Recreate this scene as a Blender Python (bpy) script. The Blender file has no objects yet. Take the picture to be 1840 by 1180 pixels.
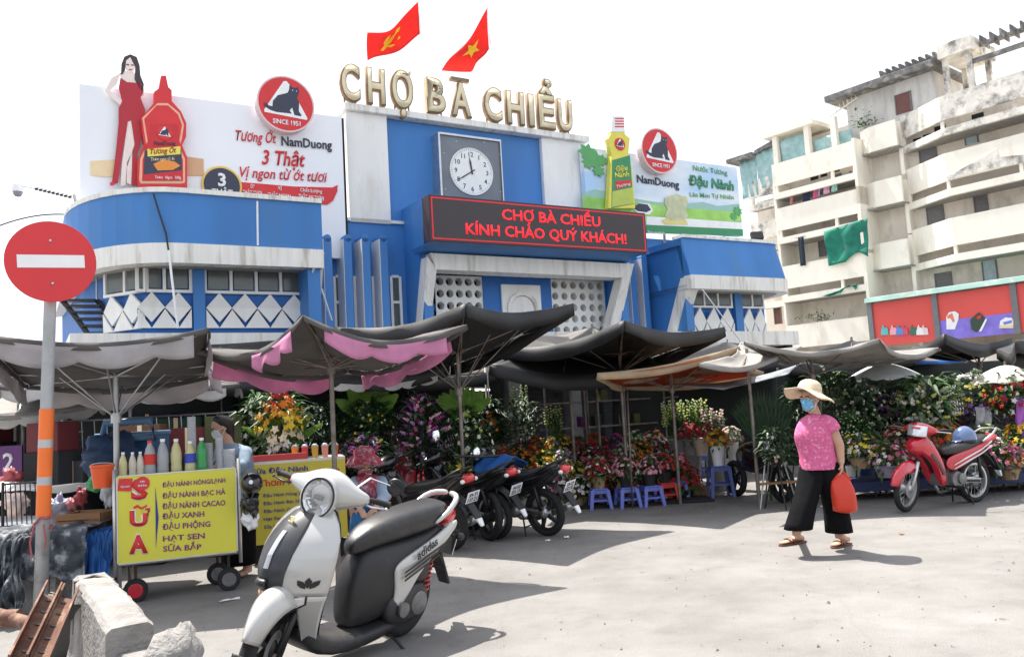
import bpy, bmesh, math, random
from mathutils import Vector, Matrix, noise
R = math.radians
V = Vector
rnd = random.Random(7)
scene = bpy.context.scene
col = scene.collection

# ------------------------------------------------------------------ camera
EYE, FPX = 1.55, 1500.0
cam_d = bpy.data.cameras.new('camera'); cam = bpy.data.objects.new('camera', cam_d); col.objects.link(cam)
cam_d.sensor_width = 36; cam_d.lens = FPX / 1840 * 36; cam_d.clip_end = 2000; cam_d.clip_start = .05
CAMR = Matrix.Rotation(R(90 + 5.47), 3, 'X') @ Matrix.Rotation(R(-3.26), 3, 'Z')
cam.matrix_world = Matrix.Translation((0, 0, EYE)) @ CAMR.to_4x4()
scene.camera = cam

# ------------------------------------------------------------------ world, sun, exposure
SUN_EL, SUN_AZ = 65.0, -45.0          # azimuth clockwise from +Y
sd = V((math.sin(R(SUN_AZ)) * math.cos(R(SUN_EL)), math.cos(R(SUN_AZ)) * math.cos(R(SUN_EL)), math.sin(R(SUN_EL))))
w = bpy.data.worlds.new('World'); scene.world = w; w.use_nodes = True
nt = w.node_tree; bg = nt.nodes['Background']
sky = nt.nodes.new('ShaderNodeTexSky'); sky.sky_type = 'NISHITA'; sky.sun_disc = False
sky.sun_elevation = R(SUN_EL); sky.sun_rotation = R(SUN_AZ); sky.dust_density = 4.5; sky.air_density = 1.0; sky.ozone_density = 1.0
hz = nt.nodes.new('ShaderNodeMix'); hz.data_type = 'RGBA'; hz.inputs[0].default_value = .62
hz.inputs[7].default_value = (5.6, 5.75, 6.0, 1)      # thin bright cloud veil over the sky
nt.links.new(sky.outputs[0], hz.inputs[6]); nt.links.new(hz.outputs[2], bg.inputs[0])
bg.inputs[1].default_value = .128
sun_d = bpy.data.lights.new('sun', 'SUN'); sun_d.energy = 4.6; sun_d.angle = R(.55); sun_d.color = (1, .955, .88)
sun = bpy.data.objects.new('sun', sun_d); col.objects.link(sun)
sun.rotation_euler = sd.to_track_quat('Z', 'Y').to_euler(); sun.location = (-20, 20, 40)
scene.view_settings.view_transform = 'Standard'; scene.view_settings.look = 'None'
scene.view_settings.exposure = 1.1; scene.view_settings.gamma = 1
scene.cycles.max_bounces = 6; scene.cycles.use_denoising = True

# ------------------------------------------------------------------ pixel -> place helpers (photo pixels 1840 x 1180)
def ray(px, py): return CAMR @ V(((px - 920) / FPX, -(py - 590) / FPX, -1))
def G(px, py, z=0.0):
    r = ray(px, py); t = (z - EYE) / r.z; return V((r.x * t, r.y * t, z))
def D(px, py, d):
    r = ray(px, py); t = d / r.y; return V((r.x * t, d, EYE + r.z * t))
class Frame:
    """a vertical plane: u along it, y into it, z up; origin on the ground"""
    def __init__(s, o, vp, flip=False):
        r = ray(*vp); d = V((r.x, r.y, 0)).normalized()
        if flip: d = -d
        s.o = V((o.x, o.y, 0)); s.d = d; s.n = V((d.y, -d.x, 0)); s.ang = math.atan2(d.y, d.x)
    def at(s, px, py, w=0.0):
        r = ray(px, py); t = ((s.o + s.n * w) - V((0, 0, 0))).dot(s.n) / r.dot(s.n)
        p = V((r.x * t, r.y * t, EYE + r.z * t)); q = p - s.o
        return V((q.dot(s.d), -w, p.z))        # local: x = u, y = -w, z
    def world(s, u, w, z): return s.o + s.d * u + s.n * w + V((0, 0, z))

# ------------------------------------------------------------------ materials
MATS = {}
def mat(name, c, rough=.7, metal=0, amp=.12, scale=6, bump=0, bscale=None, spec=.5, coat=0, c2=None, c2amt=.5, c2scale=2, detail=6, stretch=None, transl=0, alpha=1, emit=0):
    if name in MATS: return MATS[name]
    m = bpy.data.materials.new(name); m.use_nodes = True; n = m.node_tree; b = n.nodes['Principled BSDF']
    L = n.links.new
    b.inputs['Roughness'].default_value = rough; b.inputs['Metallic'].default_value = metal
    b.inputs['Specular IOR Level'].default_value = spec; b.inputs['Coat Weight'].default_value = coat; b.inputs['Coat Roughness'].default_value = .08
    tc = n.nodes.new('ShaderNodeTexCoord'); src = tc.outputs['Object']
    if stretch:
        mp = n.nodes.new('ShaderNodeMapping'); mp.inputs['Scale'].default_value = stretch; L(src, mp.inputs[0]); src = mp.outputs[0]
    nz = n.nodes.new('ShaderNodeTexNoise'); nz.inputs['Scale'].default_value = scale; nz.inputs['Detail'].default_value = detail; L(src, nz.inputs['Vector'])
    mr = n.nodes.new('ShaderNodeMapRange'); mr.inputs[1].default_value = .3; mr.inputs[2].default_value = .7
    mr.inputs[3].default_value = 1 - amp; mr.inputs[4].default_value = 1 + amp; L(nz.outputs[0], mr.inputs[0])
    mx = n.nodes.new('ShaderNodeVectorMath'); mx.operation = 'SCALE'; L(mr.outputs[0], mx.inputs['Scale'])
    mx.inputs[0].default_value = c[:3]
    if c2:
        n2 = n.nodes.new('ShaderNodeTexNoise'); n2.inputs['Scale'].default_value = c2scale; n2.inputs['Detail'].default_value = 8; n2.inputs['Roughness'].default_value = .65; L(src, n2.inputs['Vector'])
        r2 = n.nodes.new('ShaderNodeMapRange'); r2.inputs[1].default_value = .62 - .25 * c2amt; r2.inputs[2].default_value = .78 - .25 * c2amt; L(n2.outputs[0], r2.inputs[0])
        mm = n.nodes.new('ShaderNodeMix'); mm.data_type = 'RGBA'; L(r2.outputs[0], mm.inputs[0]); mm.inputs[6].default_value = (*c[:3], 1); mm.inputs[7].default_value = (*c2[:3], 1)
        L(mm.outputs[2], mx.inputs[0])
    L(mx.outputs[0], b.inputs['Base Color'])
    if bump:
        nb = n.nodes.new('ShaderNodeTexNoise'); nb.inputs['Scale'].default_value = bscale or scale * 4; nb.inputs['Detail'].default_value = 8; L(src, nb.inputs['Vector'])
        bp = n.nodes.new('ShaderNodeBump'); bp.inputs['Strength'].default_value = bump; bp.inputs['Distance'].default_value = .02; L(nb.outputs[0], bp.inputs['Height']); L(bp.outputs[0], b.inputs['Normal'])
    if emit:
        b.inputs['Emission Color'].default_value = (*c[:3], 1); b.inputs['Emission Strength'].default_value = emit
    if alpha < 1: b.inputs['Alpha'].default_value = alpha
    if transl:
        out = n.nodes['Material Output']; tr = n.nodes.new('ShaderNodeBsdfTranslucent'); L(mx.outputs[0], tr.inputs[0])
        ms = n.nodes.new('ShaderNodeMixShader'); ms.inputs[0].default_value = transl; L(b.outputs[0], ms.inputs[1]); L(tr.outputs[0], ms.inputs[2]); L(ms.outputs[0], out.inputs[0])
    MATS[name] = m; return m

# ------------------------------------------------------------------ mesh builder
class MB:
    def __init__(s): s.v = []; s.f = []; s.m = []; s.mi = 0
    def add(s, vs, fs, M=None):
        o = len(s.v)
        s.v += [tuple(M @ V(p)) if M else tuple(p) for p in vs]
        s.f += [tuple(i + o for i in f) for f in fs]; s.m += [s.mi] * len(fs); return s
    def mat(s, i): s.mi = i; return s
    def box(s, c, d, M=None, rot=None):
        x, y, z = d[0] / 2, d[1] / 2, d[2] / 2; c = V(c)
        vs = [V((a, b, e)) for a in (-x, x) for b in (-y, y) for e in (-z, z)]
        if rot: vs = [rot @ p for p in vs]
        return s.add([p + c for p in vs], [(0, 1, 3, 2), (4, 6, 7, 5), (0, 4, 5, 1), (2, 3, 7, 6), (0, 2, 6, 4), (1, 5, 7, 3)], M)
    def span(s, a, b, M=None):
        a, b = V(a), V(b); return s.box((a + b) / 2, [abs(t) for t in (b - a)], M)
    def hexa(s, p):      # 8 points: bottom/first ring 4, second ring 4
        return s.add(p, [(3, 2, 1, 0), (4, 5, 6, 7), (0, 1, 5, 4), (1, 2, 6, 5), (2, 3, 7, 6), (3, 0, 4, 7)])
    def tube(s, pts, r, n=8, cap=True, M=None):
        pts = [V(p) for p in pts]; rs = r if isinstance(r, (list, tuple)) else [r] * len(pts)
        rings = []; up = None
        for i, p in enumerate(pts):
            t = (pts[min(i + 1, len(pts) - 1)] - pts[max(i - 1, 0)]).normalized()
            if up is None: up = V((0, 0, 1)) if abs(t.z) < .9 else V((1, 0, 0))
            a = t.cross(up).normalized(); b = a.cross(t).normalized(); up = b
            rings.append([p + (a * math.cos(2 * math.pi * k / n) + b * math.sin(2 * math.pi * k / n)) * rs[i] for k in range(n)])
        return s.loft(rings, cap, M)
    def loft(s, rings, cap=True, M=None, close=True):
        n = len(rings[0]); vs = [p for r in rings for p in r]; fs = []
        for i in range(len(rings) - 1):
            for k in range(n if close else n - 1):
                a, b = i * n + k, i * n + (k + 1) % n; fs.append((a, b, b + n, a + n))
        if cap: fs.append(tuple(range(n - 1, -1, -1))); fs.append(tuple(range((len(rings) - 1) * n, len(rings) * n)))
        return s.add(vs, fs, M)
    def lathe(s, prof, c=(0, 0, 0), n=16, M=None, axis='Z', cap=True):
        c = V(c); rings = []
        for r, z in prof:
            q = []
            for k in range(n):
                a = 2 * math.pi * k / n; x, y = r * math.cos(a), r * math.sin(a)
                q.append(c + (V((x, y, z)) if axis == 'Z' else V((z, x, y)) if axis == 'X' else V((y, z, x))))
            rings.append(q)
        return s.loft(rings, cap, M)
    def prism(s, poly, o, xd, yd, t):
        o, xd, yd = V(o), V(xd), V(yd); nn = xd.cross(yd).normalized() * t; n = len(poly)
        a = [o + xd * p[0] + yd * p[1] for p in poly]; b = [p + nn for p in a]
        area = sum(poly[i][0] * poly[(i + 1) % n][1] - poly[(i + 1) % n][0] * poly[i][1] for i in range(n))
        if area < 0: a.reverse(); b.reverse()
        return s.add(a + b, [tuple(range(n - 1, -1, -1)), tuple(range(n, 2 * n))] + [(i, (i + 1) % n, n + (i + 1) % n, n + i) for i in range(n)])
    def sheet(s, fn, nu, nv, M=None):
        vs = [fn(i / nu, j / nv) for j in range(nv + 1) for i in range(nu + 1)]
        return s.add(vs, [(j * (nu + 1) + i, j * (nu + 1) + i + 1, (j + 1) * (nu + 1) + i + 1, (j + 1) * (nu + 1) + i) for j in range(nv) for i in range(nu)], M)
    def blob(s, c, r, n=8, m=5, jit=0):
        c = V(c); r = V(r) if not isinstance(r, (int, float)) else V((r, r, r)); rings = []
        for j in range(1, m):
            ph = math.pi * j / m; q = []
            for k in range(n):
                a = 2 * math.pi * k / n; f = 1 + rnd.uniform(-jit, jit)
                q.append(c + V((r.x * math.sin(ph) * math.cos(a) * f, r.y * math.sin(ph) * math.sin(a) * f, -r.z * math.cos(ph) * f)))
            rings.append(q)
        o = len(s.v); s.loft(rings, False)
        s.add([c - V((0, 0, r.z)), c + V((0, 0, r.z))], [])
        b = len(s.v) - 2; last = o + (m - 2) * n
        for k in range(n):
            s.f.append((b, o + (k + 1) % n, o + k)); s.f.append((b + 1, last + k, last + (k + 1) % n)); s.m += [s.mi] * 2
        return s

def lump(mb, c, r, amp=.35, seed=0, n=22, m=14):
    c = V(c); r = V(r) if not isinstance(r, (int, float)) else V((r, r, r)); rings = []
    for j in range(1, m):
        ph = math.pi * j / m; q = []
        for k in range(n):
            a = 2 * math.pi * k / n; u = V((math.sin(ph) * math.cos(a), math.sin(ph) * math.sin(a), -math.cos(ph))); f = 1 + amp * noise.noise(u * 1.9 + V((seed, 3, 1))) + amp * .7 * abs(noise.noise(u * 4.5 + V((1, seed, 5)))) - amp * .2
            q.append(c + V((u.x * r.x * f, u.y * r.y * f, u.z * r.z * f)))
        rings.append(q)
    return mb.loft(rings, True)
def link_mesh(name, me, ms, parent):
    o = bpy.data.objects.new(name, me); col.objects.link(o)
    for m in (ms if isinstance(ms, (list, tuple)) else [ms]): me.materials.append(m)
    if parent: o.parent = parent
    return o
def obj(name, mb, ms, parent=None, bevel=0, sub=0, solid=0, smooth=False, loc=None, angle=None):
    me = bpy.data.meshes.new(name); me.from_pydata(mb.v, [], mb.f)
    me.polygons.foreach_set('material_index', mb.m)
    if smooth or sub: me.polygons.foreach_set('use_smooth', [True] * len(me.polygons))
    me.update(); o = link_mesh(name, me, ms, parent)
    if loc is not None: o.location = loc
    if angle: me.set_sharp_from_angle(angle=R(angle))
    if bevel:
        b = o.modifiers.new('bevel', 'BEVEL'); b.width = bevel; b.segments = 2; b.limit_method = 'ANGLE'; b.angle_limit = R(40)
    if sub: b = o.modifiers.new('sub', 'SUBSURF'); b.levels = sub; b.render_levels = sub
    if solid: b = o.modifiers.new('solid', 'SOLIDIFY'); b.thickness = solid; b.offset = 0
    return o
def tag(o, label=None, cat=None, group=None, kind=None):
    if label: o['label'] = label
    if cat: o['category'] = cat
    if group: o['group'] = group
    if kind: o['kind'] = kind
    return o
def thing(name, label, cat, loc=(0, 0, 0), rz=0, group=None):
    o = bpy.data.objects.new(name, None); col.objects.link(o); o.location = loc; o.rotation_euler = (0, 0, rz)
    o.empty_display_size = .2
    return tag(o, label, cat, group)
def tree_copy(o, parent=None):
    c = o.copy(); col.objects.link(c); c.parent = parent
    for ch in list(o.children): tree_copy(ch, c)
    return c
def text(s, name, m, parent, o, xd, yd, width=None, cap=.1, depth=.004, bold=0, shear=0, align='L', space=1.0):
    """one line of lettering: baseline origin o, xd right, yd up (unit vectors), cap height and width in metres"""
    c = bpy.data.curves.new(name, 'FONT'); c.body = s; c.resolution_u = 4 if cap > .4 else 2; c.offset = bold; c.shear = shear; c.space_character = space
    t = bpy.data.objects.new(name, c); col.objects.link(t)
    me = bpy.data.meshes.new_from_object(t.evaluated_get(bpy.context.evaluated_depsgraph_get()))
    bpy.data.objects.remove(t); bpy.data.curves.remove(c)
    xs = [v.co.x for v in me.vertices]; x0, x1 = min(xs), max(xs)
    sy = cap / .686; sx = (width / (x1 - x0)) if width else sy
    off = 0 if align == 'L' else (-(x1 - x0) * sx / 2 if align == 'C' else -(x1 - x0) * sx)
    o, xd, yd = V(o), V(xd), V(yd); nn = xd.cross(yd).normalized()
    bm = bmesh.new(); bm.from_mesh(me); bm.normal_update()
    r = bmesh.ops.extrude_face_region(bm, geom=bm.faces[:]) if depth else None
    if r:
        for v in r['geom']:
            if isinstance(v, bmesh.types.BMVert): v.co.z = 1
    for v in bm.verts:
        p = v.co.copy(); v.co = o + xd * ((p.x - x0) * sx + off) + yd * (p.y * sy) + nn * (p.z * depth)
    bmesh.ops.recalc_face_normals(bm, faces=bm.faces[:])
    bm.to_mesh(me); bm.free(); me.materials.clear()
    return link_mesh(name, me, m, parent)
def circle(r, n=24, a0=0, cx=0, cy=0, ry=None): return [(cx + r * math.cos(a0 + 2 * math.pi * k / n), cy + (ry or r) * math.sin(a0 + 2 * math.pi * k / n)) for k in range(n)]
X, Y, Z = V((1, 0, 0)), V((0, 1, 0)), V((0, 0, 1))

# ------------------------------------------------------------------ ground
def ground_material():
    m = bpy.data.materials.new('dusty asphalt'); m.use_nodes = True; n = m.node_tree; b = n.nodes['Principled BSDF']; L = n.links.new
    tc = n.nodes.new('ShaderNodeTexCoord')
    def nz(sc, det=8, ro=.6):
        t = n.nodes.new('ShaderNodeTexNoise'); t.inputs['Scale'].default_value = sc; t.inputs['Detail'].default_value = det; t.inputs['Roughness'].default_value = ro; L(tc.outputs['Object'], t.inputs['Vector']); return t.outputs[0]
    def ramp(src, stops):
        r = n.nodes.new('ShaderNodeValToRGB'); L(src, r.inputs[0]); e = r.color_ramp.elements
        e[0].position, e[0].color = stops[0][0], (*stops[0][1], 1); e[1].position, e[1].color = stops[-1][0], (*stops[-1][1], 1)
        for p, c in stops[1:-1]: k = e.new(p); k.color = (*c, 1)
        return r.outputs[0]
    def mixc(f, a, bb, mode='MULTIPLY'):
        x = n.nodes.new('ShaderNodeMix'); x.data_type = 'RGBA'; x.blend_type = mode; x.inputs[0].default_value = f if isinstance(f, float) else 1
        if not isinstance(f, float): L(f, x.inputs[0])
        L(a, x.inputs[6]); L(bb, x.inputs[7]); return x.outputs[2]
    base = ramp(nz(.55), [(.3, (.175, .168, .16)), (.5, (.225, .217, .208)), (.72, (.265, .257, .248))])
    patch = ramp(nz(1.7, 12, .72), [(.34, (.78, .775, .77)), (.47, (.93, .925, .92)), (.6, (1.03, 1.03, 1.03))])
    grain = ramp(nz(95, 3, .8), [(.35, (.72, .72, .72)), (.6, (1.05, 1.05, 1.05))])
    c = mixc(.9, base, patch); c = mixc(.9, c, grain)
    vo = n.nodes.new('ShaderNodeTexVoronoi'); vo.feature = 'DISTANCE_TO_EDGE'; vo.inputs['Scale'].default_value = .42; 
    wp = n.nodes.new('ShaderNodeMix'); wp.data_type = 'RGBA'; wp.inputs[0].default_value = .12; L(tc.outputs['Object'], wp.inputs[6])
    wn = n.nodes.new('ShaderNodeTexNoise'); wn.inputs['Scale'].default_value = 2.5; wn.inputs['Detail'].default_value = 6; L(tc.outputs['Object'], wn.inputs['Vector']); L(wn.outputs[1], wp.inputs[7]); L(wp.outputs[2], vo.inputs['Vector'])
    crack = ramp(vo.outputs[0], [(.0, (.62, .61, .6)), (.006, (1, 1, 1))])
    c = mixc(.14, c, crack)
    spots = ramp(nz(7, 4, .5), [(.26, (.5, .49, .48)), (.33, (1, 1, 1))])
    c = mixc(.75, c, spots)
    L(c, b.inputs['Base Color']); b.inputs['Roughness'].default_value = .92; b.inputs['Specular IOR Level'].default_value = .25
    bp = n.nodes.new('ShaderNodeBump'); bp.inputs['Strength'].default_value = .35; bp.inputs['Distance'].default_value = .01; L(nz(60, 6, .8), bp.inputs['Height']); L(bp.outputs[0], b.inputs['Normal'])
    return m
GM = ground_material()
mb = MB(); mb.sheet(lambda a, b: (-300 + 600 * a, -40 + 640 * b, 0), 8, 8)
tag(obj('ground', mb, GM), kind='structure')
# ------------------------------------------------------------------ the market hall
FA = Frame(V((-1.07, 20, 0)), (3480, 588))
BLUE = mat('blue painted render', (.042, .19, .50), .55, amp=.10, scale=1.2, c2=(.055, .19, .44), c2amt=.42, c2scale=.9, stretch=(1, 1, .35), bump=.06, bscale=30)
BLUE2 = mat('deep blue paint', (.02, .14, .45), .6, amp=.12, scale=2)
WHITE = mat('white painted render', (.80, .80, .78), .6, amp=.05, scale=3, c2=(.62, .60, .55), c2amt=.3, c2scale=1.5, stretch=(1, 1, .25), bump=.05)
STAIN = mat('rain stained white concrete', (.78, .77, .73), .75, amp=.08, scale=4, c2=(.50, .47, .41), c2amt=.42, c2scale=2.6, stretch=(2.2, 2.2, .22), bump=.12)
GLASS = mat('dusty window glass', (.10, .115, .11), .16, amp=.25, scale=1.5, spec=.6)
FRAMEW = mat('white window frame', (.78, .78, .76), .5, amp=.04)
DARK = mat('painted shade black', (.018, .018, .02), .9, amp=.3, scale=2)  # near black standing in for shade in interiors, gaps and hollows
GREY = mat('grey concrete', (.33, .32, .30), .85, amp=.2, scale=5, bump=.25)
hall = thing('market_hall', 'blue and white market hall with curved parapets, breeze block screens and a clock tower', 'building', FA.o, FA.ang)
fl = FA.at
def quadprism(mb, pts, t):          # pts: 4 local points on a face (ccw from outside); t: thickness inwards (+y)
    a = [V(p) for p in pts]; b = [p + V((0, t, 0)) for p in a]
    mb.hexa(b + a if False else [a[3], a[2], a[1], a[0], b[3], b[2], b[1], b[0]])
def rect(mb, x0, x1, z0, z1, w, t): mb.span((x0, -w, z0), (x1, -w + t, z1))

zS = fl(470, 600, 1.3).z                       # first floor slab
# tower
xt0, xt1 = fl(620, 210, 0).x, fl(1046, 262, 0).x
ztop = fl(840, 232, 0).z
mb = MB(); rect(mb, xt0, xt1, zS, ztop - .02, .0, 3.0); obj('tower_block', mb, BLUE, hall, bevel=.02)
xc0, xc1 = fl(699, 300, .12).x, fl(976, 300, .12).x
zmw = fl(650, 400, 0).z
mb = MB(); rect(mb, xt0 - .02, xc0, zmw - .02, ztop, .12, 3.1); obj('tower_column', mb, WHITE, hall, bevel=.02)
mb = MB(); rect(mb, xc1, xt1 + .02, zS, ztop, .12, 3.1); obj('tower_column', mb, WHITE, hall, bevel=.02)
mb = MB(); rect(mb, xt0 - .08, xt1 + .08, ztop, ztop + .16, .24, 3.4); obj('tower_coping', mb, STAIN, hall, bevel=.015)
# main recessed wall and its fins
xw0, xw1 = fl(560, 420, 0).x, fl(1215, 450, 0).x
mb = MB(); rect(mb, xw0 - .3, xt0 + 2.6, zS, zmw, .06, 3.0); rect(mb, xt1 - 1.6, xw1 + 2.5, zS, fl(1180, 430, 0).z, .06, 3.0); obj('recessed_wall', mb, BLUE, hall, bevel=.02)
mb = MB(); rect(mb, xw0 - .3, xt0 + 2.6, zmw, zmw + .07, .12, 3.0); obj('wall_coping', mb, STAIN, hall)
for px in (591, 627, 660, 692, 1138, 1160, 1180):
    left = px < 900; x = fl(px, 500, .55).x
    zt = fl(px, 428 if left else 463, .55).z
    mb = MB(); rect(mb, x - .085, x + .085, zS + .05, zt, .55, .55); mb.lathe([(.085, -.55), (.085, 0)], (x, 0, zt), 14, axis='Y')
    obj('fin', mb, BLUE, hall)
    mb = MB(); rect(mb, x - .10, x - .087, zS + .05, zt - .02, .54, .5); obj('fin_edge', mb, WHITE, hall)
def window(x0, x1, z0, z1, w, nx, nz=1, bar=.05, split=None):
    mb = MB(); e = bar
    for k in range(nx + 1):
        x = x0 + (x1 - x0) * k / nx; rect(mb, x - e / 2, x + e / 2, z0, z1, w + .04, .08)
    zs = [z0 + (z1 - z0) * k / nz for k in range(nz + 1)] if not split else [z0, z0 + (z1 - z0) * split, z1]
    for z in zs: rect(mb, x0 + e / 2, x1 - e / 2, z - e / 2, z + e / 2, w + .036, .07)
    f = obj('window', mb, FRAMEW, hall)
    mb = MB(); rect(mb, x0 + .01, x1 - .01, z0 + .01, z1 - .01, w, .02); obj('pane', mb, GLASS, f)
    return f
for a, b in ((601, 618), (637, 651), (670, 683), (703, 719), (1146, 1155), (1167, 1176), (1184, 1192)):
    px = (a + b) / 2; left = px < 900
    window(fl(a, 530, .08).x, fl(b, 530, .08).x, zS + .25, fl(px, 497 if left else 520, .08).z, .08, 1, 2, bar=.06)

# ---- wings: curved parapet, stained band, recessed windows, slanted piers
def offset_plan(right, bend, left, depth, inset, a):
    """plan of a wing front seen from above, from right end to the left end, bending back in an arc"""
    p = [(right, depth - inset)]
    n = 10; x_b = bend
    for k in range(n + 1):
        t = math.pi / 2 * k / n
        p.append((x_b - (a - inset) * math.sin(t), depth - inset - (2.6) * (1 - math.cos(t))))
    p.append((x_b - (a - inset), -6.0))
    return p
def band(name, plan, z0, z1, m, t=.2, ztop=None, bevel=.0):
    """wall strip following a plan; z1 may be a function of x"""
    mb = MB(); o = []; i = []
    for k, (x, w) in enumerate(plan):
        a = V(plan[max(k - 1, 0)]); b = V(plan[min(k + 1, len(plan) - 1)]); d = (b - a).normalized(); nn = V((d.y, -d.x))
        if nn.dot(V((-.3, 1))) < 0: nn = -nn
        o.append((x, w)); i.append((x - nn.x * t, w - nn.y * t))
    rings = []
    for (ox, ow), (ix, iw) in zip(o, i): rings.append([V((ox, -ow, z0)), V((ox, -ow, z1)), V((ix, -iw, z1)), V((ix, -iw, z0))])
    mb.loft(rings, True); return obj(name, mb, m, hall, bevel=bevel)
WD = 2.0
zp1 = fl(470, 358, WD).z; zp0 = fl(470, 444, WD).z; zb0 = fl(470, 478, WD).z
xr = fl(580, 450, WD).x; xbend = fl(330, 450, WD).x; aL = xbend - fl(118, 420, .2).x
plan = offset_plan(xr, xbend, 0, WD, 0, aL)
band('parapet', plan, zp0, zp1, BLUE, .25)
band('parapet_coping', [(x + .0, w_ + .05) for x, w_ in plan], zp1, zp1 + .09, STAIN, .38)
band('fascia', [(x, w_ + .04) for x, w_ in plan], zb0, zp0, STAIN, .3)
def soffit(plan, z, name='soffit', m=GREY):
    mb = MB(); vs = [V((x, -w_ + .05, z)) for x, w_ in plan] + [V((plan[0][0], 3, z))]
    n = len(vs); mb.add(vs + [p + Z * .12 for p in vs], [tuple(range(n)), tuple(range(2 * n - 1, n - 1, -1))]); obj(name, mb, m, hall)
soffit([(x, w_ - .1) for x, w_ in plan], zb0 + .01); 
mb = MB(); vs = [V((x, -w_ + .2, zp1 - .3)) for x, w_ in plan] + [V((plan[0][0], 3, zp1 - .3))]; mb.add(vs, [tuple(range(len(vs)))]); obj('flat_roof', mb, GREY, hall)
def slant_pier(pts_top, pts_bot, name='slanted_pier', m=None):
    # pts: (px,py,w) outer-left, outer-right
    a, b = fl(*pts_top[0]), fl(*pts_top[1]); c, d = fl(*pts_bot[1]), fl(*pts_bot[0])
    mb = MB(); quadprism(mb, [d, c, b, a], .35); obj(name, mb, m or STAIN, hall, bevel=.01)
slant_pier([(562, 482, WD), (583, 452, WD)], [(549, 600, 1.35), (572, 600, 1.35)])
mb = MB(); mb.hexa([V((xr - .02, -WD + .02, zb0)), V((xr - .02, 0, zb0)), V((xr - .22, 0, zb0)), V((xr - .22, -WD + .4, zb0)), V((xr - .02, -WD + .02, zp0)), V((xr - .02, 0, zp0)), V((xr - .22, 0, zp0)), V((xr - .22, -WD + .4, zp0))]); 
rect(mb, xr - .3, xr - .05, zS, zp1 - .05, WD - .05, WD); obj('wing_side_wall', mb, BLUE, hall)
# wing front wall (deep blue) following an inner plan
WW = 1.25
xwr = fl(556, 540, WW).x; xwb = fl(262, 540, WW).x; xwl = fl(150, 560, -1.0).x
wplan = [(xwr, WW), (xwb, WW), (fl(193, 540, .35).x, .35), (xwl, -1.0), (xwl - .2, -6)]
band('wing_wall', wplan, zS, zb0, BLUE2, .2)
def glazing(x0, x1, w0, w1, n, ztop, zsill, zbot, nd):
    """n lights over nd white diamonds, on a wall that may run at an angle (w0 -> w1)"""
    L = math.hypot(x1 - x0, w1 - w0); ang = math.atan2(-(w1 - w0), x1 - x0)
    M = Matrix.Translation((x0, -w0, 0)) @ Matrix.Rotation(ang, 4, 'Z')
    e = .055; mb = MB()
    for k in range(n + 1): mb.span((L * k / n - e / 2, -.08, zsill), (L * k / n + e / 2, .0, ztop), M)
    for z in (ztop, zsill): mb.span((-e / 2, -.085, z - e / 2), (L + e / 2, .0, z + e / 2), M)
    f = obj('window', mb, FRAMEW, hall)
    for k in range(n):
        mb = MB(); mb.span((L * k / n + e, -.055, zsill + e), (L * (k + 1) / n - e, -.035, ztop - e), M); fr = .03
        x0_, x1_ = L * k / n + e / 2, L * (k + 1) / n - e / 2
        obj('pane', mb, GLASS, f)
    # diamonds
    d = L / nd; h = (zsill - zbot); hh = h * .40
    mb = MB(); zc = zsill - hh - .03
    for k in range(nd):
        cx = d * (k + .5)
        # shallow white pyramid plates, tilted outwards at their middle
        pts = [V((cx - d * .5, -.10, zc)), V((cx, -.13, zc - hh)), V((cx + d * .5, -.10, zc)), V((cx, -.16, zc + hh))]
        mb.add(pts + [p + V((0, .05, 0)) for p in pts], [(0, 1, 2, 3), (7, 6, 5, 4), (0, 4, 5, 1), (1, 5, 6, 2), (2, 6, 7, 3), (3, 7, 4, 0)], M)
    for k in range(nd + 1):
        cx = d * k; l = cx - d * .5 if k else cx; r = cx + d * .5 if k < nd else cx
        pts = [V((l, -.11, zbot)), V((r, -.11, zbot)), V((cx, -.12, zc - hh * .12))]
        mb.add(pts + [p + V((0, .05, 0)) for p in pts], [(0, 1, 2), (5, 4, 3), (0, 3, 4, 1), (1, 4, 5, 2), (2, 5, 3, 0)], M)
    obj('diamond_panel', mb, WHITE, hall)
    mb = MB()
    for k in range(nd + 1):
        cx = d * k; l = max(cx - d * .3, 0); r = min(cx + d * .3, L)
        mb.span((l, -.012, zc - hh * .42), (r, .0, zc - hh * .05), M)
    obj('diamond_gap_shade', mb, DARK, hall)  # dark strips painted for the shade between the diamond plates
zt_, zs_, zb_ = fl(456, 484, WW).z, fl(456, 527, WW).z, fl(456, 590, WW).z
glazing(fl(368, 530, WW).x, fl(546, 530, WW).x, WW, WW, 4, zt_, zs_, zb_, 4)
glazing(fl(246, 530, WW).x, fl(342, 530, WW).x, WW, WW, 2, zt_, zs_, zb_, 2)
glazing(fl(194, 530, .42).x, xwb + .03, .42, WW + .04, 2, zt_, zs_, zb_, 2)
mb = MB(); rect(mb, fl(345, 530, WW).x, fl(366, 530, WW).x, zS, zb0, WW + .14, .14); obj('pilaster', mb, BLUE, hall)
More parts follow.
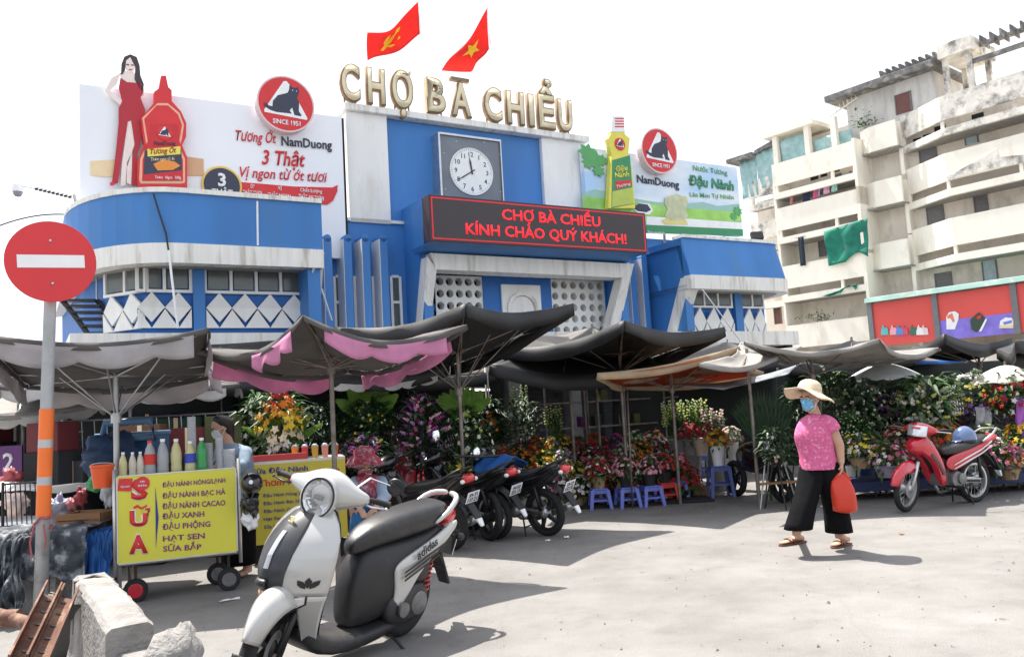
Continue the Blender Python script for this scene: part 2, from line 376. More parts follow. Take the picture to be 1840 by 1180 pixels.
# right wing
RD = 2.0
xq0 = fl(1240, 492, RD).x; xq1 = fl(1400, 500, RD).x
zq1 = fl(1300, 428, RD).z; zq0 = fl(1300, 496, RD).z; zqb = fl(1300, 520, RD).z
rp = [(xq0, RD)]
for k in range(9):
    t = math.pi / 2 * k / 8; rp.append((xq1 + 1.1 * math.sin(t), RD - 1.8 * (1 - math.cos(t))))
rp.append((xq1 + 1.1, -6))
def band_r(name, plan, z0, z1, m, t, grow0=0, grow1=0):
    mb = MB(); rings = []
    for k, (x, w_) in enumerate(plan):
        a = V(plan[max(k - 1, 0)]); b = V(plan[min(k + 1, len(plan) - 1)]); d = (b - a).normalized(); nn = V((-d.y, d.x))
        if k == 0: nn = V((0, 1))
        P = lambda g, z: V((x + nn.x * g, -(w_ + nn.y * g), z))
        rings.append([P(grow0, z0), P(grow1, z1), P(grow1 - t, z1), P(grow0 - t, z0)])
    mb.loft(rings, True); return obj(name, mb, m, hall)
band_r('parapet', rp, zq0, zq1, BLUE, .25, .0, -.22)
band_r('parapet_coping', rp, zq1, zq1 + .08, STAIN, .4, -.17, -.17)
band_r('fascia', rp, zqb, zq0, STAIN, .3, .02, .04)
mb = MB(); rect(mb, xq0, xq0 + .25, zS, zq1 - .02, RD - .24, RD); obj('wing_side_wall', mb, BLUE, hall)
mb = MB(); rect(mb, xq0 - .03, xq0 - .0, zqb, zq0, RD - .02, RD - .1); 
vs = [V((x - .05, -w_ + .1, zqb + .01)) for x, w_ in rp] + [V((xq0, 3, zqb + .01))]; n_ = len(vs)
mb2 = MB(); mb2.add(vs + [p + Z * .1 for p in vs], [tuple(range(n_ - 1, -1, -1)), tuple(range(n_, 2 * n_))]); obj('soffit', mb2, GREY, hall)
vs = [V((x - .1, -w_ + .3, zq1 - .2)) for x, w_ in rp] + [V((xq0, 3, zq1 - .2))]; mb2 = MB(); mb2.add(vs, [tuple(range(len(vs)))]); obj('flat_roof', mb2, GREY, hall)
slant_pier([(1239, 496, RD), (1256, 516, RD)], [(1210, 610, 1.25), (1227, 610, 1.25)])
xz0, xz1 = fl(1226, 560, 1.2).x, fl(1372, 560, 1.2).x
band_r('wing_wall', [(xz0 - .1, 1.2), (xz1, 1.2), (xz1 + .25, 1.0), (xz1 + .3, -6)], zS, zqb, BLUE2, .2)
zt_, zs_, zb_ = fl(1280, 521, 1.2).z, fl(1280, 552, 1.2).z, fl(1280, 612, 1.2).z
glazing(fl(1237, 540, 1.22).x, fl(1311, 540, 1.22).x, 1.22, 1.22, 3, zt_, zs_, zb_, 3)
glazing(fl(1328, 540, 1.22).x, fl(1368, 540, 1.22).x, 1.22, 1.22, 2, zt_, zs_, zb_, 2)
mb = MB(); rect(mb, fl(1313, 530, 1.2).x, fl(1326, 530, 1.2).x, zS, zqb, 1.34, .14); obj('pilaster', mb, BLUE, hall)
# ---- portal
PW = 1.25
xp0, xp1 = fl(768, 470, PW).x, fl(1135, 500, PW).x
zc1 = fl(900, 388, PW).z; zf1 = fl(950, 461, PW).z
mb = MB(); rect(mb, xp0 - .02, xp1 + .02, zf1, zc1 + .3, PW, PW + .2)
rect(mb, xp0 - .02, xp0 + .2, zS, zf1, PW - .22, PW - .1); rect(mb, xp1 - .2, xp1 + .02, zS, zf1, PW - .22, PW - .1)
obj('portal_block', mb, BLUE, hall)
mb = MB(); quadprism(mb, [fl(784, 484, PW + .06), fl(1119, 499, PW + .06), fl(1141, 474, PW + .06), fl(773, 454, PW + .06)], .5); obj('portal_beam', mb, STAIN, hall, bevel=.01)
slant_pier([(768, 460, PW + .08), (785, 483, PW + .08)], [(756, 600, PW - .45), (772, 600, PW - .45)], 'portal_leg')
slant_pier([(1119, 497, PW + .08), (1139, 476, PW + .08)], [(1088, 620, PW - .45), (1106, 620, PW - .45)], 'portal_leg')
RW = .42
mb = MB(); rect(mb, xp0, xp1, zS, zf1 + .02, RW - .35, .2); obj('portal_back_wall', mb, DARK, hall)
mb = MB(); rect(mb, fl(868, 540, RW).x, fl(990, 540, RW).x, zS, zf1 - .02, RW + .04, .3); obj('portal_infill', mb, BLUE2, hall); mb = MB(); rect(mb, fl(1087, 540, RW).x, xp1, zS, zf1 - .02, RW + .04, .3); obj('portal_infill', mb, BLUE2, hall)
def holed(x0, x1, z0, z1, nx, nz, rr, w, t):
    mb = MB(); dx, dz = (x1 - x0) / nx, (z1 - z0) / nz; N = 16
    for i in range(nx):
        for j in range(nz):
            cx, cz = x0 + dx * (i + .5), z0 + dz * (j + .5); ci = []; sq = []
            for k in range(N):
                a = 2 * math.pi * (k + .5) / N; c, s = math.cos(a), math.sin(a); ci.append((cx + rr * c, cz + rr * s))
                q = max(abs(c), abs(s)); sq.append((cx + dx / 2 * c / q, cz + dz / 2 * s / q))
            # snap square ring corners
            vs = [V((p[0], -w, p[1])) for p in sq] + [V((p[0], -w, p[1])) for p in ci] + [V((p[0], -w + t, p[1])) for p in ci]
            fs = [(k, (k + 1) % N, N + (k + 1) % N, N + k) for k in range(N)] + [(N + k, N + (k + 1) % N, 2 * N + (k + 1) % N, 2 * N + k) for k in range(N)]
            mb.add(vs, fs)
            for k in (1, 5, 9, 13):
                a, b = sq[k], sq[(k + 1) % N]; kx = a[0] if abs(a[0] - cx) > abs(b[0] - cx) else b[0]; kz = a[1] if abs(a[1] - cz) > abs(b[1] - cz) else b[1]
                mb.add([V((a[0], -w, a[1])), V((kx, -w, kz)), V((b[0], -w, b[1]))], [(0, 1, 2)])
    obj('breeze_block_screen', mb, WHITE, hall)
za = zS + .02
hz_ = fl(1040, 503, RW).z
rows = max(5, round((hz_ - za) / (fl(1040, 540, RW).z - fl(1040, 561, RW).z)))
holed(fl(783, 540, RW).x, fl(868, 540, RW).x, za, hz_, 5, rows, .095, RW, .25)
holed(fl(990, 540, RW).x, fl(1087, 540, RW).x, za, hz_, 6, rows, .095, RW, .25)
# ring relief
cx, cz = fl(935, 555, RW).x, fl(935, 557, RW).z; hw = (fl(969, 540, RW).x - fl(899, 540, RW).x) / 2
mb = MB(); rect(mb, cx - hw, cx + hw, cz - hw * 1.1, cz + hw * 1.1, RW + .10, .06); rl = obj('ring_panel', mb, WHITE, hall, bevel=.01)
mb = MB(); prof = [(hw * .62, 0), (hw * .62, -.06), (hw * .78, -.06), (hw * .78, 0)]; mb.lathe(prof, (cx, -RW - .101, cz), 32, axis='Y'); obj('ring', mb, STAIN, rl)
mb = MB(); mb.lathe([(hw * .58, 0), (hw * .58, -.02), (hw * .1, -.09)], (cx, -RW - .101, cz), 32, axis='Y'); obj('boss', mb, WHITE, rl)
# floor slab and the ground storey behind the stalls
xg0, xg1 = plan[-1][0], xq1 + 1.1
mb = MB(); rect(mb, xg0, xg1, zS - .38, zS, 1.55, 8); obj('floor_slab', mb, STAIN, hall)
mb = MB(); rect(mb, xg0, xg1, 0, zS - .38, -1.6, .2); rect(mb, xg0, xg0 + .2, 0, zS - .38, 1.3, 6); rect(mb, xg1 - .2, xg1, 0, zS - .38, 1.3, 6); obj('ground_floor_wall', mb, DARK, hall)  # interior shade put into the wall colour
mb = MB(); rect(mb, xg0 + .3, xg1 - .3, zS - .95, zS - .385, .9, .2); obj('lintel', mb, mat('beige lintel in painted shade', (.16, .15, .13), .8, amp=.2), hall)  # beige darkened to carry the shade under the canopies
for k in range(11):
    x = xg0 + .6 + (xg1 - xg0 - 1.2) * k / 10
    mb = MB(); mb.box((x, -.9, (zS - .95) / 2), (.32, .32, zS - .95)); obj('column', mb, mat('column in painted shade', (.09, .088, .085), .85, amp=.3, scale=4), hall, bevel=.02)  # column colour darkened to stand for the shade behind the stalls
for k in range(12):      # stall shutters along the back of the arcade
    x = xg0 + 1 + k * (xg1 - xg0 - 2) / 12
    mb = MB()
    for j in range(22): rect(mb, x + .05, x + 1.7, .1 + j * .12, .1 + j * .12 + .11, -1.52 + (.02 if j % 2 else 0), .06)
    obj('roller_shutter', mb, mat('near black shutter', (.03, .032, .036), .6, amp=.3), hall)  # slats in a near black tone
# ------------------------------------------------------------------ clock, screen, roof letters, billboards, flags
def plain(name, c, rough=.5, **k): return mat(name, c, rough, amp=k.pop('amp', .05), **k)
RED = plain('sign red', (.62, .03, .035)); DKRED = plain('deep red print', (.42, .02, .035)); INK = plain('blue black print', (.035, .04, .07)); PWHITE = plain('print white', (.82, .83, .85))
PANELW = mat('pale billboard sheet', (.80, .83, .88), .45, amp=.03, scale=.6); CREAM = plain('cream print', (.78, .62, .38)); SKIN = plain('pale skin print', (.80, .70, .66)); HAIR = plain('dark hair print', (.05, .035, .035))
GREENP = plain('leaf green print', (.10, .36, .12)); YELP = plain('yellow print', (.72, .66, .10)); GOLD = plain('gold print', (.75, .50, .10)); STEEL = mat('brushed steel', (.55, .56, .57), .35, .9, amp=.1, scale=8)
BLACKP = mat('black plastic', (.012, .012, .013), .45, amp=.2); RUBBER = mat('black rubber', (.014, .014, .015), .8, amp=.25, scale=20)
LED = mat('glowing red lamps', (.85, .012, .02), .5, emit=.75, amp=0)
def sgn(name, label, cat): return thing(name, label, cat, FA.o, FA.ang)
def poly(name, pxs, w, m, parent, t=.02):
    P = [fl(a, b, w) for a, b in pxs]
    mb = MB(); mb.prism([(p.x, p.z) for p in P], (0, -w + t, 0), X, Z, t)   # X x Z = -Y : grows toward the camera
    return obj(name, mb, m, parent)
def disc(name, c, r, w, m, parent, t=.02, n=40):
    mb = MB(); mb.prism(circle(r, n), (c[0], -w + t, c[1]), X, Z, t); return obj(name, mb, m, parent)
def ftext(s, p0, p1, capb, w, m, parent, name='lettering', bold=0, shear=0, depth=.006):
    """line of letters from pixel p0 (baseline left) to p1 (baseline right); capb: pixel height of a capital at p0"""
    a, b = fl(p0[0], p0[1], w), fl(p1[0], p1[1], w); h = fl(p0[0], p0[1] - capb, w).z - a.z
    xd = (b - a).normalized()
    return text(s, name, m, parent, (a.x, -w, a.z), xd, Z, (b - a).length, h, depth, bold, shear)

# clock
ck = sgn('wall_clock', 'square grey wall clock with a round white dial above the red letter screen', 'clock')
cw = .32
a, b = fl(789, 246, cw), fl(902, 352, cw); x0, x1 = a.x, b.x; z1, z0 = fl(845, 249, cw).z, fl(845, 362, cw).z
mb = MB(); rect(mb, x0, x1, z0, z1, cw, .3); obj('case', mb, mat('grey slate panel', (.16, .18, .21), .35, amp=.12, scale=2), ck, bevel=.01)
mb = MB(); rect(mb, x0 - .05, x0, z0, z1 + .04, cw + .05, .4); rect(mb, x0, x1 + .03, z1, z1 + .05, cw + .05, .4); rect(mb, x1, x1 + .03, z0, z1, cw + .05, .4); obj('trim', mb, STEEL, ck)
cc = fl(847, 309, cw); rr = fl(847, 267, cw).z - cc.z
mb = MB(); mb.lathe([(rr, 0), (rr, -.03), (rr * .97, -.035), (rr * .96, -.02), (0.001, -.02)], (cc.x, -cw, cc.z), 40, axis='Y'); obj('dial', mb, plain('dial white', (.80, .82, .80)), ck)
mb = MB()
for k in range(60):
    an = 2 * math.pi * k / 60; c_, s_ = math.sin(an), math.cos(an); r0 = rr * (.90 if k % 5 else .86)
    mb.prism([(-.004, r0), (.004, r0), (.004, rr * .94), (-.004, rr * .94)], (cc.x, -cw - .022, cc.z), V((s_, 0, -c_)), V((c_, 0, s_)), .003)
obj('minute_marks', mb, INK, ck)
for k in range(1, 13):
    an = 2 * math.pi * k / 12; text(str(k), 'numeral', INK, ck, (cc.x + rr * .73 * math.sin(an), -cw - .022, cc.z + rr * .73 * math.cos(an) - .055), X, Z, None, .11, .003, .01, 0, 'C')
def hand(an, L, wd, nm):
    an = R(an); d = V((math.sin(an), 0, math.cos(an))); s_ = V((math.cos(an), 0, -math.sin(an)))
    mb = MB(); mb.prism([(-wd, -L * .2), (wd, -L * .2), (wd * 1.3, L * .6), (0, L), (-wd * 1.3, L * .6)], V((cc.x, -cw - .03, cc.z)), s_, d, .008); obj(nm, mb, INK, ck)
hand(-8, rr * .62, .018, 'hour_hand'); hand(238, rr * .84, .012, 'minute_hand')
mb = MB()
for px, py in ((798, 275), (800, 340), (897, 278), (899, 345), (820, 254), (870, 256)): p = fl(px, py, cw); mb.lathe([(.014, 0), (.014, -.01)], (p.x, -cw, p.z), 8, axis='Y')
obj('screws', mb, STEEL, ck)
# LED screen
lw = 1.95
sc_ = sgn('message_screen', 'long black message screen with glowing red letters over the portal', 'screen')
q = [(773, 431), (1160, 457), (1163, 384), (770, 348)]; P = [fl(x, y, lw) for x, y in q]
zlo, zhi = (P[0].z + P[1].z) / 2, (P[2].z + P[3].z) / 2; xl, xr_ = (P[0].x + P[3].x) / 2, (P[1].x + P[2].x) / 2
mb = MB(); rect(mb, xl, xr_, zlo, zhi, lw, .35); obj('casing', mb, plain('dark casing', (.05, .03, .04)), sc_, bevel=.01)
mb = MB(); rect(mb, xl + .07, xr_ - .07, zlo + .07, zhi - .07, lw + .004, .004); obj('display', mb, mat('dark lamp matrix', (.055, .045, .05), .6, amp=.2, scale=60), sc_)
mb = MB(); e = .03
for z in (zlo + .05, zhi - .05 - e): rect(mb, xl + .05, xr_ - .05, z, z + e, lw + .008, .004)
for x in (xl + .05, xr_ - .05 - e): rect(mb, x, x + e, zlo + .05 + e, zhi - .05 - e, lw + .008, .004)
obj('border_lamps', mb, mat('dim red lamps', (.6, .02, .03), .5, emit=.18, amp=.1, scale=20), sc_)
LW = xr_ - xl; LH = zhi - zlo
text('CHỢ BÀ CHIỂU', 'lettering', LED, sc_, (xl + LW * .302, -lw - .006, zlo + LH * .575), X, Z, LW * .46, LH * .23, .004, .012)
text('KÍNH CHÀO QUÝ KHÁCH!', 'lettering', LED, sc_, (xl + LW * .145, -lw - .006, zlo + LH * .20), X, Z, LW * .745, LH * .23, .004, .012)
# blue sloping soffit and cheeks that carry the screen
mb = MB(); zf = fl(950, 462, PW).z
mb.hexa([V((xl + .05, -PW - .0, zf)), V((xr_ - .3, -PW, zf)), V((xr_ - .3, -PW + .3, zf)), V((xl + .05, -PW + .3, zf)), V((xl + .0, -lw + .03, zlo)), V((xr_, -lw + .03, zlo)), V((xr_, -PW + .3, zlo)), V((xl, -PW + .3, zlo))]); obj('screen_corbel', mb, BLUE, hall)
mb = MB(); rect(mb, xl + .03, xr_ - .03, zlo + .01, zhi - .15, lw - .36, .6); obj('screen_backing', mb, BLUE, hall)
# roof letters
rl_ = sgn('roof_letters', 'row of tall cream letters with brown edges standing on the tower roof', 'sign')
LB = mat('brown letter edges', (.26, .17, .10), .8, amp=.2); LC = mat('weathered cream letter face', (.76, .67, .45), .75, amp=.08, scale=3, c2=(.58, .46, .27), c2amt=.15, c2scale=2)
base = ztop + .24; lwz = .14
capH = fl(672, 148, lwz).z - fl(672, 208, lwz).z
for s, a, b in (('C', 609, 647), ('H', 656, 692), ('Ợ', 700, 742), ('B', 763, 800), ('A', 807, 846), ('C', 866, 901), ('H', 906, 941), ('I', 945, 959), ('Ể', 963, 996), ('U', 998, 1027)):
    y = 205 + (a - 620) * .115
    xa, xb = fl(a + 2, y, lwz).x, fl(b - 1, y, lwz).x
    L = text(s, 'letter', LB, rl_, (xa, -lwz, base), X, Z, xb - xa, capH * .96, .13, .05)
    text(s, 'letter_face', LC, L, (xa + .025, -lwz - .132, base), X, Z, xb - xa - .05, capH * .96, .012, .018)
    if s == 'A':
        mb = MB(); rect(mb, xa + .03, xb - .03, base + capH * 1.06, base + capH * 1.16, lwz + .13, .13); obj('accent', mb, LB, L)
    for x in (xa + .1, xb - .1): mb = MB(); rect(mb, x - .015, x + .015, base - .1, base + .03, lwz + .05, .03); obj('post', mb, LB, L)

# ---- left billboard
BW = .34
def c1(x, y): return (100 + x * .305, 60 + y * .305)
def C1(*pts): return [c1(*p) for p in pts]
bb = sgn('billboard', 'white sauce billboard with a woman in red and a red bottle', 'billboard')
xa, xb = fl(143, 250, BW).x, fl(617, 300, BW).x; zt0 = fl(143, 151, BW).z; zt1 = fl(616, 211, BW).z
mb = MB(); quadprism(mb, [V((xa, -BW, zp1 - .6)), V((xb, -BW, zp1 - .75)), V((xb, -BW, zt1)), V((xa, -BW, zt0))], .18); obj('panel', mb, PANELW, bb)
mb = MB()
for k in range(7):
    x = xa + .5 + k * (xb - xa - 1) / 6; mb.tube([(x, -BW + .25, zp1 - 1), (x, -BW + .25, zt1 - .2)], .04, 6); mb.tube([(x, -BW + .25, zt1 - .4), (x, -BW + 1.8, zp1 - .8)], .03, 6)
obj('struts', mb, GREY, bb)
mb = MB(); rect(mb, xb + .01, xb + .07, zp1 - .9, zt1, BW - .06, .1); obj('gap_shade_strip', mb, DARK, bb)  # dark strip painted in for the shade of the gap
w1 = BW + .02
poly('podium_print', C1((205, 752), (370, 742), (370, 842), (290, 846), (205, 835)), w1, CREAM, bb); poly('podium_print', C1((765, 725), (872, 740), (872, 838), (765, 838)), w1, plain('tan print', (.62, .38, .22)), bb)
wf = thing('figure_cutout', None, None); wf.parent = bb
w2 = BW + .10
poly('arm', C1((385, 232), (330, 262), (292, 335), (340, 388), (392, 432), (428, 428), (428, 405), (370, 380), (318, 335), (360, 300)), w2, SKIN, wf, .03)
poly('torso', C1((380, 236), (400, 222), (455, 225), (490, 262), (520, 330), (520, 370), (470, 330), (385, 300)), w2, SKIN, wf, .03)
poly('jumpsuit', C1((382, 262), (420, 288), (475, 292), (505, 300), (515, 355), (500, 380), (528, 450), (520, 560), (500, 640), (480, 720), (482, 890), (445, 893), (450, 780), (465, 650), (445, 512), (425, 520), (405, 640), (385, 760), (368, 880), (330, 892), (345, 780), (360, 650), (372, 520), (372, 440), (392, 400), (372, 320)), w2 + .012, DKRED, wf, .03)
poly('leg', C1((425, 520), (445, 512), (466, 650), (450, 700), (420, 760), (412, 895), (382, 900), (390, 770), (408, 640)), w2, SKIN, wf, .03); poly('leg', C1((450, 700), (420, 790), (418, 880), (445, 893), (450, 780)), w2 + .004, SKIN, wf, .03)
poly('hair', C1((385, 240), (388, 180), (405, 138), (440, 124), (478, 140), (495, 190), (500, 250), (520, 300), (515, 350), (490, 320), (465, 270), (470, 200), (440, 140), (415, 160), (410, 215), (395, 240)), w2 + .012, HAIR, wf, .03)
poly('face', C1((412, 160), (440, 146), (468, 170), (470, 205), (455, 230), (430, 232), (413, 210)), w2 + .006, SKIN, wf, .03)
mb = MB()
for a in ((425, 186), (452, 188)): p = fl(*c1(*a), w2 + .006); mb.prism(circle(.028, 8, 0, 0, 0, .012), (p.x, -w2 - .006, p.z), X, Z, .006)
obj('eyes', mb, HAIR, wf)
poly('lips', C1((428, 213), (440, 210), (454, 213), (441, 220)), w2 + .012, RED, wf, .012)
poly('shoe', C1((320, 880), (345, 870), (345, 893), (322, 897)), w2 + .015, RED, wf, .02)
bt = thing('bottle_cutout', None, None); bt.parent = bb; w3 = BW + .22
full = C1((622, 250), (650, 250), (664, 318), (684, 335), (684, 400), (738, 460), (770, 530), (768, 610), (745, 660), (775, 730), (775, 918), (482, 918), (482, 760), (520, 650), (502, 500), (580, 410), (580, 345), (608, 325))
poly('bottle_body', full, w3, RED, bt, .16)
poly('rim', C1((600, 412), (660, 412), (730, 470), (756, 540), (744, 620), (730, 670), (762, 740), (762, 880), (740, 885), (500, 885), (492, 860), (498, 740), (535, 660), (510, 500)), w3 + .006, plain('peach print', (.78, .42, .28)), bt, .008)
poly('body_print', C1((595, 425), (662, 425), (720, 478), (744, 540), (732, 615), (718, 668), (750, 745), (750, 868), (510, 868), (512, 745), (546, 660), (522, 505)), w3 + .012, RED, bt, .008)
lb = poly('bottle_label', C1((560, 535), (715, 535), (735, 660), (745, 860), (515, 860), (525, 660), (545, 640)), w3 + .018, plain('label red', (.55, .02, .03)), bt, .008)
poly('label_dark_field', C1((526, 690), (740, 690), (746, 830), (518, 842)), w3 + .023, INK, lb, .006); poly('label_yellow_band', C1((540, 682), (735, 665), (735, 712), (542, 726)), w3 + .028, YELP, lb, .006); poly('label_bowl_print', C1((575, 770), (630, 745), (700, 755), (735, 780), (690, 805), (600, 808)), w3 + .028, plain('orange print', (.7, .25, .04)), lb, .006)
poly('label_foot', C1((518, 832), (746, 808), (746, 866), (515, 866)), w3 + .030, plain('label red', (.55, .02, .03)), lb, .006)
ftext('Tương Ớt', c1(556, 712), c1(710, 702), 9, w3 + .029, DKRED, lb, bold=.02, shear=.2); ftext('NamDuong', c1(580, 658), c1(706, 660), 7, w3 + .024, INK, lb, bold=.01); ftext('Thơm   Ngon   500g', c1(585, 856), c1(738, 858), 5, w3 + .031, PWHITE, lb)
ftext('Thơm ngon từ ớt', c1(560, 752), c1(700, 748), 6, w3 + .024, CREAM, lb)
def emblem(px, py, pr, w, parent, name='emblem', words=True, t=.14, border=True):
    c = fl(px, py, w); r = fl(px, py - pr, w).z - c.z
    d = disc(name, (c.x, c.z), r, w, plain('emblem rim', (.70, .55, .55)) if border else RED, parent, t)
    if border: disc('emblem_rim', (c.x, c.z), r * .99, w - .03, RED, d, t - .035)
    disc('emblem_field', (c.x, c.z), r * .94, w + .004, RED, d, .006)
    f = lambda x, y: ((x - 1360) / 168 * r * .95, -(y - 412) / 168 * r * .95)
    mb = MB(); mb.prism([f(*p) for p in ((1348, 272), (1366, 268), (1382, 285), (1490, 488), (1484, 498), (1228, 480), (1226, 466))], (c.x, -w - .004, c.z), X, Z, .006); obj('emblem_triangle', mb, PWHITE, d)
    mb = MB(); mb.prism([f(*p) for p in ((1385, 288), (1400, 302), (1422, 304), (1438, 294), (1442, 330), (1428, 362), (1440, 395), (1436, 450), (1452, 472), (1448, 480), (1408, 476), (1396, 430), (1380, 452), (1392, 470), (1300, 472), (1262, 464), (1228, 445), (1222, 428), (1240, 424), (1254, 438), (1276, 440), (1280, 405), (1310, 366), (1370, 342), (1380, 322))], (c.x, -w - .009, c.z), X, Z, .006); obj('emblem_cat', mb, INK, d)
    mb = MB()
    for q in ((1402, 322), (1426, 324)): mb.prism(circle(r * .018, 6), (c.x + f(*q)[0], -w - .015, c.z + f(*q)[1]), X, Z, .004)
    obj('emblem_eyes', mb, PWHITE, d)
    if words: text('SINCE 1951', 'lettering', PWHITE, d, (c.x, -w - .01, c.z - r * .74), X, Z, r * .95, r * .16, .004, .02, 0, 'C')
    return d
emblem(514, 187, 50, BW + .30, bb, t=.2)
emblem(296, 239, 13, w3 + .03, lb, words=False, t=.012, border=False)
ftext('Tương Ớt', c1(1060, 630), c1(1300, 648), 18, w1, RED, bb, bold=.012, shear=.25); ftext('NamDuong', c1(1330, 660), c1(1628, 684), 16, w1, INK, bb, bold=.02)
ftext('3 Thật', c1(1215, 770), c1(1470, 785), 25, w1, RED, bb, bold=.02, shear=.22); ftext('Vị ngon từ ớt tươi', c1(1085, 845), c1(1600, 876), 18, w1, RED, bb, bold=.012, shear=.25)
poly('ribbon', C1((1040, 872), (1200, 885), (1400, 902), (1630, 908), (1662, 893), (1660, 930), (1635, 985), (1600, 1010), (1400, 985), (1040, 948)), w1, RED, bb)
for s, a, b, h in (('ỚT', (1148, 912), (1172, 914), 6), ('THẬT TƯƠI', (1100, 946), (1215, 956), 7), ('VỊ', (1310, 920), (1332, 922), 6), ('THẬT NGON', (1250, 962), (1385, 973), 7), ('Chất Lượng', (1440, 932), (1570, 942), 6), ('THẬT AN TOÀN', (1430, 974), (1580, 988), 8)): ftext(s, c1(*a), c1(*b), h, w1 + .005, PWHITE, bb, bold=.015)
c = fl(*c1(980, 895), w1 + .03); disc('badge', (c.x, c.z), .40, w1 + .03, GOLD, bb, .04); disc('badge_field', (c.x, c.z), .36, w1 + .034, INK, bb, .006)
text('3', 'lettering', PWHITE, bb, (c.x, -w1 - .04, c.z - .02), X, Z, None, .26, .004, .03, 0, 'C'); text('THẬT', 'lettering', PWHITE, bb, (c.x, -w1 - .04, c.z - .22), X, Z, .42, .13, .004, .02, 0, 'C')
# ---- right billboard
def c4(x, y): return (1020 + x * .373, 180 + y * .373)
def C4(*pts): return [c4(*p) for p in pts]
br = sgn('billboard', 'green and pale blue soy sauce billboard with field scenery on the right of the tower', 'billboard')
q = [fl(*p, BW) for p in C4((72, 640), (845, 655), (812, 328), (72, 222))]
xs0, xs1 = q[3].x, (q[1].x + q[2].x) / 2; zb = fl(*c4(840, 655), BW).z; zt = (q[2].z + q[3].z) / 2
mb = MB(); rect(mb, xs0, xs1, zb, zt, BW, .18)
skym = bpy.data.materials.new('printed sky'); skym.use_nodes = True; n_ = skym.node_tree; b_ = n_.nodes['Principled BSDF']; b_.inputs['Roughness'].default_value = .5
tc_ = n_.nodes.new('ShaderNodeTexCoord'); ns_ = n_.nodes.new('ShaderNodeTexNoise'); ns_.inputs['Scale'].default_value = .9; ns_.inputs['Detail'].default_value = 5
mp_ = n_.nodes.new('ShaderNodeMapping'); mp_.inputs['Scale'].default_value = (.5, 1, 1.4); n_.links.new(tc_.outputs['Object'], mp_.inputs[0]); n_.links.new(mp_.outputs[0], ns_.inputs['Vector'])
rp_ = n_.nodes.new('ShaderNodeValToRGB'); n_.links.new(ns_.outputs[0], rp_.inputs[0]); rp_.color_ramp.elements[0].position = .38; rp_.color_ramp.elements[0].color = (.42, .62, .85, 1); rp_.color_ramp.elements[1].position = .62; rp_.color_ramp.elements[1].color = (.78, .83, .88, 1); n_.links.new(rp_.outputs[0], b_.inputs['Base Color'])
obj('panel', mb, skym, br)
mb = MB()
for k in range(5):
    x = xs0 + .5 + k * (xs1 - xs0 - 1) / 4; mb.tube([(x, -BW + .25, zb - 1.6), (x, -BW + .25, zt - .2)], .04, 6)
obj('struts', mb, GREY, br)
def zr(px, py): return fl(*c4(px, py), w1)
hills_ = C4((74, 445), (130, 430), (200, 440), (300, 470), (420, 490), (560, 500), (650, 490), (720, 510), (825, 500), (838, 590), (838, 620), (400, 600), (74, 520))
poly('distant_hills', hills_, w1 + .001, plain('far hill print', (.30, .52, .45)), br)
poly('field_print', C4((74, 462), (300, 490), (560, 520), (832, 540), (840, 585), (560, 575), (380, 590), (74, 540)), w1 + .006, mat('field print', (.30, .58, .12), .5, amp=.25, scale=2), br)
poly('path_print', C4((380, 560), (560, 570), (840, 590), (842, 622), (380, 605)), w1 + .011, PWHITE, br); poly('green_border', C4((380, 600), (844, 622), (846, 655), (380, 640)), w1 + .016, plain('dark green print', (.04, .26, .11)), br)
ftext('Thơm ngon tinh túy', c4(385, 645), c4(468, 648), 6, w1 + .021, PWHITE, br)
for k, (x, y, r_) in enumerate(((95, 250, .32), (130, 285, .34), (165, 290, .22), (100, 300, .25), (150, 340, .22), (820, 535, .2), (800, 560, .16))):
    p = fl(*c4(x, y), w1 + .02); pts = []
    for j in range(14):
        a = 2 * math.pi * j / 14; rj = r_ * (1 if j % 2 else .62); pts.append((rj * math.cos(a), rj * .8 * math.sin(a)))
    mb = MB(); mb.prism(pts, (p.x, -w1 - .01, p.z), X, Z, .006 + .002 * k); obj('leaf_print', mb, GREENP, br)
b2 = thing('bottle_cutout', None, None); b2.parent = br; w5 = BW + .2
poly('bottle_body', C4((215, 82), (270, 82), (276, 165), (300, 185), (292, 265), (310, 330), (325, 520), (196, 520), (206, 330), (212, 265), (196, 185), (212, 155)), w5, YELP, b2, .16)
poly('cap', C4((215, 78), (270, 78), (276, 152), (210, 152)), w5 + .01, PWHITE, b2, .17)
for k in range(4): poly('cap_stripe', C4((228, 86 + k * 13), (272, 86 + k * 13), (273, 92 + k * 13), (229, 92 + k * 13)), w5 + .015, RED, b2, .006)
l2 = poly('bottle_label', C4((215, 290), (300, 265), (318, 500), (212, 520)), w5 + .006, plain('dark green print', (.04, .26, .11)), b2, .008)
poly('label_red_field', C4((230, 390), (305, 385), (308, 410), (232, 430)), w5 + .012, RED, l2, .006); poly('label_field', C4((216, 440), (312, 420), (318, 498), (214, 515)), w5 + .013, plain('lime print', (.45, .55, .10)), l2, .006)
ftext('Đậu', c4(232, 345), c4(288, 338), 9, w5 + .012, YELP, l2, bold=.03); ftext('Nành', c4(228, 375), c4(296, 368), 9, w5 + .012, YELP, l2, bold=.03); ftext('Thượng', c4(234, 424), c4(302, 408), 5, w5 + .02, PWHITE, l2)
emblem(*c4(253, 212), 11, w5 + .02, b2, words=False, t=.014, border=False)
emblem(*c4(443, 244), 40, BW + .28, br, t=.2)
ftext('NamDuong', c4(335, 395), c4(538, 425), 13, w1, INK, br, bold=.02)
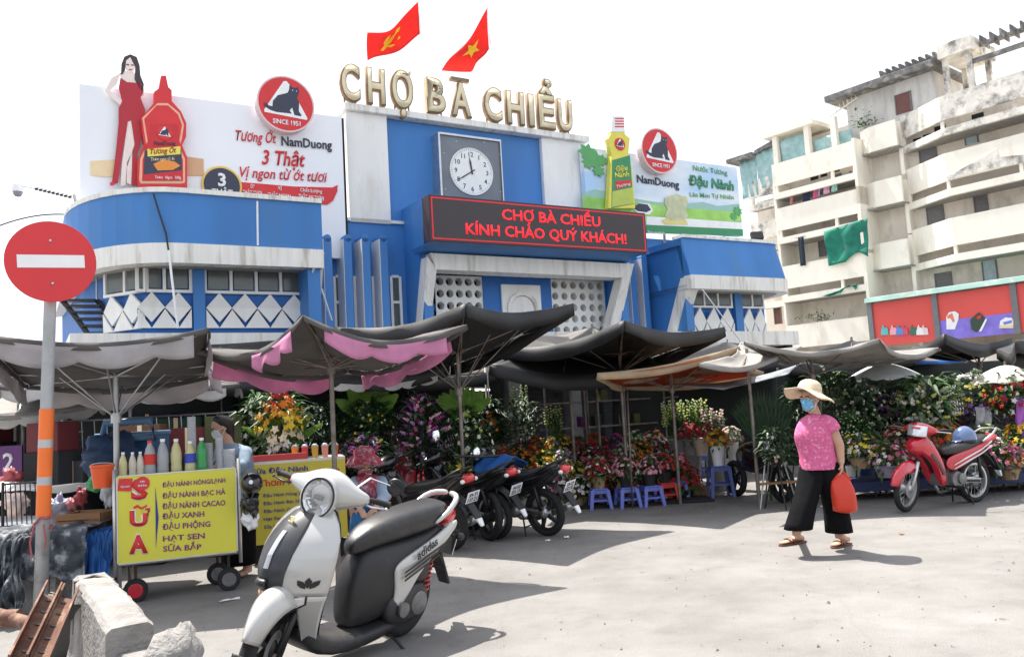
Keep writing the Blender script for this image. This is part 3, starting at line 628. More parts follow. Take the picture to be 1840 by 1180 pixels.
ftext('Nước Tương', c4(605, 338), c4(770, 362), 9, w1, GREENP, br, bold=.005); ftext('Đậu Nành', c4(585, 408), c4(802, 436), 17, w1, plain('dark green print', (.04, .26, .11)), br, bold=.03, shear=.15); ftext('Lên Men Tự Nhiên', c4(590, 465), c4(800, 478), 8, w1, GREENP, br, bold=.005)
poly('sack_print', C4((470, 470), (520, 452), (575, 465), (580, 500), (568, 520), (582, 560), (560, 578), (490, 578), (470, 560), (482, 525), (468, 500)), w1 + .03, mat('bean sack print', (.52, .55, .36), .6, amp=.15, scale=6), br, .04)
poly('bean_heap_print', C4((450, 578), (500, 560), (570, 575), (580, 600), (470, 598)), w1 + .025, plain('bean print', (.70, .62, .25)), br, .03)
poly('dish_print', C4((312, 520), (345, 495), (395, 500), (412, 530), (395, 552), (340, 545)), w1 + .03, PWHITE, br, .03); poly('sauce_print', C4((312, 518), (345, 497), (385, 503), (402, 528), (380, 540), (340, 535)), w1 + .036, INK, br, .03)

# ---- flags
FLG = mat('red flag cloth', (.74, .075, .06), .8, amp=.06, transl=.7)
FLY = mat('yellow flag emblem', (.85, .62, .04), .8, amp=.05, transl=.45)
def flag(label, corners, dep, pole_top, pole_bot, emblem_polys, sagt, sagb, ph):
    HT, HB, FB, FT = [D(x, y, dep) for x, y in corners]
    f = thing('flag', label, 'flag', group='flags flying over the tower')
    nrm = V((-.35, -.94, 0))
    def S(s, t):        # s 0 hoist..1 fly, t 0 top..1 bottom
        top = HT.lerp(FT, s) + V((0, 0, -1)) * sagt * math.sin(math.pi * s); bot = HB.lerp(FB, s) + V((0, 0, -1)) * sagb * math.sin(math.pi * s)
        return top.lerp(bot, t) + nrm * (.10 * math.sin(s * 7.5 + ph + t * 1.8) * (.25 + s))
    mb = MB(); mb.sheet(lambda a, b: S(a, b), 24, 12); obj('cloth', mb, FLG, f, smooth=True, solid=.008)
    mb = MB()
    for pl in emblem_polys:
        n = len(pl); c = (sum(p[0] for p in pl) / n, sum(p[1] for p in pl) / n)
        for off in (.014,):
            vs = [S(*c) + nrm * off] + [S(*p) + nrm * off for p in pl]; mb.add(vs, [(0, 1 + k, 1 + (k + 1) % n) for k in range(n)])
    obj('emblem', mb, FLY, f, solid=.004)
    a, b = D(*pole_top, dep), D(*pole_bot, dep); mb = MB(); mb.tube([a, b], [.025, .035], 8); mb.blob(a, .045); obj('pole', mb, plain('white flagpole', (.82, .82, .82)), f)
star = [(.48 + (.20 if k % 2 == 0 else .085) * math.sin(2 * math.pi * k / 10), .46 - (.30 if k % 2 == 0 else .125) * math.cos(2 * math.pi * k / 10)) for k in range(10)]
ham = [[(.38, .22), (.46, .16), (.50, .26), (.42, .33)], [(.44, .28), (.49, .25), (.74, .78), (.69, .82)],
       [(.60, .20), (.68, .32), (.71, .50), (.66, .66), (.58, .72), (.64, .56), (.64, .40)], [(.66, .66), (.58, .72), (.50, .70), (.54, .64)], [(.40, .50), (.45, .50), (.45, .58), (.40, .58)]]
flag('red flag with a yellow hammer emblem on the left pole above the tower', [(752, 2), (755, 62), (661, 110), (664, 62)], 21.5, (752, -6), (764, 232), ham, .22, .12, 0)
flag('red flag with a yellow star drooping on the right pole above the tower', [(876, 15), (882, 80), (843, 127), (793, 127)], 22.5, (875, 8), (891, 248), [star], .12, .1, 2)

# ---- camera on its arm, cables
cv = thing('security_camera', 'white dome security camera on a long arm at the curved corner', 'camera')
dp = 16.2; p = D(32, 345, dp); mb = MB(); mb.lathe([(.02, .16), (.10, .14), (.105, .02), (.10, 0)], p, 16); obj('housing', mb, PWHITE, cv, smooth=True, angle=40)
mb = MB(); mb.lathe([(.09, 0), (.082, -.05), (.05, -.09), (.002, -.10)], p, 16); obj('dome', mb, mat('smoked dome', (.25, .26, .28), .1, amp=.05), cv, smooth=True)
a = D(34, 333, dp); b = D(135, 356, dp); mb = MB(); mb.tube([p + Z * .15, a, D(60, 338, dp), b], .018, 8); obj('arm', mb, PWHITE, cv)
mb = MB()
for k in range(9): t = .35 + k * .06; q = D(60, 338, dp).lerp(b, (t - .3) / .6); mb.lathe([(.028, -.03), (.028, .03)], q, 8, axis='X')
obj('cable_ties', mb, BLACKP, cv)
mb = MB(); mb.tube([D(133, 350, dp), D(138, 372, dp)], .03, 8); obj('bracket', mb, GREY, cv)
def cable(label, pts, r=.012, m=None, name='cable'):
    return tag(obj(name, MB().tube(pts, r, 6), m or BLACKP), label, 'cable')
def sagline(a, b, s, n=14): return [a.lerp(b, k / n) - Z * s * 4 * (k / n) * (1 - k / n) for k in range(n + 1)]
cable('thin dark cable running from the left edge up to the curved parapet', sagline(D(-30, 418, 15), D(126, 386, 16.4), -.12), .014)
P_ = lambda x, y: FA.world(*(lambda l: (l.x, -l.y + .012, l.z))(fl(x, y, WD)))
cable('black cable hanging down the curved blue parapet', [P_(275, 347), P_(285, 380), P_(298, 420), P_(303, 452)], .016)
cable('white conduit running down from the left fascia past the windows', [P_(303, 450), FA.world(*(lambda l: (l.x, 2.05, l.z))(fl(308, 500, 2.0))), FA.world(*(lambda l: (l.x, 2.05, l.z))(fl(319, 590, 2.0)))], .022, PWHITE, 'conduit')
cable('pale seam strip on the curved left parapet', [P_(462, 362), P_(463, 441)], .02, PWHITE, 'seam_strip')
PR_ = lambda x, y, w=RD + .03: FA.world(*(lambda l: (l.x, w, l.z))(fl(x, y, w)))
cable('pale wire slanting down from the right wing over the windows', [PR_(1262, 520, 2.2), PR_(1340, 625, 2.2)], .016, PWHITE)
cable('white stay rod leaning from the left slanted pier to the fins', [FA.world(*(lambda l: (l.x, 1.9, l.z))(fl(578, 520, 1.9))), FA.world(*(lambda l: (l.x, 1.6, l.z))(fl(596, 575, 1.6)))], .022, PWHITE, 'stay_rod')
fl_ = thing('floodlight', 'black floodlight on the right blue parapet', 'lamp'); p = FA.world(*(lambda l: (l.x, 1.6, l.z))(fl(1360, 424, 1.6)))
mb = MB(); mb.box(p, (.34, .12, .24), rot=Matrix.Rotation(R(-25), 3, 'X')); obj('lamp_head', mb, BLACKP, fl_, bevel=.02); mb = MB(); mb.tube([p - Z * .12, p - Z * .3], .02, 6); obj('bracket', mb, BLACKP, fl_)
# ------------------------------------------------------------------ old apartment block on the right
FB = Frame(D(1550, 500, 42), (-300, 803), True)
CRM = mat('weathered cream render', (.88, .83, .72), .8, amp=.05, scale=2, c2=(.70, .64, .54), c2amt=.2, c2scale=1.1, stretch=(1, 1, .4), bump=.08)
CRW = mat('stained back wall render', (.76, .69, .59), .85, amp=.10, scale=1.5, c2=(.50, .45, .39), c2amt=.35, c2scale=.8, stretch=(1, 1, .5), bump=.1)
MOLD = mat('mould streaked concrete', (.78, .74, .66), .9, amp=.15, scale=2.5, c2=(.22, .21, .20), c2amt=.55, c2scale=1.3, bump=.3)
MOLDD = mat('blackened concrete', (.16, .155, .15), .9, amp=.4, scale=3, c2=(.42, .40, .37), c2amt=.4, c2scale=2, bump=.3)
SHUT = mat('grey shutter', (.17, .165, .165), .7, amp=.2, stretch=(1, 1, 8)); SHUTB = mat('pale blue shutter', (.42, .52, .56), .6, amp=.1); BRNDOOR = mat('brown door', (.15, .06, .05), .6)
TEAL = mat('faded teal sheet', (.30, .48, .48), .6, amp=.15, scale=3, c2=(.45, .58, .58), c2amt=.4); NET = mat('green shade net', (.02, .25, .17), .8, amp=.2, scale=3, transl=.25, c2=(.03, .16, .13), c2amt=.4)
apt = thing('apartment_block', 'old cream apartment block with stained bent balconies behind the right wing', 'building', FB.o, FB.ang)
fb = FB.at
def ar(mb, x0, x1, z0, z1, w, t): mb.span((x0, -w, z0), (x1, -w + t, z1))
def bandA(name, plan, z0, z1, m, t, parent, outz1=0):
    mb = MB(); rings = []
    for k, (x, w_) in enumerate(plan):
        a = V(plan[max(k - 1, 0)]); b = V(plan[min(k + 1, len(plan) - 1)]); d = (b - a).normalized(); nn = V((-d.y, d.x))
        ix, iw = x - nn.x * t, w_ - nn.y * t; o_ = nn * outz1
        rings.append([V((x, -w_, z0)), V((x + o_.x, -(w_ + o_.y), z1)), V((ix, -iw, z1)), V((ix, -iw, z0))])
    mb.loft(rings, True); return obj(name, mb, m, parent)
mb = MB(); ar(mb, -4.7, 1.0, 0, 13.2, 0, 9); ar(mb, 1.0, 2.75, 0, 14.3, .05, 9); ar(mb, 2.75, 16, 0, 14.2, .02, 9); obj('wall', mb, CRW, apt)
mb = MB(); ar(mb, -6.4, -4.7, 0, 12.6, -.9, 8); obj('end_wall', mb, CRW, apt)
def balcony(plan, zt, m=CRM, h=1.22, posts=()):
    b = bandA('balcony', plan, zt - h, zt, m, .14, apt)
    bandA('beam', [(x, w_ + .06) for x, w_ in plan], zt - h - .72, zt - h - .40, m, .2, b)
    mb = MB(); xs = [p[0] for p in plan]; vs = [V((x, -w_ + .12, zt - h - .70)) for x, w_ in plan] + [V((xs[-1], 0, zt - h - .70)), V((xs[0], 0, zt - h - .70))]
    n = len(vs); mb.add(vs + [p + Z * .12 for p in vs], [tuple(range(n - 1, -1, -1)), tuple(range(n, 2 * n))] + [(i, (i + 1) % n, n + (i + 1) % n, n + i) for i in range(n)]); obj('slab', mb, GREY, b)
    for x, w_ in posts:
        mb = MB(); mb.box((x, -w_ + .1, zt - h - .2), (.14, .14, .42)); obj('post', mb, m, b)
    return b
for zt in (13.75, 11.33, 8.2, 5.05, 1.95):
    balcony([(-3.68, 1.5), (1.02, 1.5)], zt, posts=[(-3.5, 1.5), (-.3, 1.5), (.9, 1.5)], h=1.2)
    balcony([(-5.9, .55), (-3.75, .55)], zt - .25, MOLD if zt in (13.75, 11.33) else CRM, posts=[(-5.7, .55)], h=1.0)
    mb = MB(); ar(mb, -3.74, -3.6, zt - 3.1, zt - 1.0, 1.45, 1.45); obj('party_wall', mb, CRM, apt)
    mb = MB(); ar(mb, .95, 1.1, zt - 3.2, zt + .1, 1.62, 1.6); obj('party_wall', mb, CRM, apt)
for k, zt in enumerate((14.3, 11.55, 8.5, 5.4, 2.3)):
    b = bandA('stair_balcony', [(.98, .75), (1.6, 1.1), (2.95, 1.1)], zt - 1.25, zt, CRM, .14, apt)
    mb = MB(); ar(mb, 1.05, 2.9, zt - 1.3, zt - 1.22, 1.0, 1.0); obj('slab', mb, GREY, b)
for k, zt in enumerate((14.55, 11.92, 8.95, 5.9, 2.9)):
    balcony([(2.85, .35), (5.2, 1.5), (16, 1.5)], zt, MOLD if k == 0 else CRM, h=1.25 if k else 1.1, posts=[(2.95, .4), (5.2, 1.48), (8.2, 1.48), (11, 1.48)])
    mb = MB(); ar(mb, 2.72, 2.9, zt - 3.1, zt - .2, .5, .5); obj('party_wall', mb, CRM, apt)
# the crumbled patch below one parapet
for pts, zz in ((((1700, 318), (1735, 300), (1790, 268), (1795, 282), (1840, 278), (1840, 292), (1770, 305), (1705, 325)), 1),):
    P = [fb(a, b, 1.52) for a, b in pts]; mb = MB(); mb.prism([(p.x, p.z) for p in P], (0, -1.50, 0), X, Z, .03); obj('crumbled_patch', mb, MOLD, apt)
def awin(px0, px1, py, hpx, m, w=.06, vents=False):
    a, b = fb(px0, py - hpx / 2, w), fb(px1, py + hpx / 2, w); z0, z1 = fb((px0 + px1) / 2, py + hpx / 2, w).z, fb((px0 + px1) / 2, py - hpx / 2, w).z
    mb = MB(); ar(mb, a.x, b.x, z0, z1, w, .07); o = obj('vent' if vents else 'window', mb, m, apt)
    mb = MB()
    if not vents:
        for x in (a.x - .05, b.x): ar(mb, x, x + .05, z0, z1, w + .03, .1)
        obj('frame', mb, SHUT, o)
    return o
for q in ((1650, 1683, 270, 40), (1665, 1697, 390, 40), (1680, 1712, 512, 46), (1750, 1775, 366, 34)): awin(*q, SHUT)
for q in ((1733, 1757, 244, 30), (1765, 1793, 490, 44)): awin(*q, SHUTB)
for q in ((1500, 1512, 325, 26), (1470, 1492, 440, 40)): awin(*q, SHUT)
awin(1512, 1530, 322, 26, mat('slatted white door', (.5, .5, .5), .7)); awin(1390, 1404, 562, 40, BRNDOOR)
for q in ((1658, 1674, 245, 8), (1678, 1700, 232, 12), (1745, 1768, 208, 8), (1640, 1655, 252, 7), (1672, 1690, 356, 8), (1700, 1716, 350, 8), (1758, 1778, 335, 6), (1456, 1470, 320, 6), (1474, 1486, 314, 6), (1490, 1508, 306, 7)): awin(*q, DARK, .05, True)
# roof structures
mb = MB(); p0, p1 = fb(1535, 210, 0), fb(1605, 190, 0)
mb.span((p0.x - .2, -.3, 14.0), (4.6, 3.0, 16.3)); obj('roof_room', mb, mat('streaked white render', (.62, .60, .56), .85, amp=.1, c2=(.40, .38, .36), c2amt=.5, c2scale=1.5, stretch=(1, 1, .3)), apt)
mb = MB(); mb.span((p0.x - 1.0, -1.0, 16.3), (4.9, 3.2, 16.62)); obj('roof_slab', mb, MOLDD, apt, bevel=.03)
awin(1608, 1638, 185, 36, BRNDOOR, .36)
mb = MB()
zc_ = 17.05
mb.span((5.1, -.9, 16.5), (6.6, 1.8, 17.15)); obj('pergola_cap', mb, MOLD, apt, bevel=.02)
for (x, y) in ((5.3, -.6), (6.35, -.6), (5.3, 1.5), (6.35, 1.5), (9.5, -.6), (9.5, 1.5), (12.5, -.6)):
    mb = MB(); mb.box((x, y, 15.3), (.22, .22, 2.5)); obj('pergola_post', mb, MOLD, apt)
mb = MB(); mb.span((2.2, -.05, 16.62), (5.1, .1, 16.75)); mb.span((6.6, -.05, 16.75), (14, .1, 16.95)); mb.span((6.4, -.62, 15.9), (14, -.48, 16.1)); obj('pergola_beam', mb, MOLDD, apt)
for k in range(9):
    x = 2.3 + k * .32; mb = MB(); mb.hexa([V((x, -.7, 16.5)), V((x + .12, -.7, 16.5)), V((x + .12, .6, 16.5)), V((x, .6, 16.5)), V((x, -.9, 16.95)), V((x + .12, -.9, 16.95)), V((x + .12, .6, 16.95)), V((x, .6, 16.95))]); obj('pergola_fin', mb, MOLDD, apt)
for k in range(16):
    x = 6.8 + k * .42; mb = MB(); mb.span((x, -.5, 16.7), (x + .06, .5, 17.1)); obj('pergola_fin', mb, MOLDD, apt)
# left roof: slabs and teal sheeting
mb = MB(); mb.span((-4.2, -1.3, 15.35), (-1.2, 1.5, 15.6)); obj('roof_slab', mb, CRM, apt, bevel=.03)
mb = MB(); mb.span((-6.9, -1.0, 14.75), (-5.2, 1.0, 15.0)); obj('roof_slab', mb, MOLDD, apt, bevel=.03)
mb = MB(); mb.hexa([V((-5.2, -.7, 14.9)), V((-4.0, -.7, 15.1)), V((-4.0, .8, 15.1)), V((-5.2, .8, 14.9)), V((-5.2, -.7, 15.1)), V((-4.0, -.7, 15.35)), V((-4.0, .8, 15.35)), V((-5.2, .8, 15.1))]); obj('roof_slab', mb, MOLDD, apt)
for x in (-3.6, -1.7, -.2): mb = MB(); mb.box((x, -1.0, 14.4), (.28, .28, 2.0)); obj('roof_post', mb, CRM, apt)
for x0, x1, w_, z0, z1 in ((-6.3, -5.25, .55, 12.6, 14.75), (-5.2, -3.78, .55, 12.9, 15.0), (-3.4, -1.9, .9, 13.7, 15.1), (-1.5, .6, .8, 13.7, 14.6)):
    mb = MB(); mb.sheet(lambda a, b: V((x0 + (x1 - x0) * a, -w_ + .04 * math.sin(a * 17 + b * 5), z0 + (z1 - z0) * b)), 16, 8); obj('teal_sheeting', mb, TEAL, apt, smooth=True, solid=.02)
mb = MB(); mb.span((-4.6, .3, 13.2), (.9, 5, 15.2)); obj('roof_room', mb, CRW, apt)
mb = MB(); mb.tube([V((-.9, -.5, 15.6)), V((.9, -.4, 16.2))], .04, 6); 
for k in range(8): mb.tube([V((-.7 + k * .22, -.5, 15.66 + k * .073)), V((-.75 + k * .22, -.5, 15.95 + k * .073))], .02, 5)
obj('roof_rail', mb, CRM, apt)
# laundry and nets: things of their own
LND = [('dark shirt drying on the second balcony down', (1440, 1458, 338, 362), (.03, .035, .07)), ('pink towel drying beside the dark shirt on the balcony', (1459, 1471, 334, 356), (.65, .12, .25)), ('pale blue cloth drying next to the pink towel', (1470, 1474, 334, 352), (.5, .6, .75)), ('pink patterned cloth drying in the middle of the balcony', (1478, 1492, 330, 346), (.7, .35, .5)), ('mint green sheet drying near the balcony shutter', (1492, 1506, 326, 342), (.35, .65, .55)), ('faded red garment drying at the left end of the balcony', (1418, 1426, 352, 366), (.6, .25, .22))]
for lab, (a, b, c, d), cc in LND:
    A, B = fb(a, c, 1.3), fb(b, d, 1.3); t = thing('laundry', lab, 'laundry', FB.o, FB.ang, 'washing drying on the balconies')
    mb = MB(); mb.sheet(lambda u, v: V((A.x + (B.x - A.x) * u + .02 * math.sin(v * 6), -1.3 + .05 * math.sin(u * 9 + v * 3), A.z + (B.z - A.z) * v - .03 * math.sin(u * 3.1))), 8, 6); obj('cloth', mb, mat('laundry ' + lab[:14], cc, .9, amp=.2, scale=9), t, smooth=True, solid=.012)
    mb = MB(); mb.tube([V((A.x - .1, -1.3, A.z + .02)), V((B.x + .1, -1.3, A.z + .02))], .012, 5); obj('hanger', mb, GREY, t)
def net(lab, pts, w_, m=NET):
    P = [fb(*p, w_) for p in pts]; t = thing('shade_net', lab, 'net', FB.o, FB.ang)
    mb = MB(); mb.sheet(lambda u, v: (P[0].lerp(P[1], u)).lerp(P[3].lerp(P[2], u) + V((0, 0, .35 * math.sin(math.pi * min(1, max(0, (u - .45) * 1.8)))))*1, v) + V((0, -.06 * math.sin(u * 11 + v * 4) - .05 * math.sin(v * 8), 0)), 20, 14); obj('netting', mb, m, t, smooth=True, solid=.01)
    mb = MB(); mb.tube([P[0], P[1]], .02, 5); obj('rope', mb, GREY, t)
net('green shade net hung from an upper balcony of the apartment block', [(1481, 416), (1558, 392), (1562, 462), (1489, 478)], 1.66)
net('small green net sagging over the lowest visible balcony', [(1478, 532), (1540, 510), (1540, 522), (1490, 532)], 1.66)
lv = mat('balcony plant leaves', (.07, .14, .04), .6, amp=.3)
def small_bush(lab, c, r, n, m, size=.1):
    mb = MB()
    for k in range(n):
        p = V(c) + V((rnd.gauss(0, 1) * r.x, rnd.gauss(0, 1) * r.y, abs(rnd.gauss(0, 1)) * r.z)); a = rnd.uniform(0, 6.28); d = V((math.cos(a), math.sin(a), rnd.uniform(-.3, .8))).normalized(); s_ = d.cross(Z).normalized(); L = size * rnd.uniform(.6, 1.3)
        mb.add([p, p + d * L * .5 + s_ * L * .25, p + d * L, p + d * L * .5 - s_ * L * .25], [(0, 1, 2, 3)])
    t = thing('balcony_plant', lab, 'plant'); obj('foliage', mb, m, t); mb = MB(); mb.tube([V(c) - Z * .2, V(c) + Z * r.z * .6], .03, 5); obj('stem', mb, GREY, t)
small_bush('small plant growing on the ledge of the roof room', FB.world(1.3, .8, 14.5), V((.3, .2, .35)), 120, lv, .2)
small_bush('leafy pot plants on the lowest visible balcony', FB.world(-1.9, 1.35, 5.1), V((.45, .1, .25)), 160, lv, .18)
aw = thing('clothes_stand', 'dark clothes hanging over the balcony beside the green shade net', 'laundry', FB.o, FB.ang); A = fb(1438, 440, 1.66)
mb = MB(); mb.sheet(lambda u, v: V((A.x - .1 + .3 * u, -1.66 + .04 * math.sin(u * 8), A.z - 1.1 + 1.5 * v)), 5, 8); obj('cloth', mb, mat('dark garment', (.02, .03, .05), .9), aw, solid=.02, smooth=True); mb = MB(); mb.tube([V((A.x - .3, -1.66, A.z + .42)), V((A.x + .35, -1.66, A.z + .42))], .02, 5); obj('rail', mb, GREY, aw)
# ---- sandal shop sign running along the block at street level
ss = thing('shop_sign', 'long red shop fascia printed with sandals under a teal awning edge', 'sign', FB.o, FB.ang); SW = 2.3
za, zb2 = fb(1700, 527, SW).z, fb(1700, 600, SW).z - .25
xA = fb(1563, 580, SW).x
posts_px = (1563, 1681, 1825)
xs = [fb(p, 560, SW).x for p in posts_px]; xs.append(xs[-1] + (xs[2] - xs[1]))
REDB = mat('coral red print', (.70, .085, .07), .5, amp=.06, scale=.5)
for k in range(3):
    mb = MB(); ar(mb, xs[k] + .02, xs[k + 1] - .02, zb2, za, SW - .05, .12); obj('panel', mb, REDB, ss)
for x in xs: mb = MB(); ar(mb, x - .12, x + .12, zb2 - .05, za + .1, SW + .04, .3); obj('post', mb, mat('grey steel post', (.16, .17, .18), .5, amp=.1), ss)
mb = MB(); mb.hexa([V((xs[0] - .1, -SW - .25, za + .05)), V((xs[3], -SW - .25, za + .05)), V((xs[3], -SW + .9, za + .05)), V((xs[0] - .1, -SW + .9, za + .05)), V((xs[0] - .1, -SW - .2, za + .26)), V((xs[3], -SW - .2, za + .26)), V((xs[3], -SW + .9, za + .4)), V((xs[0] - .1, -SW + .9, za + .4))]); obj('awning_edge', mb, mat('faded teal awning', (.27, .42, .38), .7, amp=.15, scale=1.5, c2=(.55, .52, .45), c2amt=.3), ss)
mb = MB(); ar(mb, xs[1] + .02, xs[2] - .14, zb2, zb2 + (za - zb2) * .42, SW - .03, .03); obj('purple_roll_print', mb, mat('purple print', (.22, .17, .62), .5, amp=.2, scale=3), ss)
def sp(name, pts, m, w_=SW - .01): 
    P = [fb(a, b, w_) for a, b in pts]; mb = MB(); mb.prism([(p.x, p.z) for p in P], (0, -w_ + .02, 0), X, Z, .02); return obj(name, mb, m, ss)
def zt4(x, y): return (1540 + x * 300 / 1180, 500 + y * 300 / 1180)
S4 = lambda *p: [zt4(*q) for q in p]
sp('sandal_print', S4((632, 360), (630, 270), (650, 240), (690, 232), (718, 250), (715, 290), (690, 360)), PWHITE); sp('sandal_strap_print', S4((635, 265), (672, 245), (690, 300), (678, 312), (660, 280), (640, 285)), plain('orange strap print', (.75, .22, .12)), SW)
sp('sandal_print', S4((860, 378), (905, 290), (918, 280), (915, 300), (880, 372)), PWHITE, SW + .004); sp('sandal_print', S4((808, 360), (800, 290), (860, 238), (905, 280), (880, 340), (845, 380)), plain('black green print', (.03, .06, .035)), SW); sp('sandal_strap_print', S4((845, 270), (880, 258), (872, 285), (852, 290)), RED, SW + .012)
sp('sandal_print', S4((1005, 350), (1012, 300), (1050, 275), (1095, 280), (1108, 310), (1100, 350)), PWHITE); sp('sandal_strap_print', S4((1030, 310), (1095, 295), (1090, 315), (1040, 328)), plain('blue strap print', (.15, .2, .6)), SW); sp('sandal_print', S4((1010, 330), (1105, 330), (1105, 352), (1008, 352)), CREAM, SW + .01)
for k, (x, cname, cc) in enumerate(((195, 'teal', (.1, .5, .5)), (258, 'pink', (.8, .4, .45)), (300, 'blue', (.1, .25, .6)), (335, 'crimson', (.6, .08, .15)), (398, 'dark green', (.04, .16, .10)), (445, 'white', (.8, .8, .8)), (478, 'pale', (.7, .6, .6)))):
    sp('shoe_print', S4((x - 26, 400), (x - 26, 368), (x - 6, 345), (x + 20, 352), (x + 27, 398)), plain('shoe print ' + cname, cc), SW + .002 * (k % 3))
    sp('shoe_strap_print', S4((x - 22, 360), (x - 14, 330), (x - 8, 330), (x - 4, 358)), plain('shoe print ' + cname, cc), SW + .01)
# ------------------------------------------------------------------ canopies and parasols
CGREY = mat('worn grey canvas', (.105, .098, .094), .85, amp=.18, scale=3, transl=.12, c2=(.06, .057, .055), c2amt=.3, c2scale=1.5)
CPALE = mat('pale grey canvas', (.30, .285, .265), .85, amp=.14, scale=3, transl=.16, c2=(.20, .185, .17), c2amt=.3)
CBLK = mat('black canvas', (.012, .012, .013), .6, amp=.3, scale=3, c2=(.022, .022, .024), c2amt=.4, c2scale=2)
VPALE = mat('dusty white valance', (.44, .415, .42), .85, amp=.12, scale=5, transl=.3); VPINK = mat('pink valance', (.62, .25, .42), .85, amp=.12, scale=5, transl=.28); VGREY = mat('pale grey valance', (.60, .59, .58), .85, amp=.1, transl=.4)
POLE = mat('rusty steel pole', (.22, .19, .17), .55, .6, amp=.3, scale=9, c2=(.13, .07, .04), c2amt=.35); GALV = mat('galvanised tube', (.42, .43, .44), .4, .85, amp=.15, scale=7)
def weld(o, d=.002):
    bm = bmesh.new(); bm.from_mesh(o.data); bmesh.ops.remove_doubles(bm, verts=bm.verts, dist=d); bmesh.ops.recalc_face_normals(bm, faces=bm.faces); bm.to_mesh(o.data); bm.free()
def canopy(name, label, corners, hub, fabric, valance=None, vh=.2, scal=3, sag=.16, inward=.10, pole_r=.022, runner=.45, group='market canopies over the stalls', vedges=(0, 1, 2, 3), pole_base=None, struts=True, polemat=None, vfrac=(.06, .94), top=.06, hem=None):
    P = [D(*c) for c in corners]; c2 = sum((p for p in P), V()) / 4; H = D(*hub) if len(hub) == 3 else V((c2.x, c2.y, hub[0]))
    t = thing(name, label, 'umbrella', group=group); n = len(P)
    def E(k, s):
        a, b = P[k], P[(k + 1) % n]; p = a.lerp(b, s); f = 4 * s * (1 - s); d = (H - p); d.z = 0
        return p - Z * sag * f + d.normalized() * inward * f
    mb = MB()
    for k in range(n):
        def S(s, r, k=k):
            e = E(k, s); p = H.lerp(e, r); f = 4 * s * (1 - s) * 4 * r * (1 - r)
            return p + Z * (-.05 * f) + Z * (.022 * noise.noise(V((s * 5 + k * 3, r * 3, 2))) + .012 * noise.noise(V((s * 13, r * 5 + k, 7)))) * min(1, 4 * (1 - r) + .15) * min(1, r * 3)
        mb.sheet(lambda a, b: S(a, .02 + .98 * b), 22, 12)
    cl = obj('canopy', mb, fabric, t, smooth=True, solid=.006); weld(cl)
    hem = hem if hem is not None else (.22 if fabric is CBLK else .13 if fabric.name.startswith('cream') else .07)
    for k in range(n):
        out = (E(k, .5) - H); out.z = 0; out.normalize()
        mb = MB(); mb.sheet(lambda s, v, k=k, out=out: E(k, s) + out * (.004 + .02 * v * math.sin(s * 17 + k)) - Z * v * hem * (.7 + .3 * math.sin(math.pi * s)), 24, 2); obj('flap', mb, fabric, t, smooth=True, solid=.004)
    if valance:
        for k in vedges:
            out = (E(k, .5) - H); out.z = 0; out.normalize()
            def W(s, v, k=k, out=out):
                vf = vfrac if not (valance is VPINK and k == 3) else (.5, .9); s2 = vf[0] + (vf[1] - vf[0]) * s; e = E(k, s2); h = vh * (.62 + .38 * abs(math.sin(math.pi * scal * s)) ** .8)
                return e + out * (.012 + .03 * v * math.sin(s * 13 + k)) - Z * (h * v + hem * .55)
            mb = MB(); mb.sheet(W, 48, 4); obj('valance', mb, valance, t, smooth=True, solid=.003)
    pb = pole_base or V((H.x, H.y, 0)); pm = polemat or POLE; struts = struts and 'awning cloth' not in label; pole_r = .014 if 'awning cloth' in label else pole_r; rz_ = H.z - runner
    mb = MB(); mb.tube([V((pb.x, pb.y, 0)), V((H.x, H.y, H.z + top))], [pole_r * 1.25, pole_r], 10); mb.lathe([(pole_r * 1.9, -.05), (pole_r * 1.9, .05)], (H.x, H.y, rz_), 10); obj('pole', mb, pm, t, smooth=True, angle=40)
    if struts:
        for k in range(n):
            mb = MB(); q = H.lerp(P[k], .985); mb.tube([H - Z * .02, q - Z * .015], .011, 6); obj('rib', mb, pm, t)
            m_ = H.lerp(P[k], .55) - Z * .02; mb = MB(); mb.tube([V((H.x, H.y, rz_)), m_], .009, 6); obj('strut', mb, pm, t)
            e = E(k, .5); m2 = H.lerp(e, .6) - Z * .02; mb = MB(); mb.tube([H - Z * .02, H.lerp(e, .97) - Z * .03], .009, 6); mb.tube([V((H.x, H.y, rz_)), m2], .008, 6); obj('strut', mb, pm, t)
    return t
canopy('market_canopy', 'grey square canopy with dusty pale scalloped valance on the pole beside the soya milk cart', [(-45, 598, 6.9), (374, 589, 7.4), (396, 668, 9.1), (52, 690, 8.6)], (208, 672, 8.05), CGREY, VPALE, .2, 2.5, .10, .08, runner=.42, polemat=GALV, pole_r=.026)
canopy('market_canopy', 'grey square canopy with bright pink scalloped valance, its near corner raised', [(545, 566, 6.7), (838, 583, 8.1), (626, 662, 9.33), (335, 622, 7.93)], (594, 640, 8.0), CGREY, VPINK, .17, 2.5, .17, .12, runner=.12, top=.0, vfrac=(.10, .88))
canopy('market_canopy', 'faded grey canopy with small pale scallops behind the sign pole', [(-30, 690, 9.0), (432, 690, 10.3), (425, 664, 12.2), (60, 662, 11.5)], (2.28,), CGREY, VGREY, .15, 7, .05, .05, runner=.4, polemat=GALV)
canopy('market_canopy', 'low pale canopy with scalloped edge at the far left', [(-130, 748, 9.6), (188, 722, 10.3), (150, 690, 12.4), (-60, 690, 12)], (2.35,), CPALE, VGREY, .14, 6, .05, .05, polemat=GALV)
canopy('market_canopy', 'large black canopy with a raised near corner in front of the portal', [(837, 545, 9.2), (1030, 545, 11.0), (809, 655, 12.1), (600, 588, 10.3)], (822, 632, 10.6), CBLK, None, sag=.10, inward=.12, runner=.5)
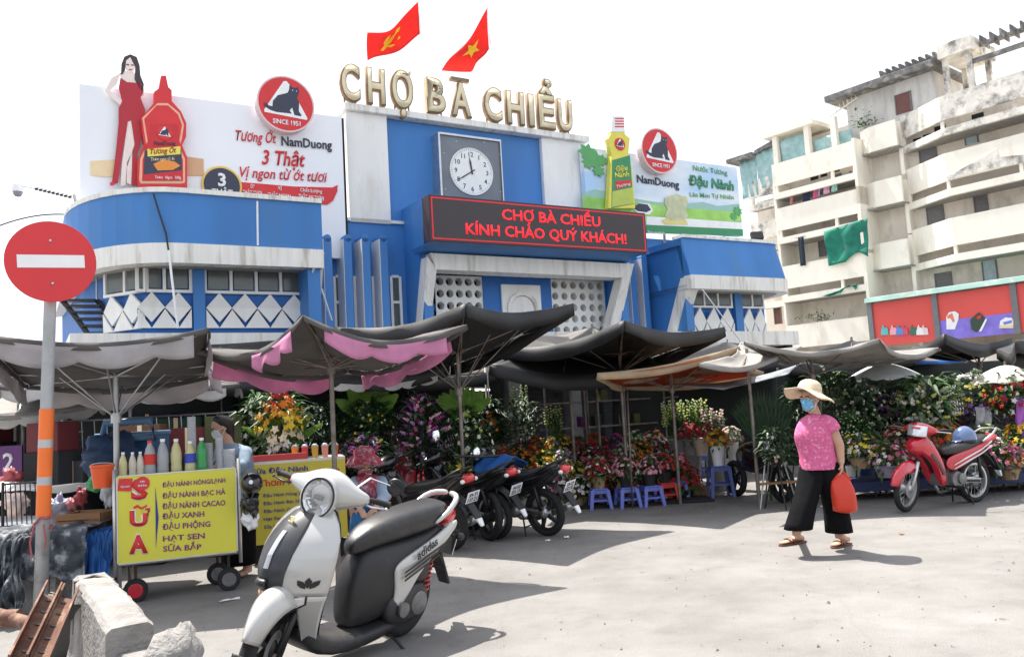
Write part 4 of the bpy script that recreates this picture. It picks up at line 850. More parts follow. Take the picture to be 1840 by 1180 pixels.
canopy('market_canopy', 'black canopy with a peaked near corner between the portal and the right wing', [(1122, 575, 10.9), (1302, 587, 13.0), (1110, 652, 14.4), (895, 625, 12.3)], (1112, 634, 12.75), CBLK, None, sag=.11, inward=.12, runner=.3)
CRMC = mat('cream canvas with orange lining', (.60, .48, .33), .85, amp=.08, transl=.45, c2=(.60, .42, .2), c2amt=.3); ORL = mat('orange red lining', (.62, .10, .03), .85, amp=.1, transl=.5)
c5 = canopy('market_canopy', 'cream canopy with an orange red lining over the flower buckets', [(1074, 670, 11.3), (1328, 622, 12.0), (1372, 668, 14.2), (1122, 690, 13.6)], (1205, 670, 12.6), CRMC, None, sag=.06, inward=.1, runner=.25)
P5 = [D(*c) for c in [(1080, 674, 11.35), (1324, 627, 12.05), (1368, 672, 14.15), (1126, 694, 13.55)]]; H5 = D(1205, 675, 12.6)
mb = MB()
for k in range(4): mb.sheet(lambda a, b: H5.lerp(P5[k].lerp(P5[(k + 1) % 4], a) - Z * .055 * 4 * a * (1 - a), b), 8, 4)
weld(obj('lining', mb, ORL, c5, smooth=True, solid=.004))
canopy('market_canopy', 'pale grey canopy with sagging front edge beside the woman in the hat', [(1338, 612, 10.9), (1580, 608, 10.6), (1690, 624, 12.6), (1440, 642, 13.2)], (1457, 643, 11.7), CPALE, None, sag=.15, inward=.1, runner=.25)
canopy('market_canopy', 'pale brown canopy tilted low between the orange lined and grey canopies', [(1258, 652, 10.6), (1398, 640, 11.0), (1440, 622, 13.2), (1332, 614, 12.4)], (1342, 634, 11.8), CPALE, None, sag=.09, inward=.1, runner=.2)
canopy('market_canopy', 'black canopy with a torn peak under the red sandal sign', [(1697, 599, 12.4), (1818, 606, 14.4), (1640, 622, 16), (1560, 626, 13.8)], (1757, 628, 14.1), CBLK, None, sag=.13, inward=.12, runner=.25)
canopy('market_canopy', 'black canopy cut by the right edge of the photo', [(1824, 612, 11.6), (2010, 600, 12.6), (1960, 622, 15), (1790, 628, 13.6)], (2.3,), CBLK, None, sag=.13, inward=.1)
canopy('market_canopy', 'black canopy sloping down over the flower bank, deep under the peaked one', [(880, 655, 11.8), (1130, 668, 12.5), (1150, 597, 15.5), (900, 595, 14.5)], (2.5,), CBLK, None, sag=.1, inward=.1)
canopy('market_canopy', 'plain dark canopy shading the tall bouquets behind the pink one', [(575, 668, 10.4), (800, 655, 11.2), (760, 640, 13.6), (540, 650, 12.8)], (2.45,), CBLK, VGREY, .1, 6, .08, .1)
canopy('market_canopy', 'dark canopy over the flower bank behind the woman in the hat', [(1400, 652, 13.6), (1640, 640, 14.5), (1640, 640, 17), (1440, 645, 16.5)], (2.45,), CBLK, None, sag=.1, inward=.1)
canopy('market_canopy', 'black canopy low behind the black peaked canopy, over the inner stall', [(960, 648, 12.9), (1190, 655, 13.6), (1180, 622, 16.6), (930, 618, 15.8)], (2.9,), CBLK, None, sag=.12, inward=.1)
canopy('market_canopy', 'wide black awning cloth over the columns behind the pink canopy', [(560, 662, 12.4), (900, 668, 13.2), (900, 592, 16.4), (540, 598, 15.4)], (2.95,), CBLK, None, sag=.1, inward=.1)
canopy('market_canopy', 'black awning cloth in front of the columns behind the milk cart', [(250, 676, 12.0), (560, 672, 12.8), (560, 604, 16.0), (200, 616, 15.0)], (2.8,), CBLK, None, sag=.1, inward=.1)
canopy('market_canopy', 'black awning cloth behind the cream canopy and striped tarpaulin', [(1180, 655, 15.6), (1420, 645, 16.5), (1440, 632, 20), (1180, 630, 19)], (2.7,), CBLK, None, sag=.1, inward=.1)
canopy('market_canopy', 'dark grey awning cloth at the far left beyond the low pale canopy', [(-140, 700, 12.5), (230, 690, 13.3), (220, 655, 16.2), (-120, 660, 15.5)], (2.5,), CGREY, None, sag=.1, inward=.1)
def parasol(label, apex, rpx, dep, m, drop, n=8):
    a = D(*apex, dep); r = rpx * dep / FPX; t = thing('parasol', label, 'umbrella')
    mb = MB(); rings = []
    for j in range(7):
        f = j / 6; q = []
        for k in range(n * 3):
            an = 2 * math.pi * k / (n * 3) + .2; s_ = (k % 3) / 3; rr = r * f * (1 - .06 * math.sin(math.pi * s_) * f); q.append(a + V((rr * math.cos(an), rr * math.sin(an), -drop * f ** 1.5 + .03 * math.sin(math.pi * s_) * f)))
        rings.append(q)
    mb.loft(rings, False); weld(obj('canopy', mb, m, t, solid=.004, smooth=True))
    mb = MB(); mb.tube([V((a.x, a.y, 0)), a + Z * .06], .018, 8); obj('pole', mb, POLE, t)
    for k in range(n):
        an = 2 * math.pi * k / n + .2; mb = MB(); mb.tube([a - Z * .02, a + V((r * .5 * math.cos(an), r * .5 * math.sin(an), -drop * .36 - .02)), a + V((r * .97 * math.cos(an), r * .97 * math.sin(an), -drop * .97 - .01))], .007, 5); obj('rib', mb, POLE, t)
WCAN = mat('white parasol cloth', (.80, .82, .84), .8, amp=.05, transl=.3)
parasol('white parasol in front of the blue tarpaulin', (1585, 652), 70, 12.9, WCAN, .27)
parasol('cream white parasol near the right edge with a thin pole', (1806, 656), 66, 12.2, mat('cream parasol cloth', (.80, .76, .66), .8, amp=.05, transl=.3), .27)
def tarp(label, pts, m, amp=.08, cat='tarpaulin', name='tarpaulin', fr=9):
    P = [D(*p) for p in pts]
    mb = MB(); mb.sheet(lambda u, v: P[0].lerp(P[1], u).lerp(P[3].lerp(P[2], u), v) + V((0, -amp * math.sin(u * fr + v * 3), -amp * math.sin(math.pi * u) * (1 - v))), 20, 10)
    return tag(obj(name, mb, m, None, smooth=True, solid=.006), label, cat)
BLT = mat('blue tarpaulin', (.02, .12, .40), .6, amp=.2, scale=4, transl=.2); STR = mat('grey striped tarpaulin', (.25, .27, .30), .6, amp=.35, scale=5, transl=.15)
tarp('wide blue tarpaulin hung behind the white parasol', [(1615, 642, 15.6), (1736, 638, 16.4), (1736, 692, 16.4), (1615, 700, 15.6)], BLT)
tarp('crumpled blue tarpaulin hung behind the straw hat', [(1455, 664, 14.0), (1530, 658, 14.4), (1530, 688, 14.4), (1455, 690, 14.0)], BLT, .1)
tarp('pale striped tarpaulin sagging behind the orange lined canopy', [(1190, 690, 12.8), (1440, 652, 13.4), (1420, 672, 12.6), (1300, 700, 11.9)], STR, .12)

SHADE_SHEET = mat('added shade sheet', (.012, .016, .016), .8, amp=.4, scale=2)  # backdrop colour that stands for deep stall shade
for lab, pts in (('near black sheet added as shade behind the right flower bank', [(1395, 660, 14.8), (1900, 640, 16.2), (1900, 850, 16.2), (1395, 835, 14.8)]), ('near black sheet added as shade behind the tall bouquets left of the portal', [(430, 660, 13.6), (905, 660, 14.9), (905, 860, 14.9), (430, 860, 13.6)]), ('near black sheet added as shade behind the milk cart', [(-120, 700, 13.8), (440, 665, 14.2), (440, 860, 14.2), (-120, 880, 13.8)]), ('near black sheet added as shade in the middle of the stalls', [(1100, 660, 17.0), (1400, 650, 17.6), (1400, 820, 17.6), (1100, 830, 17.0)])): tarp(lab, pts, SHADE_SHEET, .05)  # sheets added to darken the stall backs, not real tarpaulins
# ------------------------------------------------------------------ motorcycles (local frame: x forward, y left, z up, rear wheel on the origin)
def xf(mb, M): mb.v = [tuple(M @ V(p)) for p in mb.v]; return mb
def interp(keys, t):
    """keys: list of tuples (k, a, b, c...) sorted by k -> interpolated tuple at t (smooth)"""
    for i in range(len(keys) - 1):
        if t <= keys[i + 1][0] or i == len(keys) - 2:
            a, b = keys[i], keys[i + 1]; f = (t - a[0]) / (b[0] - a[0]); return [x + (y - x) * f for x, y in zip(a[1:], b[1:])]
def ring_yz(x, z0, z1, hw, n=16, e=2.6):
    out = []; zc, hh = (z0 + z1) / 2, (z1 - z0) / 2
    for k in range(n):
        a = 2 * math.pi * k / n; c, s = math.cos(a), math.sin(a)
        out.append(V((x, hw * math.copysign(abs(c) ** (2 / e), c), zc + hh * math.copysign(abs(s) ** (2 / e), s))))
    return out
def lofted(secs, n=16, e=2.6): return MB().loft([ring_yz(*s, n=n, e=e) for s in secs], True)
def panelmesh(poly_, y, bulge, side, t=.03):
    """thin bulging side panel from an xz outline"""
    n = len(poly_); c = V((sum(p[0] for p in poly_) / n, sum(p[1] for p in poly_) / n)); rings = []
    for f, dy in ((1, -t), (1, 0), (.93, bulge * .45), (.6, bulge * .9), (.25, bulge)): rings.append([V((c.x + (p[0] - c.x) * f, side * (y + dy), c.y + (p[1] - c.y) * f)) for p in poly_])
    mb = MB(); mb.loft(rings, True); return mb
def wheel(parent, c, r, tr, m_rim, spokes, M=None, name='wheel', rimw=.03, hub=.07, disc_=False):
    M = M or Matrix(); cx = V(c)
    def T(mb): return xf(mb, M)
    w_ = thing(name, None, None); w_.parent = parent
    prof = [(r - tr + tr * math.cos(a) , tr * 1.05 * math.sin(a)) for a in [2 * math.pi * k / 10 for k in range(11)]]
    mb = MB(); mb.lathe(prof, cx, 40, axis='Y', cap=False); obj('tyre', T(mb), RUBBER, w_, smooth=True, angle=50)
    ri = r - 2 * tr
    mb = MB(); mb.lathe([(ri + .012, -rimw), (ri - .012, -rimw), (ri - .02, 0), (ri - .012, rimw), (ri + .012, rimw), (ri + .012, -rimw)], cx, 40, axis='Y', cap=False); obj('rim', T(mb), m_rim, w_, smooth=True, angle=30)
    mb = MB(); mb.lathe([(.012, -.07), (hub * .6, -.06), (hub, -.04), (hub, .04), (hub * .6, .06), (.012, .07)], cx, 20, axis='Y'); obj('hub', T(mb), STEEL if m_rim is not BLACKP else m_rim, w_, smooth=True, angle=40)
    mb = MB()
    for k in range(spokes):
        a = 2 * math.pi * k / spokes; d = V((math.cos(a), 0, math.sin(a)))
        if spokes > 8:
            a2 = a + (.35 if k % 2 else -.35); sd_ = .03 if (k // 2) % 2 else -.03
            mb.tube([cx + V((math.cos(a2), 0, math.sin(a2))) * hub * .9 + Y * sd_, cx + d * ri], .0025, 4)
        else:
            p = V((-d.z, 0, d.x)); mb.hexa([cx + d * hub * .8 - p * .03 - Y * .018, cx + d * hub * .8 + p * .03 - Y * .018, cx + d * hub * .8 + p * .03 + Y * .018, cx + d * hub * .8 - p * .03 + Y * .018, cx + d * ri - p * .016 - Y * .015, cx + d * ri + p * .016 - Y * .015, cx + d * ri + p * .016 + Y * .015, cx + d * ri - p * .016 + Y * .015])
    obj('spokes', T(mb), m_rim if spokes <= 8 else STEEL, w_)
    if disc_: mb = MB(); mb.lathe([(.055, .045), (.11, .045), (.11, .05), (.055, .05)], cx, 28, axis='Y', cap=False); obj('brake_disc', T(mb), STEEL, w_)
    return w_
def place(root, o, ang, lean): root.matrix_world = Matrix.Translation(o) @ Matrix.Rotation(R(ang), 4, 'Z') @ Matrix.Rotation(R(-lean), 4, 'X')
SILV = mat('silver white car paint', (.47, .465, .45), .27, .25, amp=.03, scale=2, coat=.7); SILVS = mat('scuffed silver paint', (.47, .465, .45), .33, .15, amp=.05, scale=5, coat=.5, c2=(.33, .32, .30), c2amt=.12, c2scale=9, stretch=(3, 1, 1))
MBLK = mat('matt black plastic', (.018, .018, .02), .5, amp=.2, scale=9, c2=(.05, .048, .045), c2amt=.3, c2scale=3); SEATB = mat('dusty black vinyl seat', (.022, .022, .023), .36, amp=.2, scale=18, bump=.12, bscale=220, c2=(.05, .048, .046), c2amt=.35, c2scale=3)
CHROME = mat('chrome', (.75, .75, .76), .12, 1, amp=.02); LENS = mat('headlight lens', (.62, .63, .65), .07, .55, amp=.25, scale=14, coat=1); AMBER = plain('amber lens', (.65, .32, .10), .2); REDL = plain('red tail lens', (.55, .02, .02), .15, coat=.8); CAST = mat('dull cast engine metal', (.20, .20, .20), .5, .6, amp=.3, scale=10)
WPLATE = plain('white number plate', (.80, .81, .83), .4); MIRR = mat('mirror glass', (.8, .82, .85), .03, 1, amp=0)
REDP = mat('red bike paint', (.50, .012, .03), .22, amp=.05, coat=.9); BLKP = mat('black bike paint', (.008, .008, .01), .22, amp=.1, coat=.6, c2=(.03, .03, .03), c2amt=.2)
def plate(parent, c, tilt, l1, l2, w_=.19, h=.14):
    """number plate facing backwards (-x), centre c"""
    Mt = Matrix.Translation(c) @ Matrix.Rotation(R(tilt), 4, 'Y')
    mb = MB(); mb.box((0, 0, 0), (.006, w_, h)); p = obj('number_plate', xf(mb, Mt), WPLATE, parent, bevel=.002); mb = MB(); mb.box((.007, 0, 0), (.006, w_ * .99, h * .99)); obj('plate_backing', xf(mb, Mt), BLACKP, p)
    o1, o2 = Mt @ V((-.005, w_ * .36, h * .08)), Mt @ V((-.005, w_ * .40, -h * .36)); yd = (Mt.to_3x3() @ Z)
    text(l1, 'lettering', INK, p, o1, -Y, yd, w_ * .70, h * .30, .002, .02); text(l2, 'lettering', INK, p, o2, -Y, yd, w_ * .80, h * .33, .002, .02)
def mirror(parent, base, head, rx=.07, face=None, M=None):
    mb = MB(); mb.tube([base, V(base).lerp(V(head), .5) + Z * .02, head], .007, 6); obj('mirror_stalk', xf(mb, M or Matrix()), BLACKP, parent)
    mb = MB(); mb.blob(head, (.025, rx, rx * .8), 14, 8); m_ = obj('mirror', xf(mb, M or Matrix()), BLACKP, parent, smooth=True)
    mb = MB(); mb.lathe([(rx * .72, 0), (.001, 0.001)], V(head) + V((-.024, 0, 0)), 16, axis='X'); obj('mirror_glass', xf(mb, M or Matrix()), MIRR, m_)
# ---- the silver scooter in front
SO = G(716, 1142)
sc1 = thing('scooter', 'silver white scooter with long black seat in the foreground, front wheel turned', 'scooter')
place(sc1, SO, -124, 9)
WB = 1.26; STEER = Matrix.Translation((1.02, 0, .5)) @ Matrix.Rotation(R(27), 4, V((-.42, 0, 1)).normalized()) @ Matrix.Translation((-1.02, 0, -.5))
wheel(sc1, (0, 0, .285), .285, .052, BLACKP, 5); wheel(sc1, (WB, 0, .28), .28, .045, BLACKP, 5, STEER, disc_=True)
# seat and the black cover under it
obj('seat', lofted([(-.37, .85, .90, .05), (-.33, .81, .925, .105), (-.26, .77, .945, .14), (-.10, .735, .935, .155), (.08, .725, .92, .15), (.25, .71, .895, .135), (.38, .70, .865, .112), (.48, .68, .825, .088), (.545, .67, .775, .06), (.575, .68, .74, .035)], 20, 2.9), SEATB, sc1, sub=1)
obj('under_seat_cover', lofted([(-.30, .66, .79, .10), (-.15, .56, .76, .15), (.05, .36, .74, .165), (.25, .22, .73, .16), (.40, .19, .72, .145), (.50, .19, .68, .125), (.56, .20, .58, .10), (.60, .22, .46, .07)], 20, 3), MBLK, sc1, sub=1)
for s in (1, -1):
    pm_ = panelmesh([(.285, .25), (.262, .36), (.26, .45), (.285, .545), (.25, .60), (.02, .665), (-.18, .735), (-.35, .81), (-.385, .80), (-.37, .755), (-.24, .665), (-.09, .575), (.03, .485), (.12, .395), (.20, .30), (.25, .25)], .165, .028, s)
    sp_ = obj('side_panel', pm_, SILV, sc1, sub=2)
    if s == 1:
        def onp(x, z): return V((x, .204 - .10 * max(0, -x - .05), z))
        text('adidas', 'lettering', BLACKP, sp_, onp(.10, .598) + Y * .004, (onp(-.22, .70) - onp(.10, .598)).normalized(), V((.28, 0, 1)).normalized(), .235, .062, .002, .015)
        for k in range(3):
            a0, a1, b1, b0 = (.22 - k * .0, .545 - k * .028), (-.22 + k * .035, .668 - k * .034), (-.22 + k * .035, .655 - k * .034), (.22, .531 - k * .028)
            mb = MB(); pts = [onp(*q) + Y * .004 for q in (a0, a1, b1, b0)]; mb.add(pts + [p + Y * .003 for p in pts], [(3, 2, 1, 0), (4, 5, 6, 7), (0, 1, 5, 4), (1, 2, 6, 5), (2, 3, 7, 6), (3, 0, 4, 7)]); obj('stripe', mb, BLACKP, sp_)
# floorboard, belly
obj('floorboard', lofted([(.12, .14, .22, .10), (.25, .12, .215, .165), (.5, .095, .20, .185), (.80, .10, .21, .18), (.96, .17, .33, .15), (1.0, .24, .36, .12)], 18, 4), MBLK, sc1, sub=1)
mb = MB()
for k in range(7): mb.box((.62 + k * .045, 0, .203), (.014, .27, .006))
obj('floor_mat', mb, RUBBER, sc1)
# leg shield
SK = [(.20, 1.0, .91, .12), (.34, 1.10, .95, .175), (.46, 1.18, .975, .225), (.58, 1.23, .985, .275), (.70, 1.24, .975, .30), (.80, 1.205, .95, .30), (.88, 1.145, .92, .28), (.95, 1.07, .89, .235), (1.01, .985, .86, .165), (1.045, .91, .845, .09)]
def SH(s, z, off=0):
    xc, xe, hw = interp(SK, z); return V((xe + (xc - xe) * (1 - abs(s) ** 1.6) + off, s * hw * (1 + off * .5), z))
mb = MB(); mb.sheet(lambda a, b: SH(-1 + 2 * a, .56 + .48 * b), 28, 18); shd = obj('leg_shield', mb, SILV, sc1, smooth=True, solid=.012)
for s in (-1, 1):
    mb = MB(); mb.sheet(lambda a, b: SH(s * (.60 + .40 * a), .20 + .36 * b), 8, 10); obj('leg_shield_side', mb, SILV, shd, smooth=True, solid=.012)
    mb = MB(); mb.sheet(lambda a, b: SH(s * (.30 + .42 * a), .565 - .13 * b * (1 - .75 * a) - .02 * a, .006), 8, 8); ts = obj('turn_signal', mb, plain('clear signal lens', (.72, .70, .68), .1, coat=1), sc1, smooth=True, solid=.01)
    mb = MB(); mb.blob(SH(s * .5, .52, .004), (.02, .035, .025), 10, 6); obj('bulb', mb, AMBER, ts, smooth=True)
    mb = MB(); mb.tube([SH(s * (.28 + .46 * k / 10), .565 - .15 * (1 - .72 * k / 10) - .015 * k / 10, .008) for k in range(11)] + [SH(s * .74, .56, .008)], .007, 6); obj('signal_trim', mb, BLACKP, ts)
mb = MB(); mb.sheet(lambda a, b: SH((-.50 + 1.0 * a) * (.72 + .28 * b), .585 + .445 * b, .007 + .004 * math.sin(math.pi * a)), 14, 16); cp = obj('centre_panel', mb, mat('dark charcoal panel', (.035, .037, .042), .38, amp=.15, scale=6, c2=(.08, .08, .085), c2amt=.2, c2scale=5), sc1, smooth=True, solid=.008)
mb = MB(); mb.sheet(lambda a, b: SH(.02 + .10 * a, .72 + .2 * b, .022), 3, 8); obj('clear_strip', mb, plain('pale strip', (.45, .46, .48), .2), cp, solid=.004)
mb = MB(); mb.sheet(lambda a, b: SH(-.14 + .28 * a, .605 + .05 * b, .022 + .02 * math.sin(math.pi * b)), 6, 4); obj('front_handle', mb, BLACKP, cp, smooth=True, solid=.012)
text('3', 'sticker', plain('gold sticker', (.6, .5, .12)), cp, SH(-.05, .965, .03), Y, V((-.5, 0, .85)), .05, .035, .002, .02)
# trefoil style sticker on the shield edge
mb = MB()
for a_ in (-38, 0, 38):
    an = R(a_); d = V((math.sin(an), math.cos(an))); pr = V((d.y, -d.x)); pts = []
    for u, w_ in ((.012, 0), (.03, .011), (.05, .013), (.07, 0), (.05, -.013), (.03, -.011)): pts.append(d * u + pr * w_)
    vs = [SH(.74 - p.x * 3.4, .60 + p.y * 1.1, .012) for p in pts]; mb.add(vs + [p + X * .003 for p in vs], [tuple(range(5, -1, -1)), tuple(range(6, 12))])
obj('sticker', mb, BLACKP, shd, solid=.003)
mb = MB(); mb.loft([[V((xe - .03 + dx, y, z)) for y, dx in ((-hw * .92, 0), (-hw * .5, (xc - xe) * .45), (0, (xc - xe) * .6), (hw * .5, (xc - xe) * .45), (hw * .92, 0), (hw * .5, -.03), (-hw * .5, -.03))] for z, xc, xe, hw in SK], True); obj('inner_shield', mb, MBLK, sc1, smooth=True, angle=50)
mb = MB(); mb.box((.86, 0, .80), (.03, .2, .14)); obj('glove_box', mb, mat('navy rag', (.02, .025, .12), .8), sc1, bevel=.03)
# front fork, fender (steered)
mb = MB()
for s in (-1, 1): mb.tube([(WB + .0, s * .085, .26), (1.06, s * .085, .56)], .022, 10)
obj('front_fork', xf(mb, STEER), BLACKP, sc1, smooth=True)
def FN(a, b):
    an = R(26 + 98 * b); rr = .335 + .02 * math.sin(math.pi * b); wd = (.05 + .058 * min(1, b * 1.6)) * (1 if b < .8 else 1 - (b - .8) * .5); q = -1 + 2 * a
    rr2 = rr * (1 - .26 * abs(q) ** 2.4)
    return V((WB + rr2 * math.cos(an) * 1.0, q * wd, .28 + rr2 * math.sin(an)))
mb = MB(); mb.sheet(FN, 14, 22); obj('front_fender', xf(mb, STEER), SILVS, sc1, smooth=True, solid=.008)
mb = MB(); mb.sheet(lambda a, b: V((WB + .33 * math.cos(R(-8 + 22 * b)), (-.05 + .1 * a), .28 + .33 * math.sin(R(-8 + 22 * b)))), 5, 5); obj('mud_flap', xf(mb, STEER), BLACKP, sc1, smooth=True, solid=.006)
# handlebar cowl (steered)
HC = V((.79, 0, 1.125))
rings = []
for y, rx, rz_, dx, dz in ((-.27, .02, .024, -.02, .0), (-.24, .04, .042, -.015, .0), (-.18, .06, .062, .0, .0), (-.12, .10, .10, .0, .0), (-.06, .132, .13, .0, .0), (0, .14, .138, .0, .0), (.06, .132, .13, 0, 0), (.12, .10, .10, 0, 0), (.18, .06, .062, 0, 0), (.24, .04, .042, -.015, 0), (.27, .02, .024, -.02, 0)):
    rings.append([HC + V((dx + rx * math.cos(2 * math.pi * k / 16), y, dz + rz_ * math.sin(2 * math.pi * k / 16))) for k in range(16)])
mb = MB(); mb.loft(rings, True); cowl = obj('handlebar_cowl', xf(mb, STEER), SILV, sc1, sub=1)
HM = STEER @ Matrix.Translation(HC + V((.125, 0, -.02))) @ Matrix.Rotation(R(-10), 4, 'Y') @ Matrix.Diagonal((1.25, 1.25, 1.25, 1))
mb = MB(); mb.lathe([(.094, -.075), (.106, -.01), (.106, .032), (.100, .038), (.092, .034)], (0, 0, 0), 32, axis='X', cap=False); hl_rim = obj('headlight_bezel', xf(mb, HM @ Matrix.Diagonal((1, .86, 1, 1))), SILV, sc1, smooth=True, angle=40)
mb = MB(); mb.lathe([(.097, .034), (.097, .041), (.089, .041), (.089, .034)], (0, 0, 0), 32, axis='X', cap=False); obj('headlight_trim', xf(mb, HM @ Matrix.Diagonal((1, .86, 1, 1))), BLACKP, hl_rim)
mb = MB(); mb.lathe([(.001, -.025), (.03, -.02), (.05, -.005), (.07, .012), (.089, .033)], (0, 0, 0), 18, axis='X', cap=False); hl = obj('headlight', xf(mb, HM @ Matrix.Diagonal((1, .86, 1, 1))), mat('faceted reflector', (.80, .80, .82), .14, 1, amp=.05, scale=20), sc1)
mb = MB(); mb.lathe([(.089, .034), (.07, .048), (.04, .057), (.001, .06)], (0, 0, 0), 28, axis='X', cap=False); obj('lens', xf(mb, HM @ Matrix.Diagonal((1, .86, 1, 1))), mat('clear lens cover', (.9, .9, .9), .03, amp=0, alpha=.22), hl, smooth=True)
mb = MB(); mb.tube([(-.02, 0, 0), (.02, 0, 0)], .014, 10); mb.box((.02, 0, .0), (.012, .05, .022)); obj('bulb', xf(mb, HM), BLACKP, hl, smooth=True)
for s in (-1, 1):
    mb = MB(); mb.tube([HC + V((-.035, s * .25, 0)), HC + V((-.07, s * .31, -.006)), HC + V((-.09, s * .375, -.012))], [.014, .02, .02], 12); mb.lathe([(.023, -.006), (.023, .006)], HC + V((-.09, s * .38, -.012)), 12, axis='Y'); obj('grip', xf(mb, STEER), RUBBER, sc1, smooth=True, angle=40)
    mb = MB(); mb.tube([HC + V((.0, s * .24, -.02)), HC + V((.015, s * .30, -.025)), HC + V((-.02, s * .385, -.02))], [.008, .007, .006], 6); mb.blob(HC + V((-.02, s * .385, -.02)), .010, 8, 5); obj('brake_lever', xf(mb, STEER), STEEL if s > 0 else BLACKP, sc1, smooth=True)
mb = MB(); mb.tube([HC + V((-.05, .16, .05)), HC + V((-.16, .2, .10))], .007, 6); mb.tube([HC + V((-.16, .2, .1)), HC + V((-.3, .3, .05))], .006, 6); obj('mirror_stalk', xf(mb, STEER), CHROME, sc1)
mb = MB(); mb.lathe([(.001, -.012), (.055, -.010), (.06, 0), (.055, .008), (.001, .008)], HC + V((-.33, .33, .04)), 20, axis='X'); mo = obj('mirror', xf(mb, STEER), BLACKP, sc1, smooth=True, angle=40)
mb = MB(); mb.lathe([(.05, .0095), (.001, .0095)], HC + V((-.33, .33, .04)), 20, axis='X', cap=False); obj('mirror_glass', xf(mb, STEER), mat('dark mirror glass', (.12, .12, .13), .1, .8), mo)
mb = MB()
for k in range(3): mb.tube([HC + V((-.03, .05 - .05 * k, -.1)), V((.90 - .02 * k, .06 - .06 * k, .86)), V((.93, .05 - .05 * k, .6))], .008, 6)
obj('cables', mb, BLACKP, sc1)
# grab rail, tail, rear end
mb = MB()
for s in (-1, 1): mb.tube([(-.12, s * .15, .80), (-.24, s * .165, .86), (-.36, s * .15, .935), (-.44, s * .095, .96), (-.46, 0, .962)], [.014, .018, .022, .024, .024], 10)
obj('grab_rail', mb, SILV, sc1, sub=1)
mb = lofted([(-.50, .79, .84, .05), (-.44, .75, .87, .10), (-.34, .74, .88, .12), (-.28, .74, .86, .11)], 14, 3); tl = obj('tail_light', mb, REDL, sc1, sub=1)
def MG(a, b):
    an = R(88 + 78 * b); rr = .335; return V((rr * math.cos(an) * (1 + .25 * b), -.07 + .14 * a, .31 + rr * math.sin(an) * (1 + .1 * b)))
mb = MB(); mb.sheet(MG, 6, 14); obj('rear_mudguard', mb, MBLK, sc1, smooth=True, solid=.01)
mb = MB(); mb.hexa([V((-.34, -.06, .58)), V((-.34, .06, .58)), V((-.30, .06, .60)), V((-.30, -.06, .60)), V((-.50, -.05, .28)), V((-.50, .05, .28)), V((-.47, .05, .28)), V((-.47, -.05, .28))]); obj('mud_flap', mb, BLACKP, sc1, bevel=.01)
plate(sc1, (-.455, 0, .58), -22, '59-S2', '215.84')
for s in (-1, 1):
    mb = MB(); mb.tube([(-.36, s * .08, .68), (-.40, s * .15, .675)], .01, 6); mb.blob((-.415, s * .165, .672), (.04, .035, .028), 10, 6); obj('rear_signal', mb, AMBER if s < 0 else BLACKP, sc1, smooth=True)
mb = lofted([(-.10, .22, .40, .05), (.05, .17, .43, .07), (.22, .16, .40, .075), (.34, .18, .36, .06)], 16, 3); xf(mb, Matrix.Translation((-.02, .115, -.0))); obj('engine_cover', mb, mat('grimy black casing', (.025, .025, .026), .45, amp=.3, scale=12), sc1, sub=1)
mb = MB(); mb.lathe([(.08, .0), (.08, .02), (.06, .028), (.001, .03)], (.02, .165, .285), 20, axis='Y'); mb.lathe([(.05, 0), (.05, .02), (.001, .022)], (.2, .19, .28), 18, axis='Y'); obj('casing_caps', mb, CAST, sc1, smooth=True, angle=40)
mb = lofted([(-.16, .42, .54, .04), (-.02, .40, .57, .055), (.10, .42, .55, .05)], 14, 3.5); xf(mb, Matrix.Translation((0, .11, 0))); obj('air_filter', mb, MBLK, sc1, sub=1)
mb = MB(); mb.tube([(-.05, -.13, .27), (-.28, -.15, .31), (-.34, -.15, .32)], [.055, .06, .03], 14); obj('muffler', mb, BLACKP, sc1, smooth=True)
mb = MB()
pts = []
for k in range(80): a = k * .62; pts.append((-.085 - .05 * k / 80 + .028 * math.cos(a), .13 + .028 * math.sin(a), .34 + .26 * k / 80))
mb.tube(pts, .006, 5); obj('shock_spring', mb, REDL, sc1, smooth=True)
mb = MB(); mb.tube([(.28, .14, .14), (.22, .27, .02), (.20, .30, .015)], .011, 8); obj('kick_stand', mb, BLACKP, sc1, smooth=True)
